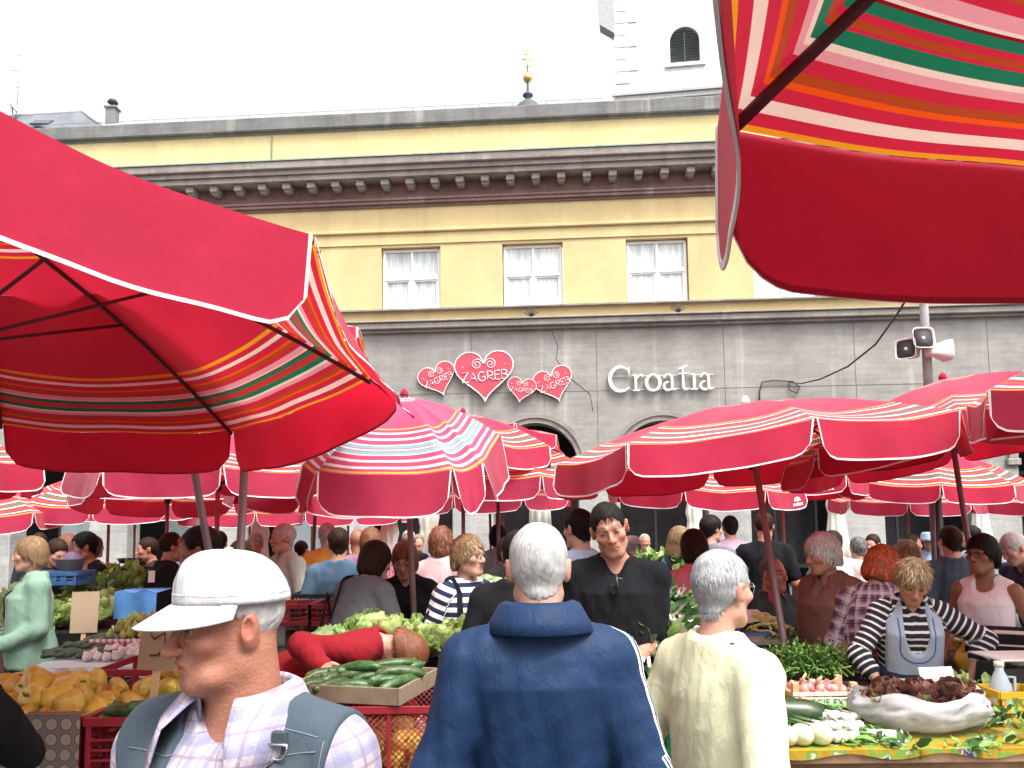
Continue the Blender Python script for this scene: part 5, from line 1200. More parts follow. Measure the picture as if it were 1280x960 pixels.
# --- stallholder in the apron
M_ST6 = cloth('dark_jersey_fine_stripes', (.022, .022, .035), 'hstripe', (.60, .56, .54), .034, .32)
P6 = person('stallholder bowing over her table in a striped jersey and grey blue apron', 1143, 704, 4.25, rz=-10, fem=True, fat=.22, lean=16, head=(-8, 30, 4), top=M_ST6, slv=.72, neck='v', hair=('full', 'blond'), hbig=.014, spike=.006, res=.0065, L=(.13, -.08, -.36), Rr=(-.05, -.20, -.42), Lp=(1, .2, .25), Rp=(-1, .3, -.2), bottom=NAVY, strands=2500, curlR=.45, skin='ruddy')
def apron(ctx, m, m2, m3):
    s = ctx['s']; tz = ctx['tz']
    def f(P, e=.026):
        d = ctx['d_torso'](P, ctx['loose'] + e - .012, .92 * s, 1.45 * s); q = ctx['tors'](P)
        w_ = .155 * s; d = smax(d, np.abs(q[:, 0]) - w_, .01); d = smax(d, q[:, 1] - .02 * s, .01)
        hole = sd_cap(P, tz(0, -.06, 1.52), tz(0, -.20, 1.22), .085 * s, .062 * s); return smax(d - .003 * folds(P, 26, 5), -hole, .006)
    me, V = sdf_mesh('apron_bib', f, ctx['lo'], ctx['hi'], .007); o = mesh_obj('apron_bib', me, ctx['root'], m)
    def g(P): d = ctx['d_torso'](P, ctx['loose'] + .022, .62 * s, 1.06 * s); q = ctx['tors'](P); return smax(d, q[:, 1] - .06 * s, .01) - .003 * folds(P, 26, 9)
    me, V = sdf_mesh('apron_skirt', g, ctx['lo'], ctx['hi'], .012); mesh_obj('apron_skirt', me, ctx['root'], m2)
    def on(x, z):
        ys = np.linspace(-.45, .0, 180); P = np.array([tz(x, y, z) for y in ys], f32); i = int(np.argmax(f(P) < 0)); return Vector(tz(x, ys[i] - .002, z))
    mb = MB(); mb.tube([on(.092 * math.cos(a) * 1.0, 1.20 + (.10 if math.sin(a) > -.0 else 0) * 0 - .075 * abs(math.sin(a))) for a in np.linspace(math.pi, 2 * math.pi, 22)], .0035, 5); mb.build('apron_trim', m3, o)
    for sg in (-1, 1): mb = MB(); mb.tube([on(sg * .093, 1.20 + .02 * k) for k in range(9)], .0035, 5); mb.build('apron_trim', m3, o)
apron(P6, cloth('grey_blue_apron', (.30, .34, .43), weave=500), cloth('dark_blue_apron', (.022, .026, .045)), cloth('blue_trim', (.05, .10, .34)))
# --- shoppers right of centre
P7 = person('woman with bright copper hair and a purple plaid shirt bending beside the stallholder', 1106, 686, 4.75, rz=150, fem=True, fat=.10, lean=10, head=(-28, 26, -6), top=cloth('purple_plaid_shirt', (.13, .055, .085), 'plaid', (.50, .42, .48), .070, .26, (.03, .012, .05)), slv=.9, loose=.026, hem=.40, hair=('bob', 'red'), hbig=.018, spike=.005, res=.0085, bottom=NAVY, strands=2500, L=(.05, -.2, -.40), Rr=(-.05, -.22, -.40))
P8 = person('white haired woman in a brown shirt holding a yellow plastic bag', 1024, 668, 4.9, rz=-62, fem=True, fat=.20, lean=6, head=(-14, 12, 0), top=cloth('brown_shirt', (.16, .075, .058)), slv=.95, neck='v', loose=.022, hair=('full', 'white'), hbig=.016, spike=.007, res=.0085, strands=2200, L=(.0, -.22, -.42), Rr=(-.03, -.18, -.46), bottom=cloth('grey_skirt', (.14, .13, .13)), skin='ruddy')
collar(P8, _mats['brown_shirt'], rin=.056, stand=.02, drop=.045, point=.07, gap=.6)
def plastic_bag(loc, size, m, label, name='carrier_bag'):
    t = empty(name, loc, 0, label, 'bag'); a, b, c = size
    def f(u_, v_):
        th = 2 * math.pi * u_; z = v_; k = .28 + .72 * (1 - z) ** .6 * (.55 + .45 * min(1, z * 6)); w_ = 1 + .14 * mnoise.noise(Vector((math.cos(th) * 2, math.sin(th) * 2, z * 4)))
        return (math.cos(th) * a / 2 * k * w_, math.sin(th) * b / 2 * k * w_, z * c - c)
    mb = MB(); mb.grid(f, 26, 12); mb.f.append(tuple(range(26))); mb.mi.append(0); mb.sm.append(True); mb.build('bag_body', m, t)
    mb = MB()
    for sg in (-1, 1): mb.tube([(sg * a * .12, 0, -.02), (sg * a * .08, .01, .05), (0, .01, .08)], .006, 5, flat=.5)
    mb.build('handle', m, t); return t
M_YBAG = mat('yellow_plastic_film', (.72, .50, .03), .35, .12, trans=.3); M_BBAG = mat('blue_plastic_film', (.20, .46, .72), .3, .15, trans=.35); M_WBAG = mat('clear_plastic_film', (.74, .74, .74), .25, .12, trans=.6, bump=.4, bscale=20)
plastic_bag(wpt(P8, P8['hands'][0][0]) + Vector((0, 0, .0)), (.20, .14, .30), M_YBAG, 'yellow plastic bag held by the woman in the brown shirt')
P9 = person('seated man with cropped grey hair in a dark green zip jacket behind the beans', 966, 703, 6.0, rz=28, H=1.70, fat=.12, sit=True, gz=.10, head=(8, 4, 0), top=cloth('dark_green_fleece', (.035, .06, .06)), hair=('balding', 'darkgrey'), hbig=.003, skin='ruddy', res=.009, L=(.0, -.25, -.30), Rr=(-.02, -.26, -.30), beard=.3)
collar(P9, cloth('plum_shirt', (.36, .09, .16)), rin=.060, stand=.02, drop=.05, point=.09, gap=.5)
st = empty('stool', (P9['loc'].x, P9['loc'].y, 0), 0, 'low wooden stool under the man in the green jacket', 'stool'); mb = MB(); mb.box((0, 0, .44), (.36, .34, .05), 0, None, .01); mb.build('seat', mat('stool_wood', (.3, .2, .11), .7), st)
for sx in (-1, 1):
    for sy in (-1, 1): mb = MB(); mb.tube([(sx * .15, sy * .14, .42), (sx * .17, sy * .16, .0)], .018, 6); mb.build('leg', mat('stool_wood', (.3, .2, .11), .7), st)
P10 = person('woman with a dark bob in a pink jacket seen from behind at the tomatoes', 866, 663, 5.6, rz=196, fem=True, fat=.18, lean=5, head=(-14, 10, 0), top=cloth('pink_jacket', (.55, .16, .21)), loose=.02, hair=('bob', 'dbrown'), hbig=.016, res=.0085, strands=1500, L=(.12, -.15, -.38), Rr=(-.06, -.2, -.35), bottom=DENIM)
strap(P10, [(.08, .09, 1.44), (0, .125, 1.33), (-.12, .11, 1.15)], BLK, .018)
bag(wpt(P10, P10['tz'](.30, -.05, 1.08)), (.34, .16, .36), cloth('charcoal_nylon', (.04, .04, .05), rough=.5), 'charcoal jacket and bag bundle on the arm of the pink jacket', R(10), handle=False)
P11 = person('tanned woman with black hair and glasses in a white sleeveless top', 1226, 668, 4.85, rz=-48, fem=True, head=(-12, 4, 0), top=cloth('white_sleeveless_cotton', (.76, .70, .72)), slv=0, neck='scoop', hair=('full', 'black'), hbig=.012, skin='brown', res=.0075, strands=1500, L=(.08, -.16, -.42), Rr=(-.05, -.20, -.40), bottom=BLK, skirt=True)
glasses(P11, M_BLACKP, rim=.0028)
M_BB = cloth('black_cream_striped_bag', (.02, .018, .018), None); tb_ = wpt(P11, P11['tz'](.12, -.20, 1.14)); t = empty('handbag', tb_, R(-30), 'black and cream striped clutch bag under the arm of the white top', 'bag')
mb = MB(); mb.box((0, 0, -.08), (.34, .10, .20), 0, None, .03); mb.build('bag_body', M_BB, t)
for k in range(3): mb = MB(); mb.box((0, 0, -.14 + .065 * k), (.345, .106, .028), 0, None, .012); mb.build('stripe_band', cloth('cream_band', (.6, .5, .46)), t)
P12 = person('man seen from behind in a dark slate t-shirt near the right edge', 1186, 658, 6.4, rz=172, fat=.12, head=(12, 4, 0), top=cloth('slate_tshirt', (.045, .065, .09)), slv=.45, hair=('short', 'dbrown'), res=.010, strands=800)
P13 = person('stooping white haired man in a dark blue suit at the right edge', 1262, 668, 6.2, rz=-75, lean=20, head=(-5, 22, 0), top=cloth('dark_blue_suit', (.03, .04, .075)), loose=.02, neck='v', hair=('short', 'white'), hbig=.008, res=.010, strands=900, bottom=NAVY)
P14 = person('grey haired man in a white polo with a dark strap across his back', 1072, 671, 7.9, rz=200, fat=.12, head=(-20, 0, 0), top=cloth('white_polo', (.74, .73, .70)), slv=.5, hair=('short', 'darkgrey'), hbig=.008, res=.0125)
strap(P14, [(.12, .08, 1.43), (.02, .135, 1.30), (-.12, .12, 1.12)], BLK, .014)
P15 = person('man in a white t-shirt with dark lettering looking down to the left', 1038, 664, 7.3, rz=-35, fat=.05, head=(-30, 14, 0), top=cloth('white_tshirt', (.74, .74, .76)), slv=.4, hair=('short', 'dbrown'), res=.011, skin='ruddy')
for k, (tx_, sz_) in enumerate((('GARETS', .075),)):
    o = mesh_obj('lettering', text_mesh(tx_, sz_, .001), P15['shirt'], NAVY); J = P15['J']; o.matrix_local = Matrix.Translation(Vector(P15['tz'](.02, -.142, 1.285 - .062 * k))) @ Matrix.Rotation(R(86), 4, 'X')
person('grey haired woman in profile between the brown shirt and the lettered t-shirt', 1020, 672, 6.6, rz=-80, fem=True, head=(-6, 10, 0), top=cloth('dusty_blue_blouse', (.18, .21, .26)), hair=('short', 'darkgrey'), hbig=.012, res=.0125)
person('dark haired young man in a navy top by the stone pier', 1090, 668, 9.0, rz=-20, head=(-30, 8, 0), top=NAVY, slv=.5, hair=('short', 'dbrown'), hbig=.01, res=.014)
P18 = person('person in a pale blue bucket hat and light blue shirt far back', 1160, 668, 11.5, rz=-30, fem=True, head=(-10, 6, 0), top=cloth('light_blue_shirt', (.36, .52, .68)), hair=('short', 'grey'), res=.015)
mb = MB(); mb.lathe([(.155, -.035), (.10, .0), (.095, .06), (.07, .085), (0, .088)], 20, P18['hc'] + P18['Rh'] @ vec(0, .015, .045)); mb.build('bucket_hat', cloth('pale_blue_cotton', (.38, .55, .72)), P18['root'])
person('ruddy man in a dark red plaid shirt far back by the black post', 1141, 668, 9.6, rz=40, fat=.1, head=(20, 6, 0), top=cloth('dark_red_plaid', (.16, .04, .05), 'plaid', (.03, .02, .03), .08, .4, (.4, .25, .25)), hair=('receding', 'dbrown'), skin='ruddy', res=.013)
person('woman with wavy light brown hair just behind the copper hair', 1131, 676, 6.6, rz=185, fem=True, head=(20, 8, 0), top=cloth('rust_top', (.24, .10, .07)), hair=('bob', 'lbrown'), hbig=.016, spike=.006, res=.0125)
person('dark haired man far back right of the slate t-shirt', 1212, 657, 8.6, rz=-150, head=(20, 4, 0), top=cloth('grey_tshirt', (.18, .18, .19)), hair=('short', 'black'), hbig=.010, res=.013)
person('tall man in a black t-shirt with his face hidden by the far umbrella', 955, 641, 7.6, rz=168, fat=.16, head=(-15, 4, 0), top=BLK, slv=.4, hair=('balding', 'dbrown'), skin='ruddy', res=.012, L=(.2, -.3, -.25))
person('man with black hair in a lilac pink shirt seen from behind', 912, 645, 8.9, rz=176, head=(6, 2, 0), top=cloth('lilac_shirt', (.52, .36, .47)), hair=('short', 'black'), hbig=.010, res=.013)
person('man with thick black hair in a grey shirt turned to the right', 889, 645, 7.7, rz=140, head=(-20, 4, 0), top=cloth('mid_grey_shirt', (.16, .15, .16)), hair=('short', 'black'), hbig=.018, res=.0125)
P25 = person('woman with long brown hair in black reaching over the herbs', 852, 659, 7.3, rz=40, fem=True, lean=8, head=(20, 14, 0), top=BLK, hair=('long', 'lbrown'), hbig=.012, res=.012, Rr=(-.18, -.28, -.34))
plastic_bag(atY(830, 712, 6.9), (.22, .18, .24), M_BBAG, 'light blue plastic bag held over the tomatoes')
person('white haired man in a pale grey shirt sitting far back in the arcade', 806, 673, 12.5, rz=10, fat=.2, H=1.70, sit=True, gz=.15, head=(0, 0, 0), top=cloth('pale_grey_shirt', (.44, .43, .41)), hair=('balding', 'white'), skin='ruddy', res=.015)
P27 = person('person in a small white cap far back beside the black shirt', 790, 672, 10.5, rz=160, top=cloth('dark_olive', (.06, .06, .045)), hair=('short', 'grey'), res=.015)
mb = MB(); mb.lathe([(.10, -.02), (.098, .03), (.07, .075), (0, .085)], 18, P27['hc'] + P27['Rh'] @ vec(0, .015, .045)); mb.box(tuple(P27['hc'] + P27['Rh'] @ vec(0, -.12, .03)), (.13, .10, .012), 0, None, .004); mb.build('cap', M_CAPC, P27['root'])
person('dark haired man in a light blue shirt half hidden behind the black shirt', 722, 637, 5.4, rz=205, head=(10, 6, 0), top=cloth('sky_blue_shirt', (.36, .48, .64)), slv=.5, hair=('short', 'black'), hbig=.010, res=.010)
person('person in a black jacket almost hidden behind the grey haired man', 648, 664, 4.1, rz=170, fat=.15, top=BLK, hair=('short', 'black'), loose=.02, res=.012)
person('dark haired woman in black standing before the pale stone pier', 634, 672, 7.0, rz=200, fem=True, head=(-30, 6, 0), top=cloth('soft_black_cardigan', (.02, .018, .02)), hair=('full', 'dbrown'), hbig=.014, res=.0125)
person('person with round dark hair in a grey top behind the woman in black', 622, 657, 8.6, rz=190, top=cloth('ash_top', (.20, .18, .18)), hair=('full', 'black'), hbig=.02, res=.014)
P31 = person('woman with black hair and dark glasses between the poles far back', 570, 674, 9.2, rz=-10, fem=True, top=cloth('dark_wine_top', (.09, .03, .04)), hair=('bob', 'black'), hbig=.012, res=.012); glasses(P31, M_BLACKP, rim=.005)
person('auburn haired woman in a pale pink blouse seen from behind', 552, 659, 6.6, rz=165, fem=True, fat=.15, head=(-8, 4, 0), top=cloth('pale_pink_blouse', (.62, .42, .43)), loose=.022, hair=('bob', 'auburn'), hbig=.016, spike=.006, res=.0115, Rr=(-.16, -.16, -.40))
person('grey haired man in a dark jacket and white shirt far behind the poles', 511, 663, 9.4, rz=5, top=cloth('dark_jacket', (.03, .03, .035)), neck='v', hair=('receding', 'white'), skin='ruddy', res=.013)
person('pale haired person beside the man in the dark jacket', 523, 668, 10.5, rz=15, fem=True, top=cloth('cool_grey_top', (.24, .26, .27)), hair=('short', 'blond'), res=.015)
P34 = person('red blond woman in a black zip cardigan filling a clear plastic bag', 505, 679, 5.3, rz=-4, fem=True, fat=.1, lean=8, head=(0, 22, 0), top=cloth('black_zip_cardigan', (.010, .010, .011)), neck='v', hair=('bob', 'auburn'), hbig=.012, res=.009, L=(.02, -.22, -.40), Rr=(-.02, -.24, -.40), skin='ruddy', strands=1200)
plastic_bag(wpt(P34, P34['hands'][1][0]) + Vector((.02, -.02, .02)), (.20, .16, .22), M_WBAG, 'clear plastic bag being filled by the woman in black')
P35 = person('woman with a dark bob in a grey jacket leaning away over the stall', 473, 678, 5.2, rz=148, fem=True, fat=.2, lean=20, head=(-16, 12, 0), top=GREY, loose=.024, hem=.44, hair=('bob', 'dbrown'), hbig=.013, res=.009, strands=1400, L=(.05, -.28, -.36), Rr=(-.06, -.26, -.36), bottom=BLK)
strap(P35, [(.10, -.08, 1.36), (.10, .0, 1.44), (.11, .08, 1.36), (.13, .10, 1.2), (.15, .08, 1.04)], BLK); bag(wpt(P35, P35['tz'](.22, .0, 1.02)), (.26, .12, .34), BLK, 'black leather handbag on the shoulder of the grey jacket', R(50), strapto=Vector((0, 0, .3)))
person('person with maroon hair in a patterned top left of the dark bob', 464, 660, 7.1, rz=170, fem=True, top=cloth('maroon_pattern', (.18, .05, .07), 'floral', (.35, .14, .16), c3=(.08, .03, .05)), hair=('bob', 'auburn'), hbig=.014, res=.0125)
person('bald ruddy man in a mauve shirt behind the maroon hair', 447, 661, 7.9, rz=200, top=cloth('mauve_shirt', (.30, .18, .26)), hair=('bald', 'brown'), skin='ruddy', res=.0125)
person('man in a blue t-shirt seen from behind by the tomatoes', 423, 660, 6.3, rz=186, fat=.06, head=(12, 4, 0), top=cloth('steel_blue_tshirt', (.075, .14, .21)), slv=.45, hair=('short', 'dbrown'), hbig=.009, res=.0105)
person('white haired person in an orange shirt left of the blue t-shirt', 409, 654, 8.2, rz=190, top=cloth('orange_shirt', (.50, .22, .04)), hair=('short', 'white'), hbig=.010, res=.0125)
P40 = person('man with a white moustache in a beige field jacket facing left', 354, 655, 7.1, rz=-48, head=(-10, 4, 0), top=cloth('pale_beige_field_jacket', (.40, .46, .41)), loose=.026, hem=.40, neck='v', hair=('short', 'white'), hbig=.009, res=.009, L=(.04, -.22, -.34), Rr=(-.04, -.2, -.38), skin='fair', bottom=BEIGE)
mb = MB(); mb.tube([P40['hc'] + P40['Rh'] @ (vec(x, -.098 + abs(x) * .35, -.048 - abs(x) * .3) * P40['u']) for x in (-.028, -.014, 0, .014, .028)], [.004, .007, .008, .007, .004], 6); mb.build('moustache', HAIR['white'], P40['root'])
for (x, z) in ((.085, 1.24), (-.085, 1.24), (.1, .98), (-.1, .98)): mb = MB(); mb.box(tuple(P40['tz'](x, -.152, z)), (.10, .012, .12), 0, None, .004); mb.build('jacket_pocket', _mats['pale_beige_field_jacket'], P40['root'])
person('grey haired woman in a dark cardigan left of the moustache', 319, 667, 8.3, rz=10, fem=True, head=(0, 14, 0), top=cloth('dark_grey_cardigan', (.05, .045, .05)), neck='v', hair=('short', 'grey'), hbig=.008, res=.0125, L=(-.08, -.25, -.2), Rr=(.08, -.25, -.2))
person('person in a bright light blue shirt behind the beige jacket', 377, 676, 9.5, rz=160, top=cloth('bright_blue_shirt', (.28, .52, .70)), hair=('short', 'dbrown'), res=.015)
person('dark haired man in a green patterned shirt turned left behind the cap', 249, 659, 4.4, rz=-64, fat=.1, head=(-14, 4, 0), top=cloth('green_patterned_shirt', (.015, .16, .075), 'floral', (.03, .24, .12), c3=(.01, .09, .05)), slv=.55, hair=('short', 'black'), hbig=.014, skin='brown', res=.009, strands=900)
person('person with dark red hair in a rust top by the thick brown pole', 301, 676, 5.8, rz=190, fem=True, top=cloth('dark_rust_top', (.16, .05, .03)), hair=('full', 'dbrown'), hbig=.012, res=.0125)
person('person with black hair and pale collar behind the thick brown pole', 274, 664, 8.0, rz=180, top=cloth('off_white_jacket', (.55, .53, .50)), hair=('short', 'black'), res=.014)
P45 = person('dark haired woman in a black top handling a grey bowl on the left', 104, 666, 6.9, rz=-34, fem=True, fat=.15, lean=4, head=(-20, 12, 0), top=cloth('black_scoop_top', (.014, .013, .015)), slv=.45, neck='scoop', hair=('short', 'black'), hbig=.014, res=.0105, L=(-.02, -.26, -.36), Rr=(.0, -.30, -.30), skin='tan')
P46 = person('woman with short hair in a mint green cardigan facing left at the edge', 38, 671, 5.6, rz=-52, fem=True, fat=.16, head=(-18, 6, 0), top=cloth('mint_cardigan', (.20, .33, .25)), loose=.022, hair=('full', 'lbrown'), hbig=.010, res=.0095, neck='v', strands=900, L=(-.02, -.22, -.38), Rr=(-.02, -.22, -.38))
collar(P46, _mats['mint_cardigan'], rin=.052, stand=.015, drop=.04, point=.07, gap=.6); strap(P46, [(.03, -.12, 1.40), (-.05, -.155, 1.22), (-.12, -.15, 1.02)], BLK, .006)
person('person in a black jacket cropped by the left edge', -150, 660, 2.45, rz=-165, fat=.2, top=cloth('soft_black_knit', (.008, .007, .008)), loose=.03, hair=('full', 'dbrown'), hbig=.014, res=.010, L=(.1, -.1, -.46), Rr=(-.20, -.16, -.36), strands=600)
person('person in black bending down behind the crates left of the bowl', 74, 676, 7.6, rz=60, lean=24, head=(0, 20, 0), top=cloth('faded_black', (.02, .017, .018)), hair=('short', 'dbrown'), hbig=.012, res=.013)
person('person with auburn hair partly behind the woman in the black top', 87, 668, 8.2, rz=120, fem=True, top=cloth('wine_cardigan', (.07, .02, .03)), hair=('bob', 'auburn'), hbig=.012, res=.013)
person('man in a dark jacket standing before the grey board on the left', 49, 666, 9.4, rz=20, top=cloth('charcoal_jacket', (.04, .04, .045)), neck='v', hair=('short', 'dbrown'), res=.013, skin='fair')
person('woman in a faded pink top just right of the black top', 118, 670, 8.6, rz=150, fem=True, top=cloth('faded_pink_top', (.45, .20, .22)), hair=('bob', 'brown'), res=.014)
person('man in a black coat turned away left of the green shirt', 217, 666, 6.8, rz=120, fat=.2, lean=10, head=(0, 0, 0), top=cloth('black_coat', (.012, .012, .012)), loose=.03, hair=('balding', 'dbrown'), skin='ruddy', res=.012)
person('person in a dark top bending under a red umbrella edge', 184, 672, 8.0, rz=-60, lean=14, top=cloth('dark_brown_top', (.05, .03, .025)), hair=('short', 'dbrown'), skin='ruddy', res=.013)
# the woman in red leaning deep into her crates
P52 = person('stooping woman in a red sweater with auburn hair reaching over the cucumber crate', 517, 833, 4.30, rz=84, H=1.66, fem=True, fat=.24, lean=66, head=(0, 95, 0), top=cloth('red_sweater', (.22, .007, .013)), slv=.95, loose=.018, hair=('full', 'auburn'), hbig=.012, res=.007, L=(.04, -.22, -.40), Rr=(-.24, .10, -.04), Rp=(.1, 1, .25), Lp=(.6, .5, .4), curlR=.8, strands=1200, bottom=cloth('dark_brown_trousers', (.05, .03, .028)), hface=False)
mb = MB(); S_, E_, W_, sg_ = P52['arms'][0]; dr = (W_ - E_) / np.linalg.norm(W_ - E_); a_ = np.cross(dr, vec(0, 0, 1)); a_ /= np.linalg.norm(a_); b_ = np.cross(dr, a_)
mb.tube([W_ - dr * .03 + (a_ * math.cos(k) + b_ * math.sin(k)) * .031 for k in np.linspace(0, 2 * math.pi, 17)], .004, 6, caps=False); mb.build('bracelet', mat('silver', (.7, .68, .64), .25, .05, metal=.9), P52['root'])
# ================================================================== PRODUCE
def bend_lathe(prof, n, bend, lob=None):
    """lathe along z bent in x; returns MB"""
    mb = MB(); mb.lathe(prof, n, rmod=lob); L_ = max(z for _, z in prof)
    mb.v = [(x + bend * math.sin(math.pi * z / L_) , y, z - L_ / 2) for x, y, z in mb.v]; return mb
def lay(mb):  # z axis -> x axis
    mb.v = [(z, y, x) for x, y, z in mb.v]; return mb
M_PEP = mat('yellow_pepper_skin', (.46, .27, .025), .32, .25, 9, spec=.4, c2=(.56, .38, .08), rnd=.14); M_STEM = mat('green_stem', (.10, .17, .04), .6, .2)
M_CUC = mat('cucumber_skin', (.018, .042, .012), .35, .35, 30, spec=.4, c2=(.05, .095, .028), rnd=.4, bump=.3, bscale=60); M_ZUC = mat('zucchini_skin', (.012, .03, .012), .3, .4, 40, spec=.5, c2=(.03, .06, .02), rnd=.3)
M_TOM = mat('tomato_skin', (.52, .035, .015), .2, .15, 6, spec=.5, c2=(.62, .09, .02), rnd=.25); M_PEA = mat('peach_skin', (.55, .13, .04), .6, .4, 14, c2=(.66, .30, .07), rnd=.3); M_PEAR = mat('pear_skin', (.20, .24, .045), .5, .25, 12, c2=(.34, .28, .08), rnd=.3)
M_ONI = mat('shallot_skin', (.42, .12, .12), .35, .35, 25, spec=.4, c2=(.58, .24, .20), rnd=.4); M_WON = mat('white_onion_skin', (.46, .47, .30), .3, .15, 14, spec=.4, c2=(.54, .57, .38), rnd=.15); M_BULB = mat('spring_onion_white', (.50, .50, .44), .3, .2, 20, spec=.4)
M_GAR = mat('garlic_skin', (.50, .44, .42), .6, .25, 22, c2=(.62, .50, .50), rnd=.25); M_PINKG = mat('pink_garlic_skin', (.50, .33, .34), .6, .25, 22, c2=(.62, .46, .46), rnd=.25); M_BEAN = mat('green_bean', (.12, .24, .05), .4, .25, 20, c2=(.20, .34, .09), rnd=.4); M_WBEAN = mat('pale_yellow_bean', (.46, .50, .14), .4, .2, 20, c2=(.56, .58, .24), rnd=.3)
M_POT = mat('potato_skin', (.40, .28, .13), .7, .25, 20, rnd=.25); M_CAR = mat('carrot_skin', (.60, .17, .02), .5, .2, 18, rnd=.3)
M_LET = mat('lettuce_leaf', (.27, .43, .09), .5, .35, 14, c2=(.54, .65, .27), rnd=.3, trans=.35); M_LETP = mat('lettuce_rib', (.52, .58, .34), .5, .15, 14, trans=.3); M_CAB = mat('cabbage_leaf', (.28, .40, .17), .5, .25, 12, c2=(.44, .54, .28), rnd=.25, trans=.25)
M_HERB = mat('herb_leaf', (.025, .07, .015), .5, .4, 16, c2=(.06, .13, .03), rnd=.4, trans=.3); M_GRN = mat('green_leaf', (.13, .29, .055), .5, .35, 14, c2=(.29, .47, .13), rnd=.4, trans=.35); M_REDL = mat('red_lettuce_leaf', (.10, .03, .03), .45, .5, 12, c2=(.20, .09, .06), rnd=.5, trans=.3); M_CHARD = mat('dark_leek_leaf', (.04, .09, .035), .5, .35, 14, c2=(.10, .18, .07), rnd=.4, trans=.3)
M_ROOT = mat('pale_root', (.55, .50, .42), .6, .2, 18, c2=(.64, .58, .50))
def m_pepper(sd):
    ph = sd * 1.3; mb = bend_lathe([(.0, .004), (.018, .0), (.030, .012), (.036, .03), (.041, .055), (.045, .08), (.044, .098), (.034, .110), (.014, .106), (.0, .104)], 24, .006 * math.sin(sd), lambda a, z: 1 + (.11 * math.cos(3 * (a + ph)) + .04 * math.cos(5 * a + sd)) * (1 if z < .1 else .7))
    nf = len(mb.f); mb.tube([(.006 * math.sin(sd) * .3, 0, .048), (.0, .003, .062), (.008, .006, .076)], [.008, .005, .005], 6, 1); lay(mb); return mb, [M_PEP, M_STEM]
def m_long(L_, r, m, bump=.0, curve=.01):
    prof = [(0, 0), (r * .5, L_ * .015), (r * .8, L_ * .06), (r, L_ * .22), (r * 1.02, L_ * .5), (r * .98, L_ * .78), (r * .75, L_ * .93), (r * .4, L_ * .985), (0, L_)]
    mb = bend_lathe(prof, 12, curve, lambda a, z: 1 + .04 * math.cos(5 * a)); lay(mb); mb.tube([(L_ * .49, 0, 0), (L_ * .53, .002, .002)], r * .2, 6, 1); return mb, [m, M_STEM]
def m_round(r, m, sq=.9, top=True, stem=M_STEM, lob=None, tip=0):
    prof = [(r * math.sin(a), -r * sq * math.cos(a) + (tip * max(0, (a / math.pi - .75) * 4) ** 2)) for a in np.linspace(.03, math.pi - .03, 12)]
    mb = MB(); mb.lathe(prof, 14, rmod=lob)
    if top: mb.lathe([(0, r * sq * .9), (r * .28, r * sq * .98), (r * .1, r * sq * 1.02), (r * .06, r * sq * 1.18), (0, r * sq * 1.2)], 5, mi=1)
    return mb, [m, stem]
def leaf_grid(mb, base, dirv, up, L_, W_, curl, ruf, mi, mi2=None, nu=4, nv=6, seed=0.0):
    d = Vector(dirv).normalized(); u = Vector(up); s_ = d.cross(u).normalized(); u = s_.cross(d).normalized(); V = []; F = []; fm = []
    for j in range(nv + 1):
        t = j / nv; wd = W_ * (math.sin(math.pi * min(1, .12 + t * .80)) ** .8)
        for i in range(nu + 1):
            x = (i / nu - .5) * 2; rf = ruf * abs(x) * math.sin(seed + t * 15 + x * 5) * t
            V.append(Vector(base) + d * (L_ * (t - .25 * curl * t * t)) + u * (L_ * (curl * t * t * -.5) + rf + .18 * W_ * (1 - x * x) * -1) + s_ * (x * wd * .5))
    for j in range(nv):
        for i in range(nu): F.append((j * (nu + 1) + i, j * (nu + 1) + i + 1, (j + 1) * (nu + 1) + i + 1, (j + 1) * (nu + 1) + i)); fm.append(mi2 if (mi2 is not None and i in (nu // 2 - 1, nu // 2) and j < nv * .7) else mi)
    b = len(mb.v); mb.v.extend(map(tuple, V))
    for f, k in zip(F, fm): mb.f.append(tuple(i + b for i in f)); mb.mi.append(k); mb.sm.append(True)
def m_lettuce(sd, r=.12, mats_=None, n=34, ruf=.016, open_=1.0):
    rg = random.Random(sd); mb = MB()
    for k in range(n):
        t = k / n; a = k * 2.399; el = R(82 - 70 * t * open_); h = .02 + .02 * (1 - t); L_ = r * (.75 + .45 * t) * rg.uniform(.85, 1.15)
        d = Vector((math.cos(a) * math.cos(el), math.sin(a) * math.cos(el), math.sin(el))); leaf_grid(mb, (math.cos(a) * .01, math.sin(a) * .01, h), d, (-math.cos(a) * .3, -math.sin(a) * .3, 1), L_, r * rg.uniform(.75, 1.05), rg.uniform(.1, .55) * (-1 if t < .5 else 1) * .6, ruf, 0, 1, 6, 8, rg.random() * 6)
    return mb, mats_ or [M_LET, M_LETP]
def m_cabbage(sd, r=.085):
    rg = random.Random(sd); mb, _ = m_round(r, M_CAB, .92, False, lob=lambda a, z: 1 + .03 * math.cos(4 * a + z * 20))
    mb.v = [(x, y, z + r * .9) for x, y, z in mb.v]
    for k in range(10):
        a = k * 2.399; el = R(rg.uniform(5, 60)); leaf_grid(mb, (math.cos(a) * r * .4, math.sin(a) * r * .4, r * .15), (math.cos(a) * math.cos(el), math.sin(a) * math.cos(el), math.sin(el)), (0, 0, 1), r * 1.5, r * 1.6, -.5, .012, 0, 1, 5, 6, rg.random() * 6)
    return mb, [M_CAB, M_LETP]
def proto(fn, *a):
    mb, ms = fn(*a); me = mb.mesh('produce'); 
    for m in ms: me.materials.append(m)
    return me
def put(name, me, loc, rot, sc, label, cat, group):
    o = bpy.data.objects.new(name, me); COL.objects.link(o); o.location = loc; o.rotation_euler = rot; o.scale = (sc, sc, sc); return tag(o, label, cat, group)
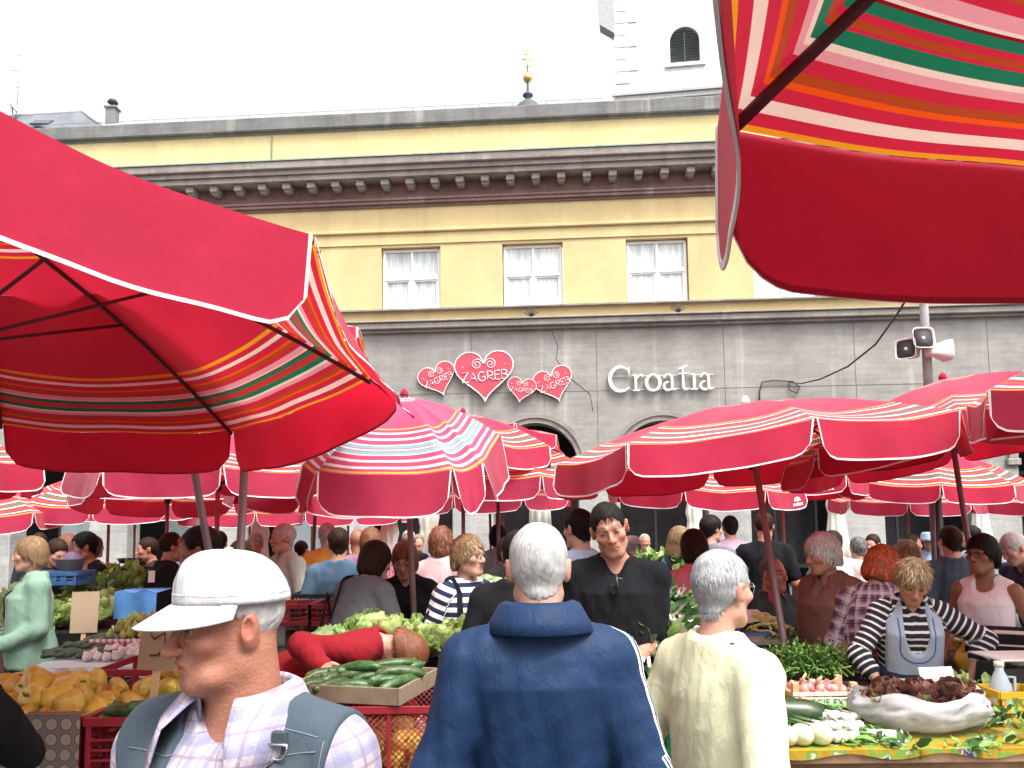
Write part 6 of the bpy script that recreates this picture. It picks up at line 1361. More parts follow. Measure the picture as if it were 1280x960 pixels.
def rect(px0, px1, py_near, py_far, z):
    """table region seen between two pixel columns and two pixel rows at height z -> (x0,x1,y0,y1)"""
    a = atZ(px0, py_near, z); b = atZ(px1, py_near, z); c = atZ((px0 + px1) / 2, py_far, z); return a.x, b.x, min(a.y, b.y), c.y
def pile(name, protos, rc, z, n, label, cat, group, step, mound=.08, flat=True, yaw=None, rg=None, sc=(.88, 1.12), tiltz=.25, slope=0.0):
    rg = rg or random.Random(hash_(label)); x0, x1, y0, y1 = rc; cx, cy = (x0 + x1) / 2, (y0 + y1) / 2; pts = []
    nx = max(1, int((x1 - x0) / step)); ny = max(1, int((y1 - y0) / (step * .9))); lev = 0
    while len(pts) < n and lev < 6:
        sh = 1 - .16 * lev; L_ = [(x0 + (x1 - x0) * (i + .5 + rg.uniform(-.3, .3) + .25 * (lev % 2)) / nx, y0 + (y1 - y0) * (j + .5 + rg.uniform(-.3, .3)) / ny) for i in range(nx) for j in range(ny)]; rg.shuffle(L_)
        for (x, y) in L_:
            x = cx + (x - cx) * sh; y = cy + (y - cy) * sh; e = max(abs(x - cx) / max(.01, (x1 - x0) / 2), abs(y - cy) / max(.01, (y1 - y0) / 2))
            pts.append((x, y, z + step * .40 + lev * step * .52 + mound * (1 - e * e) + slope * (y - y0) / max(.01, y1 - y0)))
            if len(pts) >= n: break
        lev += 1
    for p in pts:
        ya = rg.uniform(0, 6.28) if yaw is None else R(yaw) + rg.gauss(0, .3)
        rot = (rg.uniform(-.4, .4), rg.uniform(-tiltz, tiltz), ya) if flat else (rg.uniform(-.6, .6), rg.uniform(-.6, .6), ya)
        put(name, rg.choice(protos), p, rot, rg.uniform(*sc), label, cat, group)
def hash_(s): return sum((i + 1) * ord(c) for i, c in enumerate(s)) % 100000
def leafy(name, label, loc, size, n, leaf, mats_, group=None, cat='greens', sd=0, droop=.3, wid=.45, stems=0, ruf=.01, kind=None):
    """a heap or bunch of leaves filling a mound"""
    rg = random.Random(sd + hash_(label)); mb = MB(); a_, b_, c_ = size
    for k in range(n):
        th = rg.uniform(0, 6.283); rr = rg.random() ** .5; x, y = rr * math.cos(th), rr * math.sin(th); zt = (1 - rr * rr) ** .5; z = zt * rg.uniform(.35, 1.0)
        d = Vector((x * .9 + rg.gauss(0, .35), y * .9 + rg.gauss(0, .35), .45 * zt + rg.gauss(.1, .35))); L_ = leaf * rg.uniform(.6, 1.25)
        leaf_grid(mb, (x * a_ / 2, y * b_ / 2, z * c_), d, (rg.gauss(0, .5), rg.gauss(0, .5), 1), L_, L_ * wid * rg.uniform(.7, 1.2), droop * rg.uniform(.2, 1.5), ruf, rg.randrange(len(mats_)) if len(mats_) < 3 else rg.choice((0, 0, 1, 2)), None, 2, 4, rg.random() * 6)
    for k in range(stems): x = (rg.random() - .5) * a_ * .6; y = -b_ * .5; mb.tube([(x, y, c_ * rg.uniform(.1, .7)), (x + rg.gauss(0, .03), y - leaf * .9, c_ * rg.uniform(.1, .6))], leaf * .05, 5, len(mats_) - 1)
    o = mb.build(name, mats_, None, loc, fix=False); return tag(o, label, cat, group, kind)

# ------------------------------------------------------------------ stalls
M_WOOD = mat('weathered_wood', (.20, .115, .06), .7, .3, 5, c2=(.28, .17, .09), bump=.3, bscale=30); M_WOODL = mat('pale_crate_wood', (.48, .32, .17), .7, .2, 6); M_WOODD = mat('dark_wet_wood', (.07, .04, .035), .6, .3, 6); M_STEEL = mat('galvanised_tray', (.38, .38, .37), .4, .15, metal=.7)
M_CRED = mat('red_crate_plastic', (.22, .012, .02), .4, .15, 6, spec=.5); M_CBLK = mat('black_crate_plastic', (.012, .013, .014), .45, .2, 6, spec=.4); M_CBLU = mat('blue_crate_plastic', (.05, .14, .34), .4, .15, 6, spec=.5); M_CGRN = mat('green_crate_plastic', (.01, .16, .07), .4, .15, 6, spec=.5); M_CARD = mat('brown_cardboard', (.30, .20, .12), .85, .15, 5); M_CARDW = mat('white_card', (.70, .69, .66), .7, .05)
def market_table(rc, z, label, apron=None, m=None, edge=.045, drop=.3, legs=True):
    x0, x1, y0, y1 = rc; cx, cy = (x0 + x1) / 2, (y0 + y1) / 2; t = empty('market_table', (cx, cy, 0), 0, label, 'table'); m = m or M_WOOD; w_, d_ = x1 - x0, y1 - y0
    mb = MB(); nb = max(2, int(d_ / .16))
    for k in range(nb): mb.box((0, -d_ / 2 + d_ * (k + .5) / nb, z - edge / 2), (w_, d_ / nb - .006, edge), 0, None, .004)
    mb.build('tabletop', m, t)
    for sy in (-1, 1): mb = MB(); mb.box((0, sy * (d_ / 2 - .06), z - edge - .05), (w_ - .08, .03, .09)); mb.build('rail', m, t)
    for sx in (-1, 1):
        for sy in (-1, 1): mb = MB(); mb.box((sx * (w_ / 2 - .06), sy * (d_ / 2 - .11), (z - edge - .004) / 2 + .004), (.06, .06, z - edge - .01), 0, None, .004); mb.build('leg', m, t)
    if apron:
        mb = MB(); N = 40
        def f(u_, v_): x = -w_ / 2 - .01 + (w_ + .02) * u_; return (x, -d_ / 2 - .012 - .018 * v_ * math.sin(x * 22 + 1.3) - .012 * v_ * math.sin(x * 51), z + .004 - v_ * drop * (1 + .03 * math.sin(x * 6)))
        mb.grid(f, N, 8); mb.grid(lambda u_, v_: (-w_ / 2 - .01 + (w_ + .02) * u_, -d_ / 2 - .012 + (d_ + .02) * v_, z + .005), 6, 6); o = mb.build('tablecloth', apron, None, (cx, cy, 0)); tag(o, 'cloth over ' + label.replace('market ', ''), 'tablecloth')
    return t
def crate(loc, size, m, label, rz=0, holes=True, wall=.008, name='plastic_crate', group=None, mesh=False, cat='crate'):
    t = empty(name, loc, rz, label, cat, group); a, b, c = size
    for (nx, ny, ln) in ((0, -1, a), (0, 1, a), (-1, 0, b), (1, 0, b)):
        mb = MB(); dd = (b if nx == 0 else a) / 2 - wall / 2
        def bx(u0, u1, z0, z1, th=wall, o=0.0):
            c_ = ((u0 + u1) / 2, ny * (dd + o), (z0 + z1) / 2) if nx == 0 else (nx * (dd + o), (u0 + u1) / 2, (z0 + z1) / 2); s_ = (u1 - u0, th, z1 - z0) if nx == 0 else (th, u1 - u0, z1 - z0); mb.box(c_, s_, 0, None, .0015)
        h = ln / 2; bx(-h, h, c - .03, c, wall * 1.8, wall * .4); bx(-h, h, 0, .03); bx(-h, -h + .025, .03, c - .03); bx(h - .025, h, .03, c - .03)
        nbar = max(2, int(ln / .16))
        for k in range(1, nbar): u = -h + ln * k / nbar; bx(u - .008, u + .008, .03, c - .03)
        if mesh:
            st_ = .026; zz = c - .06; n2 = int(ln / st_) + int(zz / st_) + 2
            for k in range(-int(zz / st_) - 1, int(ln / st_) + 1):
                for sg in (1, -1):
                    u0 = -h + k * st_; p0 = [u0, .03]; p1 = [u0 + zz, .03 + zz]
                    if p0[0] < -h: p0 = [-h, .03 + (-h - u0)]
                    if p1[0] > h: p1 = [h, .03 + (h - u0)]
                    if p1[0] <= p0[0]: continue
                    q0, q1 = (p0, p1) if sg == 1 else ([-p0[0], p0[1]], [-p1[0], p1[1]])
                    g_ = lambda q: (q[0], ny * dd, q[1]) if nx == 0 else (nx * dd, q[0], q[1]); mb.tube([g_(q0), g_(q1)], .0022, 4)
        elif holes:
            for k in range(max(1, int((c - .06) / .035))): z0 = .03 + k * .035; bx(-h, h, z0 + .012, z0 + .022, wall * .7)
        mb.build('side_panel', m, t)
    mb = MB(); mb.box((0, 0, .006), (a - .004, b - .004, .008)); mb.build('bottom_panel', m, t); return t
def wood_crate(loc, size, label, rz=0, front=None, name='wooden_crate'):
    t = empty(name, loc, rz, label, 'crate'); a, b, c = size
    for sx in (-1, 1):
        for sy in (-1, 1): mb = MB(); mb.box((sx * (a / 2 - .015), sy * (b / 2 - .015), c * .75), (.028, .028, c * 1.5), 0, None, .002); mb.build('corner_post', M_WOODL, t)
    for sy in (-1, 1): mb = MB(); mb.box((0, sy * (b / 2), c * .38), (a, .006, c * .6), 0, None, .001); mb.box((0, sy * (b / 2), c * .88), (a, .006, c * .22), 0, None, .001); mb.build('side_slat', front if (front and sy < 0) else M_WOODL, t)
    for sx in (-1, 1): mb = MB(); mb.box((sx * a / 2, 0, c * .5), (.006, b, c * .8), 0, None, .001); mb.build('side_slat', M_WOODL, t)
    mb = MB(); mb.box((0, 0, .006), (a - .01, b - .01, .006)); mb.build('bottom_panel', M_WOODL, t); return t
def price_card(loc, size, label, tilt=15, rz=0, m=None, scrawl=True, stick=None, name='price_card'):
    t = empty(name, loc, rz, label, 'sign'); a, b = size; rot = Matrix.Rotation(R(-tilt), 3, 'X'); mb = MB(); mb.box(rot @ Vector((0, 0, b / 2)), (a, .003, b), 0, rot); mb.build('card', m or M_CARDW, t)
    if scrawl:
        mb = MB(); rg = random.Random(hash_(label))
        for k in range(3):
            x = -a * .38; z = b * (.75 - .24 * k); P = []
            while x < a * rg.uniform(.2, .4): P.append(rot @ Vector((x, -.003, z + rg.uniform(-.06, .06) * b))); x += a * .05
            if len(P) > 1: mb.tube(P, b * .012, 4)
        mb.build('writing', mat('ink_blue', (.03, .04, .12), .6), t)
    if stick: mb = MB(); mb.box(rot @ Vector((0, .008, b * .1 - stick / 2)), (.03, .006, stick + b * .8), 0, rot); mb.build('stick', M_WOODL, t)
    return t

# ---- front right table --------------------------------------------------
rc = rect(966, 1330, 937, 860, .85); x0, x1, y0, y1 = rc; x1 = 2.75
def m_oil():
    n = NT('yellow_floral_oilcloth'); n.set(.3, 0, .4); f = n.noise(17, 3, .5); n.base(n.ramp(f, [(.0, (.34, .20, .015)), (.40, (.38, .24, .02)), (.50, (.16, .28, .05)), (.60, (.55, .48, .30)), (.66, (.03, .09, .28)), (.70, (.60, .10, .06))], 'CONSTANT')); return n.m
market_table((x0, x1, y0, y1), .85, 'wooden market table in front of the stallholder with a worn front edge', m=M_WOOD)
mb = MB(); mb.grid(lambda u_, v_: (x0 + (x1 - x0) * u_, y0 - .004 + (y1 - y0) * v_, .856 + .002 * math.sin(u_ * 40) * math.sin(v_ * 9)), 60, 16); mb.grid(lambda u_, v_: (x0 + (x1 - x0) * u_, y0 - .007, .856 - .022 * v_ * (1 + .5 * math.sin(u_ * 33))), 60, 2); tag(mb.build('oilcloth', m_oil()), 'yellow floral oilcloth spread on the table under the shallots', 'tablecloth')
ZT = .860
def T(px, py, dz=0): p = atZ(px, py, ZT); return Vector((p.x, p.y, ZT + dz))
# shallot crate with the printed board
M_PRINT = mat('printed_crate_board', (.66, .60, .48), .6, .08, 8)
sc_ = T(1033, 888); wc = wood_crate((sc_.x, sc_.y + .10, ZT + .004), (.285, .20, .075), 'small wooden crate of shallots with green printed lettering', front=M_PRINT)
o = mesh_obj('lettering', text_mesh('CILIEGIE EXTRA', .039, .0008, 1.05), wc, mat('green_ink', (.02, .22, .12), .6)); o.matrix_local = Matrix.Translation((.01, -.105, .030)) @ Matrix.Rotation(R(90), 4, 'X')
mb = MB()
for x_ in (-.115, .125): mb.lathe([(0, 0), (.010, 0), (.010, .002), (0, .003)], 10, (x_, -.104, .045), 0, Matrix.Rotation(R(90), 3, 'X'))
mb.build('cherry_mark', mat('red_ink', (.5, .02, .03), .6), wc)
ON = [proto(m_round, .023, M_ONI, .95, True, M_WOODL, (lambda a, z: 1 + .03 * math.cos(7 * a)), .010) for _ in range(3)]
pile('shallot', ON, (sc_.x - .125, sc_.x + .125, sc_.y + .02, sc_.y + .185), ZT + .02, 46, 'pink brown shallot heaped in the printed wooden crate', 'onion', 'shallots in the printed crate', .040, .035, False)
mb = MB()
for (x_, l_) in ((-.09, .05), (-.02, .035), (.05, .03)): mb.tube([(sc_.x + x_, sc_.y + .06, ZT + .10), (sc_.x + x_ + .025, sc_.y + .05, ZT + .10 + l_)], [.008, .006], 6)
tag(mb.build('dry_stalk', mat('dry_stalk', (.40, .36, .16), .7)), 'cut dry stalks sticking up from the shallots', 'stalks')
pz = T(986, 912); ZB = proto(m_long, .36, .052, M_ZUC, 0, .008); put('marrow', ZB, pz + Vector((-.02, .05, .052)), (0, .0, R(172)), 1.0, 'thick dark green marrow lying beside the printed crate', 'marrow', None)
WO = proto(m_round, .042, M_WON, .88, True, M_STEM)
for k, (px, py) in enumerate(((984, 932), (1003, 931), (1026, 930))):
    put('white_onion', WO, T(px, py, .037), (.2 * k, .3, k), 1.0 + .06 * k, ('round pale onion half hidden behind the yellow cardigan', 'round pale onion in the middle of three', 'round pale onion touching the small spring onion bulbs')[k], 'onion', 'round pale onions in a row')
def m_spring():
    mb = MB(); mb.lathe([(0, 0), (.008, .001), (.017, .010), (.019, .020), (.013, .034), (.008, .05), (.007, .09)], 10)
    for k in range(4): a = k * 1.6; mb.tube([(0, 0, .08), (.004 * math.cos(a), .004 * math.sin(a), .14), (.012 * math.cos(a), .012 * math.sin(a), .22 + .02 * k)], [.006, .0045, .002], 5, 1)
    lay(mb); return mb, [M_BULB, M_CHARD]
SO = proto(m_spring); rg = random.Random(4)
for k in range(26):
    px = 1034 + (k % 9) * 5.6 + rg.uniform(-2, 2); py = 914 + (k // 9) * 7 + rg.uniform(-2, 2); put('spring_onion', SO, T(px, py, .018 + .022 * (2 - k // 9) * rg.uniform(.5, 1)), (rg.uniform(0, 6), rg.uniform(-.12, .05), R(rg.uniform(95, 140))), rg.uniform(.85, 1.15), 'small white spring onion with green stalk in the bunch on the table', 'spring onion', 'spring onions in a bunch')
BN = [proto(m_long, .11, .0055, M_BEAN, 0, c) for c in (.008, .018, -.01)]
pile('green_bean', BN, rect(1052, 1122, 930, 884, ZT), ZT - .004, 150, 'green bean in the loose pile between spring onions and plastic bag', 'bean', 'green beans in a loose pile', .022, .012, True)
price_card(T(1110, 927), (.125, .06), 'blank white price card lying by the green beans', 60, R(-12), scrawl=False)
g0 = T(1073, 888); t = empty('glass_cup', g0, 0, 'clear ribbed glass cup beside the shallot crate', 'cup'); M_GLAS = NT('clear_glass').set(.05, 0, .5, **{'Transmission Weight': .9, 'IOR': 1.3}).m; mb = MB(); mb.lathe([(.022, 0), (.026, .03), (.026, .05), (.032, .07), (.036, .10), (.034, .10), (.024, .05), (.02, .006), (0, .005)], 20); mb.build('cup_body', M_GLAS, t)
g0 = T(1096, 893); t = empty('white_cup', g0, 0, 'short white plastic cup next to the clear glass', 'cup'); mb = MB(); mb.lathe([(.026, 0), (.036, .066), (.038, .068), (.038, .072), (.034, .072), (.025, .008), (0, .007)], 24); mb.build('cup_body', M_CAPW, t)
for k, (px, py) in enumerate(((1094, 930), (1140, 934), (1205, 934), (1245, 930))):
    leafy('loose_leaf', 'few loose green leaves and stalks scattered along the front edge of the oilcloth', T(px, py), (.13, .06, .015), 12, .05, [M_GRN, M_HERB], 'loose leaves on the oilcloth', sd=k)
# plastic bag brimming with red lettuce
bc = T(1182, 925); bc.y += .19; t = empty('plastic_bag', bc, 0, 'open clear plastic bag brimming with red leaf lettuce', 'bag')
def fb(u_, v_):
    th = 2 * math.pi * u_; p = v_ * math.pi * .62; rr = .265 * (math.sin(p + .25) ** .6); w_ = 1 + .09 * mnoise.noise(Vector((math.cos(th) * 3, math.sin(th) * 3, v_ * 5))) + .07 * mnoise.noise(Vector((math.cos(th) * 9, math.sin(th) * 9, v_ * 12))) + .04 * mnoise.noise(Vector((math.cos(th) * 22, math.sin(th) * 22, v_ * 9)))
    return (math.cos(th) * rr * w_ * 1.02, math.sin(th) * rr * .72 * w_, max(.003, .145 * v_ ** 1.2 + .015 * math.sin(th * 5) * v_))
mb = MB(); mb.grid(fb, 60, 18); mb.build('bag_film', M_WBAG, t)
for k, (x_, y_, r_) in enumerate(((-.14, -.02, .10), (-.02, -.05, .11), (.11, -.03, .115), (.04, .07, .10), (-.09, .08, .10), (.18, .03, .085))):
    LR = proto(m_lettuce, 30 + k, r_, [M_REDL, M_GRN if k in (0, 1) else M_REDL], 30, .020, 1.0); put('red_lettuce', LR, bc + Vector((x_, y_, .055)), (0, 0, k), 1.0, 'head of dark red leaf lettuce in the plastic bag', 'lettuce', 'red lettuces in the plastic bag')
price_card(T(1183, 888, .105) + Vector((0, .05, 0)), (.16, .07), 'white price card with blue handwriting standing in the red lettuce', 20, R(8))
leafy('leaf_bunch', 'loose bunch of green leaves behind the lettuce bag', T(1216, 874), (.26, .16, .08), 60, .075, [M_GRN, M_LET, M_LETP])
leafy('leaf_bunch', 'bagged dark leaves at the right end of the table', T(1285, 915), (.24, .26, .10), 70, .07, [M_CHARD, M_GRN, M_HERB])
g0 = T(1262, 885); t = empty('spray_bottle', g0 + Vector((0, .06, 0)), 0, 'pale blue grey plastic jug near the right edge of the table', 'jug'); mb = MB(); mb.lathe([(.0, 0), (.05, 0), (.052, .01), (.046, .08), (.028, .13), (.018, .15), (.018, .17), (0, .172)], 20); mb.build('jug_body', mat('pale_blue_plastic', (.42, .50, .56), .4, .08), t); mb = MB(); mb.lathe([(.021, .168), (.021, .19), (0, .192)], 14); mb.build('cap', M_CAPW, t)
mb = MB(); mb.tube([(.03, 0, .12), (.065, 0, .12), (.065, 0, .05), (.047, 0, .04)], .007, 6); mb.build('handle', mat('pale_blue_plastic', (.42, .50, .56)), t)
g0 = T(1290, 868); t = empty('weighing_scale', g0 + Vector((0, .1, 0)), 0, 'dark market scale with a white top plate at the right edge', 'scale'); mb = MB(); mb.prism([(-.15, 0), (.15, 0), (.13, .12), (-.13, .12)], -.12, .12); mb.build('scale_body', M_CBLK, t); mb = MB(); mb.box((0, 0, .16), (.30, .26, .012), 0, None, .004); mb.tube([(0, 0, .11), (0, 0, .16)], .03, 10); mb.build('top_plate', M_CAPW, t)
crate(T(1268, 893) + Vector((.05, .10, 0)), (.20, .18, .09), mat('yellow_tub', (.55, .34, .02), .45), 'small yellow plastic tub in front of the scale', name='plastic_tub', holes=False, cat='tub')
# peppers for sale behind the stallholder
rc2 = rect(1200, 1262, 836, 808, .85); market_table((rc2[0] - .05, rc2[1] + .3, rc2[2] - .02, rc2[3] + .1), .84, 'dark side table of yellow peppers behind the stallholder', m=M_WOODD)
PE = [proto(m_pepper, k) for k in range(4)]
pile('yellow_pepper', PE, rc2, .85, 14, 'pale yellow pepper piled behind the stallholder elbow', 'pepper', 'yellow peppers behind the stallholder', .09, .05, False)

# ---- middle right stalls ------------------------------------------------
rc3 = (rect(952, 1062, 850, 800, .86)); market_table((rc3[0] - .1, rc3[1] + .1, rc3[2], rc3[3]), .85, 'dark market table under the dill and pink garlic', m=M_WOODD, apron=None)
for k in range(9):
    px = 990 + (k % 5) * 14; py = 846 - (k // 5) * 22; leafy('dill_bunch', 'feathery dark green herb bunch heaped behind the shallot crate', atZ(px, py, .86) + Vector((0, .05, 0)), (.26, .22, .14), 260, .07, [M_HERB, M_GRN], 'herb bunches behind the shallot crate', 'herbs', k, .5, .10, 6)
GA = [proto(m_round, .027, M_PINKG, .8, True, M_ROOT, (lambda a, z: 1 + .07 * math.cos(8 * a)), .014)]
pile('garlic_bulb', GA, rect(950, 984, 848, 822, .86), .86, 26, 'pinkish garlic bulb on the dark tray beside the herbs', 'garlic', 'pink garlic bulbs', .05, .02, False)
t_ = crate(atZ(956, 822, .86) + Vector((0, .25, 0)), (.30, .24, .13), M_CBLU, 'blue tub between the herbs and the pale beans', name='plastic_tub', holes=False, cat='tub')
rc4 = rect(918, 1010, 798, 770, .98); market_table(rc4, .97, 'steel edged stall table of pale beans before the seated man', m=M_STEEL, edge=.03)
WB = [proto(m_long, .13, .0075, M_WBEAN, 0, c) for c in (.01, .02, -.012)]
pile('pale_bean', WB, rect(943, 992, 793, 776, .98), .97, 110, 'pale yellow bean in the heap before the seated man', 'bean', 'pale beans in a heap', .032, .07, True)
p = atZ(936, 786, .98); t = empty('weighing_scale', p, R(10), 'small scale with a tilted white plate beside the pale beans', 'scale'); mb = MB(); mb.box((0, 0, .035), (.14, .14, .07), 0, None, .01); mb.build('scale_body', M_CBLK, t); mb = MB(); mb.box((0, 0, .085), (.22, .19, .012), 0, Matrix.Rotation(R(14), 3, 'X'), .004); mb.build('top_plate', mat('scale_plate', (.55, .54, .50), .4), t)
for k, (px, s_) in enumerate(((948, .20), (975, .30))): plastic_bag(atZ(px, 772, 1.0) + Vector((0, .15, .14)), (s_, .16, .14), M_BBAG, ('small blue plastic bag on the table before the seated man', 'larger crumpled blue plastic bag on the table before the seated man')[k], 'plastic_bag')
# leeks and leaf vegetables left of the yellow cardigan
rc5 = (.60, 1.02, 3.95, 4.75); market_table(rc5, .84, 'low dark table of leeks between the black shirt and yellow cardigan', m=M_WOODD)
for k, (px, py, d, lab) in enumerate(((818, 800, 4.2, 'lower'), (835, 775, 4.4, 'upper'), (808, 820, 4.05, 'front'), (840, 830, 4.0, 'hanging'))):
    leafy('leek_bunch', lab + ' bunch of dark leek leaves beside the yellow cardigan', atY(px, py + 10, d), (.30, .30, .16), 130, .19, [M_CHARD, M_GRN, M_ROOT], 'leek bunches beside the yellow cardigan', 'leeks', k, .6, .22, 8)
for k in range(7):
    p = atY(798 + 4 * k, 812 + (k % 3) * 8, 4.0); mb = MB(); mb.tube([(0, 0, 0), (.05, .05, .012), (.22, .12, .03)], [.017, .015, .013], 8); mb.tube([(-.03, -.02, -.012), (0, 0, 0)], [.002, .012], 6); tag(mb.build('leek', M_ROOT, None, p), 'white leek root end poking out beside the black shirt', 'leek', 'white leek ends')
put('cabbage', proto(m_cabbage, 5, .10), atY(812, 790, 4.5), (0, .4, 0), 1, 'pale cabbage among the dark leek leaves', 'cabbage', None); put('cabbage', proto(m_cabbage, 6, .085), atY(846, 778, 4.7), (.3, .2, 1), 1, 'smaller cabbage at the top of the leek heap', 'cabbage', None)
for k in range(3): crate((.88, 3.75, .004 + .27 * k), (.36, .46, .26), M_CGRN, ('lowest', 'middle', 'topmost')[k] + ' green plastic crate in the stack behind the yellow cardigan')
# tomatoes and blue crates behind
rc6 = rect(795, 868, 748, 728, 1.08); market_table(rc6, .78, 'dark table carrying blue tomato crates behind the black shirt', m=M_WOODD)
cxm = (rc6[0] + rc6[1]) / 2; cym = (rc6[2] + rc6[3]) / 2; k_ = 0
for k in range(2): crate((rc6[0] + .25 + .44 * k, rc6[2] + .25, .782), (.42, .40, .26), M_CBLU, ('blue crate of tomatoes nearest the black shirt', 'blue crate of tomatoes nearest the pink jacket')[k])
TO = [proto(m_round, .036, M_TOM, .85) for _ in range(2)]
pile('tomato', TO, (rc6[0] + .04, rc6[0] + .90, rc6[2] + .05, rc6[2] + .45), 1.0, 90, 'ripe red tomato heaped in the blue crates behind the black shirt', 'tomato', 'tomatoes behind the black shirt', .07, .05, False)
PO = [proto(m_round, .04, M_POT, 1.25, False)]
rc7 = rect(800, 862, 728, 716, 1.12); market_table((rc7[0], rc7[1], rc7[2], rc7[3] + .2), 1.06, 'far table of potatoes and greens in the middle right', m=M_WOODD)
pile('potato', PO, rc7, 1.06, 40, 'brown potato on the far table beyond the tomatoes', 'potato', 'potatoes beyond the tomatoes', .08, .05, False)
leafy('leaf_heap', 'green leaf heap in front of the long haired woman', atY(822, 716, 7.4), (.55, .4, .16), 160, .12, [M_GRN, M_HERB, M_LET])
# clutter right back: wooden table with bread coloured boxes
rc8 = rect(985, 1010, 720, 704, 1.12); market_table((rc8[0], rc8[0] + 1.0, 6.6, 7.3), 1.15, 'pale wooden counter behind the white haired woman', m=M_WOODL)

# ---- centre: red crate of cucumbers -------------------------------------
crate((-.62, 3.80, .64), (.60, .60, .30), M_CRED, 'red mesh crate holding yellow peppers under the cucumbers', mesh=True)
crate((-.62, 3.80, .33), (.60, .60, .30), M_CRED, 'red crate in the middle of the front stack'); crate((-.62, 3.80, .02), (.60, .60, .30), M_CRED, 'lowest red crate of the front stack')
pile('yellow_pepper', PE, (-.88, -.36, 3.54, 4.06), .65, 44, 'yellow pepper packed inside the red mesh crate', 'pepper', 'yellow peppers in the red mesh crate', .095, .02, False)
t = empty('wooden_tray', (-.66, 3.78, .945), R(-14), 'shallow wooden tray of cucumbers on top of the red crates', 'tray'); mb = MB()
for (x_, y_, a_, b_) in ((0, -.24, .50, .014), (0, .24, .50, .014), (-.25, 0, .014, .494), (.25, 0, .014, .494)): mb.box((x_, y_, .035), (a_, b_, .07), 0, None, .002)
mb.build('side_board', mat('grey_tray_wood', (.20, .15, .10), .7, .25, 8), t); mb = MB(); mb.box((0, 0, .008), (.49, .47, .008)); mb.build('bottom_board', mat('grey_tray_wood', (.2, .15, .1)), t)
CU = [proto(m_long, .20, .022, M_CUC, 0, c) for c in (.008, .014, -.006)]
pile('cucumber', CU, (-.88, -.46, 3.60, 3.98), .96, 42, 'knobbly green cucumber in the wooden tray on the red crates', 'cucumber', 'cucumbers in the wooden tray', .062, .05, True, 35, tiltz=.15)
# lettuces, cabbages and tomatoes behind
rc9 = rect(372, 574, 822, 808, .96); market_table(rc9, .95, 'long dark table of lettuces behind the red sweater', m=M_WOODD, apron=mat('black_sheeting', (.012, .012, .013), .5), drop=.5)
LE = [proto(m_lettuce, k, .135) for k in range(4)]
rg = random.Random(9)
for k, (px, py) in enumerate(((490, 822), (512, 826), (530, 832), (548, 834), (566, 828), (500, 806), (522, 808), (545, 812), (474, 812), (458, 806), (560, 808), (480, 798))):
    put('lettuce', LE[k % 4], Vector((atZ(px, py, .96).x, 4.50 + (832 - py) * .012, 1.0)), (rg.uniform(-.6, .1), rg.uniform(-.35, .35), rg.uniform(0, 6)), rg.uniform(.9, 1.1), 'frilly green lettuce on the dark table behind the red sweater', 'lettuce', 'lettuces behind the red sweater')
CB = [proto(m_cabbage, k, .075) for k in range(3)]
for k, (px, py) in enumerate(((396, 800), (410, 797), (424, 795), (438, 796), (452, 796), (403, 790), (430, 788), (445, 788))):
    put('cabbage', CB[k % 3], Vector((atY(px, py, 4.7).x, 4.74 - (800 - py) * -.01, .97)), (rg.uniform(-.3, .3), rg.uniform(-.3, .3), k), rg.uniform(.85, 1.1), 'small round cabbage lined up above the red sweater', 'cabbage', 'small cabbages above the red sweater')
pile('tomato', TO, rect(545, 576, 816, 806, .98), .955, 46, 'red tomato heaped beside the lettuces and the striped sweater', 'tomato', 'tomatoes beside the lettuces', .07, .05, False)
def m_gingham(name):
    n = NT(name); n.set(.8); v = n.sep(n.coord()); fx = n.math('LESS_THAN', n.math('FRACT', n.math('MULTIPLY', n.math('ADD', v[0], 20), 28)), .5); fz = n.math('LESS_THAN', n.math('FRACT', n.math('MULTIPLY', n.math('ADD', n.math('ADD', v[2], v[1]), 20), 28)), .5); n.base(n.ramp(n.math('MULTIPLY', n.math('ADD', fx, fz), .5), [(0, (.70, .64, .62)), (.4, (.56, .22, .24)), (.9, (.42, .02, .05))], 'CONSTANT')); return n.m
M_GING = m_gingham('red_gingham')
rc10 = rect(352, 428, 800, 776, 1.0); market_table(rc10, .90, 'gingham covered table of crates behind the thin brown pole', m=M_WOODD, apron=M_GING, drop=.12)
for k, (px, d) in enumerate(((368, 5.6), (398, 5.7), (420, 5.6))): crate(atY(px, 779, d), (.30, .30, .14), (M_CRED, M_CBLK, M_CRED)[k], ('maroon crate nearest the thin brown pole', 'black crate between two maroon crates', 'maroon crate below the orange tomatoes')[k])
rc11 = rect(350, 402, 748, 726, 1.12); market_table(rc11, 1.02, 'table of peaches before the beige field jacket', m=M_WOODD)
PC = [proto(m_round, .037, M_PEA, .95, False)]
pile('peach', PC, rc11, 1.03, 64, 'red and yellow peach heaped before the beige field jacket', 'peach', 'peaches before the beige jacket', .072, .08, False)
crate(atY(394, 768, 6.1), (.28, .30, .16), M_CBLK, 'black crate standing on end below the peaches')
pile('tomato', TO, rect(402, 430, 764, 748, 1.06), 1.0, 34, 'orange red tomato in the crate before the blue t-shirt', 'tomato', 'tomatoes before the blue t-shirt', .065, .05, False)
market_table(rect(400, 434, 768, 746, 1.0), .99, 'small table of orange tomatoes before the blue t-shirt', m=M_WOODD)
market_table(rect(500, 545, 776, 756, 1.0), .98, 'small table with a silver cloth between the two women', m=M_WOODD, apron=mat('silver_cloth', (.42, .43, .46), .5, .15), drop=.25)
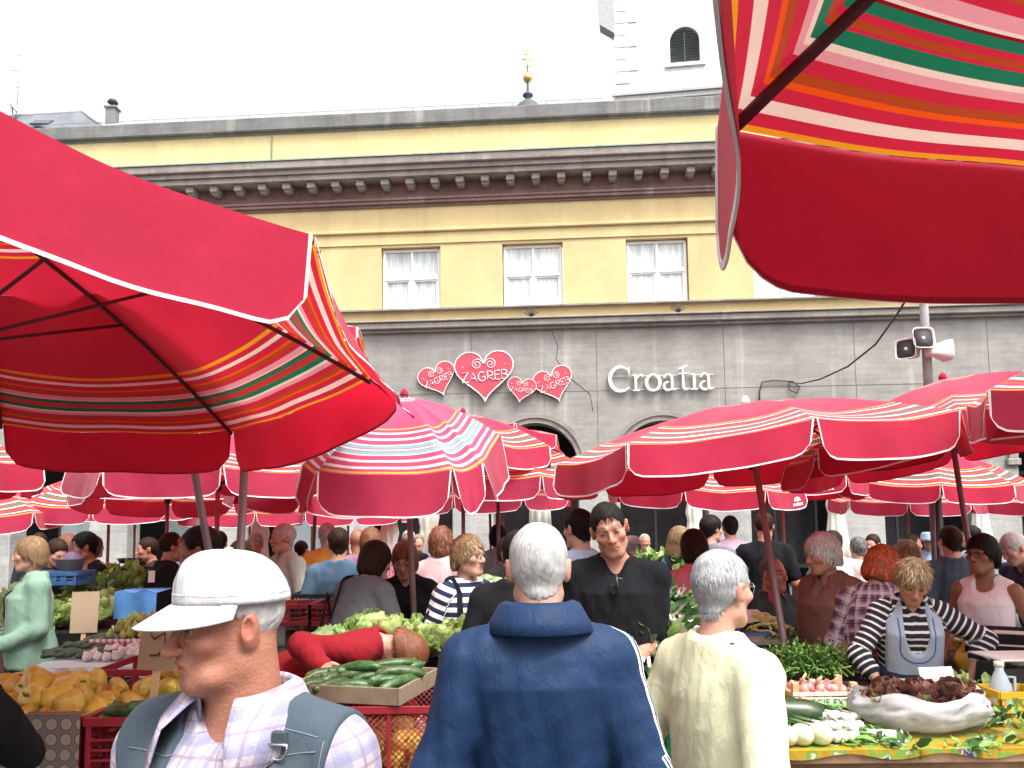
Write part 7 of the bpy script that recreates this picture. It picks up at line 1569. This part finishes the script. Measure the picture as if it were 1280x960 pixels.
for k, (px, py, d, lab) in enumerate(((545, 735, 7.0, 'red fruit heap on a blue tray behind the pink blouse'), (605, 730, 7.6, 'far red fruit heap beside the stone pier'))):
    p = atY(px, py, d); market_table((p.x - .4, p.x + .4, d - .3, d + .3), p.z - .06, 'far table under the ' + lab, m=M_CBLU); pile('tomato', TO, (p.x - .32, p.x + .32, d - .25, d + .2), p.z - .06, 34, 'red fruit in the ' + lab, 'tomato', lab, .08, .05, False)
for k, (px, py) in enumerate(((600, 752), (612, 746), (622, 742), (608, 738))): put('cabbage', CB[k % 3], atY(px, py, 6.0 + .1 * k), (0, 0, k), .9, 'cabbage on the pile between striped sweater and stone pier', 'cabbage', 'cabbages by the stone pier')
market_table((-.32, .02, 5.9, 6.4), 1.0, 'narrow table of cabbages by the stone pier', m=M_WOODD)

# ---- front left: peppers in crates --------------------------------------
def m_circles():
    n = NT('circle_patterned_cloth'); n.set(.7); v = n.coord(); vo = n.new('ShaderNodeTexVoronoi'); vo.inputs['Scale'].default_value = 19; vo.inputs['Randomness'].default_value = .0; n.link(v, vo.inputs['Vector']); n.base(n.ramp(vo.outputs['Distance'], [(0, (.24, .20, .17)), (.36, (.28, .24, .20)), (.40, (.05, .04, .035)), (.46, (.15, .12, .10))])); return n.m
crate((-1.83, 3.27, .72), (.60, .50, .30), M_CRED, 'red crate of yellow peppers behind the circle patterned cloth'); crate((-1.27, 3.25, .72), (.50, .50, .30), M_CRED, 'dark red crate of yellow peppers and cucumbers beside the cap wearer')
market_table((-2.2, -.98, 2.98, 3.56), .715, 'low table carrying the front left pepper crates', m=M_WOODD)
mb = MB(); mb.grid(lambda u_, v_: (-2.16 + .63 * u_, 2.995 - .012 * math.sin(u_ * 14) * v_, 1.03 - .55 * v_), 30, 14); mb.grid(lambda u_, v_: (-2.16 + .63 * u_, 2.995 + .06 * v_, 1.031), 10, 2); tag(mb.build('patterned_cloth', m_circles()), 'brown cloth with a circle pattern hanging over the left pepper crate', 'cloth')
pile('yellow_pepper', PE, (-2.10, -1.56, 3.06, 3.50), .95, 56, 'big yellow pepper heaped in the crate behind the patterned cloth', 'pepper', 'yellow peppers in the left crates', .080, .07, False, sc=(.85, 1.1))
pile('yellow_pepper', PE, (-1.52, -1.06, 3.22, 3.50), .95, 32, 'big yellow pepper at the back of the crate beside the cap', 'pepper', 'yellow peppers beside the cap', .080, .07, False, sc=(.85, 1.1))
pile('cucumber', CU, (-1.46, -1.05, 3.03, 3.22), .98, 10, 'dark cucumber lying in front of the peppers beside the cap', 'cucumber', 'cucumbers before the peppers', .065, .03, True, 10)
crate((-1.62, 4.02, .745), (.55, .40, .30), M_CRED, 'empty dark red crate behind the pepper crates'); crate((-1.62, 4.02, .44), (.55, .40, .30), M_CRED, 'dark red crate under the empty one'); crate((-1.62, 4.02, .135), (.55, .40, .30), M_CRED, 'lowest dark red crate behind the pepper crates')
p = atY(194, 838, 3.15); t = price_card(p, (.16, .20), 'dark cardboard price sign with a painted curve on a stick beside the cap', 8, R(-14), M_CARD, False, .24, 'cardboard_sign')
mb = MB(); mb.tube([(-.05 + .1 * k / 10, -.012 - .0, .16 - .0 + .02 * math.sin(k) - .10 * (k / 10) ** 2) for k in range(6)] + [(.045, -.012, .14), (.05, -.012, .10), (.02, -.008, .06), (-.02, -.006, .055)], .004, 5); mb.build('writing', M_BLACKP, t)
# zucchini and garlic table
rc12 = rect(40, 196, 832, 786, .95); market_table(rc12, .94, 'table of dark zucchini and garlic left of the cap', m=M_WOODD, apron=mat('pale_table_sheet', (.50, .54, .54), .7, .1), drop=.05)
ZU = [proto(m_long, .17, .026, M_ZUC, 0, c) for c in (.008, .014, -.006)]
pile('zucchini', ZU, rect(46, 142, 824, 792, .95), .945, 84, 'short dark green zucchini piled before the cardboard sign', 'zucchini', 'zucchini left of the cap', .058, .03, True, 20, sc=(.55, .8))
GB = [proto(m_round, .028, M_GAR, .8, True, M_ROOT, (lambda a, z: 1 + .07 * math.cos(8 * a)), .014)]
pile('garlic_bulb', GB, rect(104, 186, 826, 800, .95), .948, 70, 'whitish garlic bulb spread at the front of the zucchini table', 'garlic', 'garlic bulbs left of the cap', .052, .03, False)
mb = MB()
for k, (px, py) in enumerate(((148, 800), (180, 798))): p = atZ(px, py + 12, .95); mb.tube([p + Vector((0, 0, .05)), p + Vector((-.05, .02, .14))], .006, 5)
tag(mb.build('dry_stalk', M_ROOT), 'dry garlic stems standing up from the garlic', 'stalks')
p = atZ(92, 800, .95); t = price_card(p + Vector((0, .12, .03)), (.17, .27), 'blank brown cardboard sign standing behind the zucchini', 6, R(12), mat('tan_cardboard', (.36, .27, .18), .85, .12, 5), False, .10, 'cardboard_sign')
# pears on gingham
rc13 = rect(117, 186, 800, 782, 1.02); crate(((rc13[0] + rc13[1]) / 2, rc13[2] + .2, .86), (rc13[1] - rc13[0], .40, .16), M_CARD, 'cardboard tray of pears wrapped with gingham', name='cardboard_box', holes=False)
mb = MB(); mb.grid(lambda u_, v_: (rc13[0] - .01 + (rc13[1] - rc13[0] + .02) * u_, rc13[2] - .012 - .01 * math.sin(u_ * 18) * v_, 1.03 - .13 * v_), 24, 5); tag(mb.build('gingham_cloth', M_GING), 'red gingham cloth hung across the front of the pears', 'cloth')
PR = [proto(lambda: (lambda mb: (mb, [M_PEAR, M_STEM]))(bend_lathe([(0, 0), (.022, .003), (.032, .018), (.033, .035), (.024, .058), (.014, .075), (.008, .084), (0, .086)], 12, .004)))]
pile('pear', PR, (rc13[0] + .06, rc13[1] - .03, rc13[2] + .03, rc13[2] + .36), 1.02, 60, 'small green and yellow pear heaped above the gingham', 'pear', 'pears above the gingham', .050, .06, False, sc=(.62, .8))
market_table((rc13[0] - .2, rc13[1] + .3, rc13[2] - .01, rc13[2] + .6), .855, 'dark table under the pears and gingham', m=M_WOODD)
# lettuces, greens, blue tarpaulin
rc14 = rect(-10, 205, 790, 742, .98); market_table((rc14[0], rc14[1], 5.95, 7.3), .93, 'long black stall of lettuces and greens on the left', m=M_CBLK, apron=mat('black_sheeting', (.012, .012, .013), .5), drop=.55)
p0 = atY(143, 740, 5.85); p1 = atY(196, 738, 5.85); mb = MB(); mb.grid(lambda u_, v_: (p0.x + (p1.x - p0.x) * u_, 5.85 - .02 * math.sin(u_ * 9) * v_, p0.z - .19 * v_ + .01 * math.sin(u_ * 11)), 20, 6); mb.grid(lambda u_, v_: (p0.x + (p1.x - p0.x) * u_, 5.85 + .3 * v_, p0.z + .002 + .01 * math.sin(u_ * 11) * (1 - v_)), 20, 3); tag(mb.build('blue_tarpaulin', mat('blue_tarpaulin_cloth', (.06, .17, .38), .6, .2, 8, bump=.4, bscale=14)), 'blue tarpaulin draped over the left greens stall', 'tarpaulin')
for k, (px, py) in enumerate(((18, 776), (32, 772), (46, 776), (60, 772), (74, 770), (26, 764), (44, 762), (62, 760), (84, 768), (98, 766), (108, 772), (122, 768), (136, 764), (104, 758), (120, 756), (134, 754), (92, 756))):
    d_ = 6.05 + .03 * (780 - py) / 2; put('lettuce', LE[k % 4], atY(px, py, d_) + Vector((0, 0, -.06)), (rg.uniform(-.6, .1), rg.uniform(-.35, .35), rg.uniform(0, 6)), rg.uniform(.85, 1.1), 'pale green lettuce in the row on the black left stall', 'lettuce', 'lettuces on the left stall')
for k, (px, py) in enumerate(((20, 762), (24, 782), (34, 752))): put('cabbage', CB[k], atY(px, py, 6.0), (0, 0, k), 1.2, 'white green cabbage among the left lettuces', 'cabbage', 'cabbages among the left lettuces')
for k, (px, py) in enumerate(((134, 734), (150, 730), (166, 732), (180, 736), (192, 738), (158, 722), (144, 722))): leafy('leaf_heap', 'loose bright green leaf bunch on the left stall by the tarpaulin', atY(px, py, 6.7 + .05 * k) + Vector((0, 0, -.05)), (.26, .26, .13), 70, .11, [M_GRN, M_LET, M_GRN], 'leaf bunches by the tarpaulin', sd=k)
for k, (px, py) in enumerate(((104, 738), (116, 736), (128, 738))): leafy('leaf_heap', 'greyish lilac sprout bunch on the left stall', atY(px, py, 6.6) + Vector((0, 0, -.04)), (.22, .22, .10), 70, .07, [mat('lilac_leaf', (.30, .28, .25), .6, .3, 12, c2=(.38, .42, .26), trans=.2), M_CAB], 'lilac sprout bunches', sd=k)
CAR = [proto(m_long, .15, .014, M_CAR, 0, .004)]
pile('carrot', CAR, (-4.05, -3.55, 6.15, 6.6), 1.07, 30, 'orange carrot lying above the lettuces at the left edge', 'carrot', 'carrots at the left edge', .05, .03, True, 20)
pile('peach', PC, (-3.72, -3.42, 6.75, 7.0), 1.06, 12, 'orange fruit beside the mint cardigan', 'peach', 'orange fruit by the mint cardigan', .075, .02, False)
rc15 = (-3.75, -2.9, 7.3, 8.2); market_table(rc15, 1.05, 'far left table of long dark cucumbers', m=M_WOODD); pile('cucumber', CU, (-3.75, -3.25, 7.5, 8.0), 1.05, 36, 'long dark cucumber stacked on the far left table', 'cucumber', 'cucumbers on the far left table', .065, .06, True, 30, sc=(1.2, 1.5))
for k, px in enumerate((66, 78, 90)): crate(atY(px, 730, 6.4), (.22, .28, .10), M_CBLU, ('blue crate left of three below the grey bowl', 'blue crate middle of three below the grey bowl', 'blue crate right of three below the grey bowl')[k])
p = atY(87, 714, 6.5); t = empty('grey_bowl', p, 0, 'deep grey bowl under the hands of the woman in black', 'bowl'); mb = MB(); mb.lathe([(.0, 0), (.07, 0), (.085, .01), (.105, .09), (.110, .095), (.100, .095), (.08, .02), (0, .015)], 24); mb.build('bowl_body', mat('grey_plastic', (.16, .17, .16), .5), t)
plastic_bag(p + Vector((.02, 0, .15)), (.18, .15, .09), mat('lilac_plastic_film', (.42, .36, .60), .3, .15, trans=.35), 'lilac plastic bag lying in the deep grey bowl', 'plastic_bag')
p = atY(162, 708, 7.2); t = empty('weighing_scale', p + Vector((0, 0, -.1)), 0, 'black scale with a round pan behind the bright greens', 'scale'); mb = MB(); mb.box((0, 0, .05), (.2, .18, .10), 0, None, .01); mb.build('scale_body', M_CBLK, t); mb = MB(); mb.lathe([(0, .12), (.08, .13), (.105, .17), (.10, .17), (.07, .14), (0, .13)], 22); mb.tube([(0, 0, .1), (0, 0, .13)], .02, 8); mb.build('pan', M_CBLK, t)
for k, px in enumerate((158, 176)): crate(atY(px, 724, 7.1), (.18, .25, .10), M_CBLK, ('black crate under the round pan scale', 'black crate right of the round pan scale')[k])
price_card(atY(189, 728, 6.5), (.05, .09), 'small white price card upright in the bright greens', 4, 0, scrawl=False)
market_table((-4.3, -2.6, 6.9, 7.3), 1.0, 'narrow rear shelf of the left greens stall', m=M_WOODD)
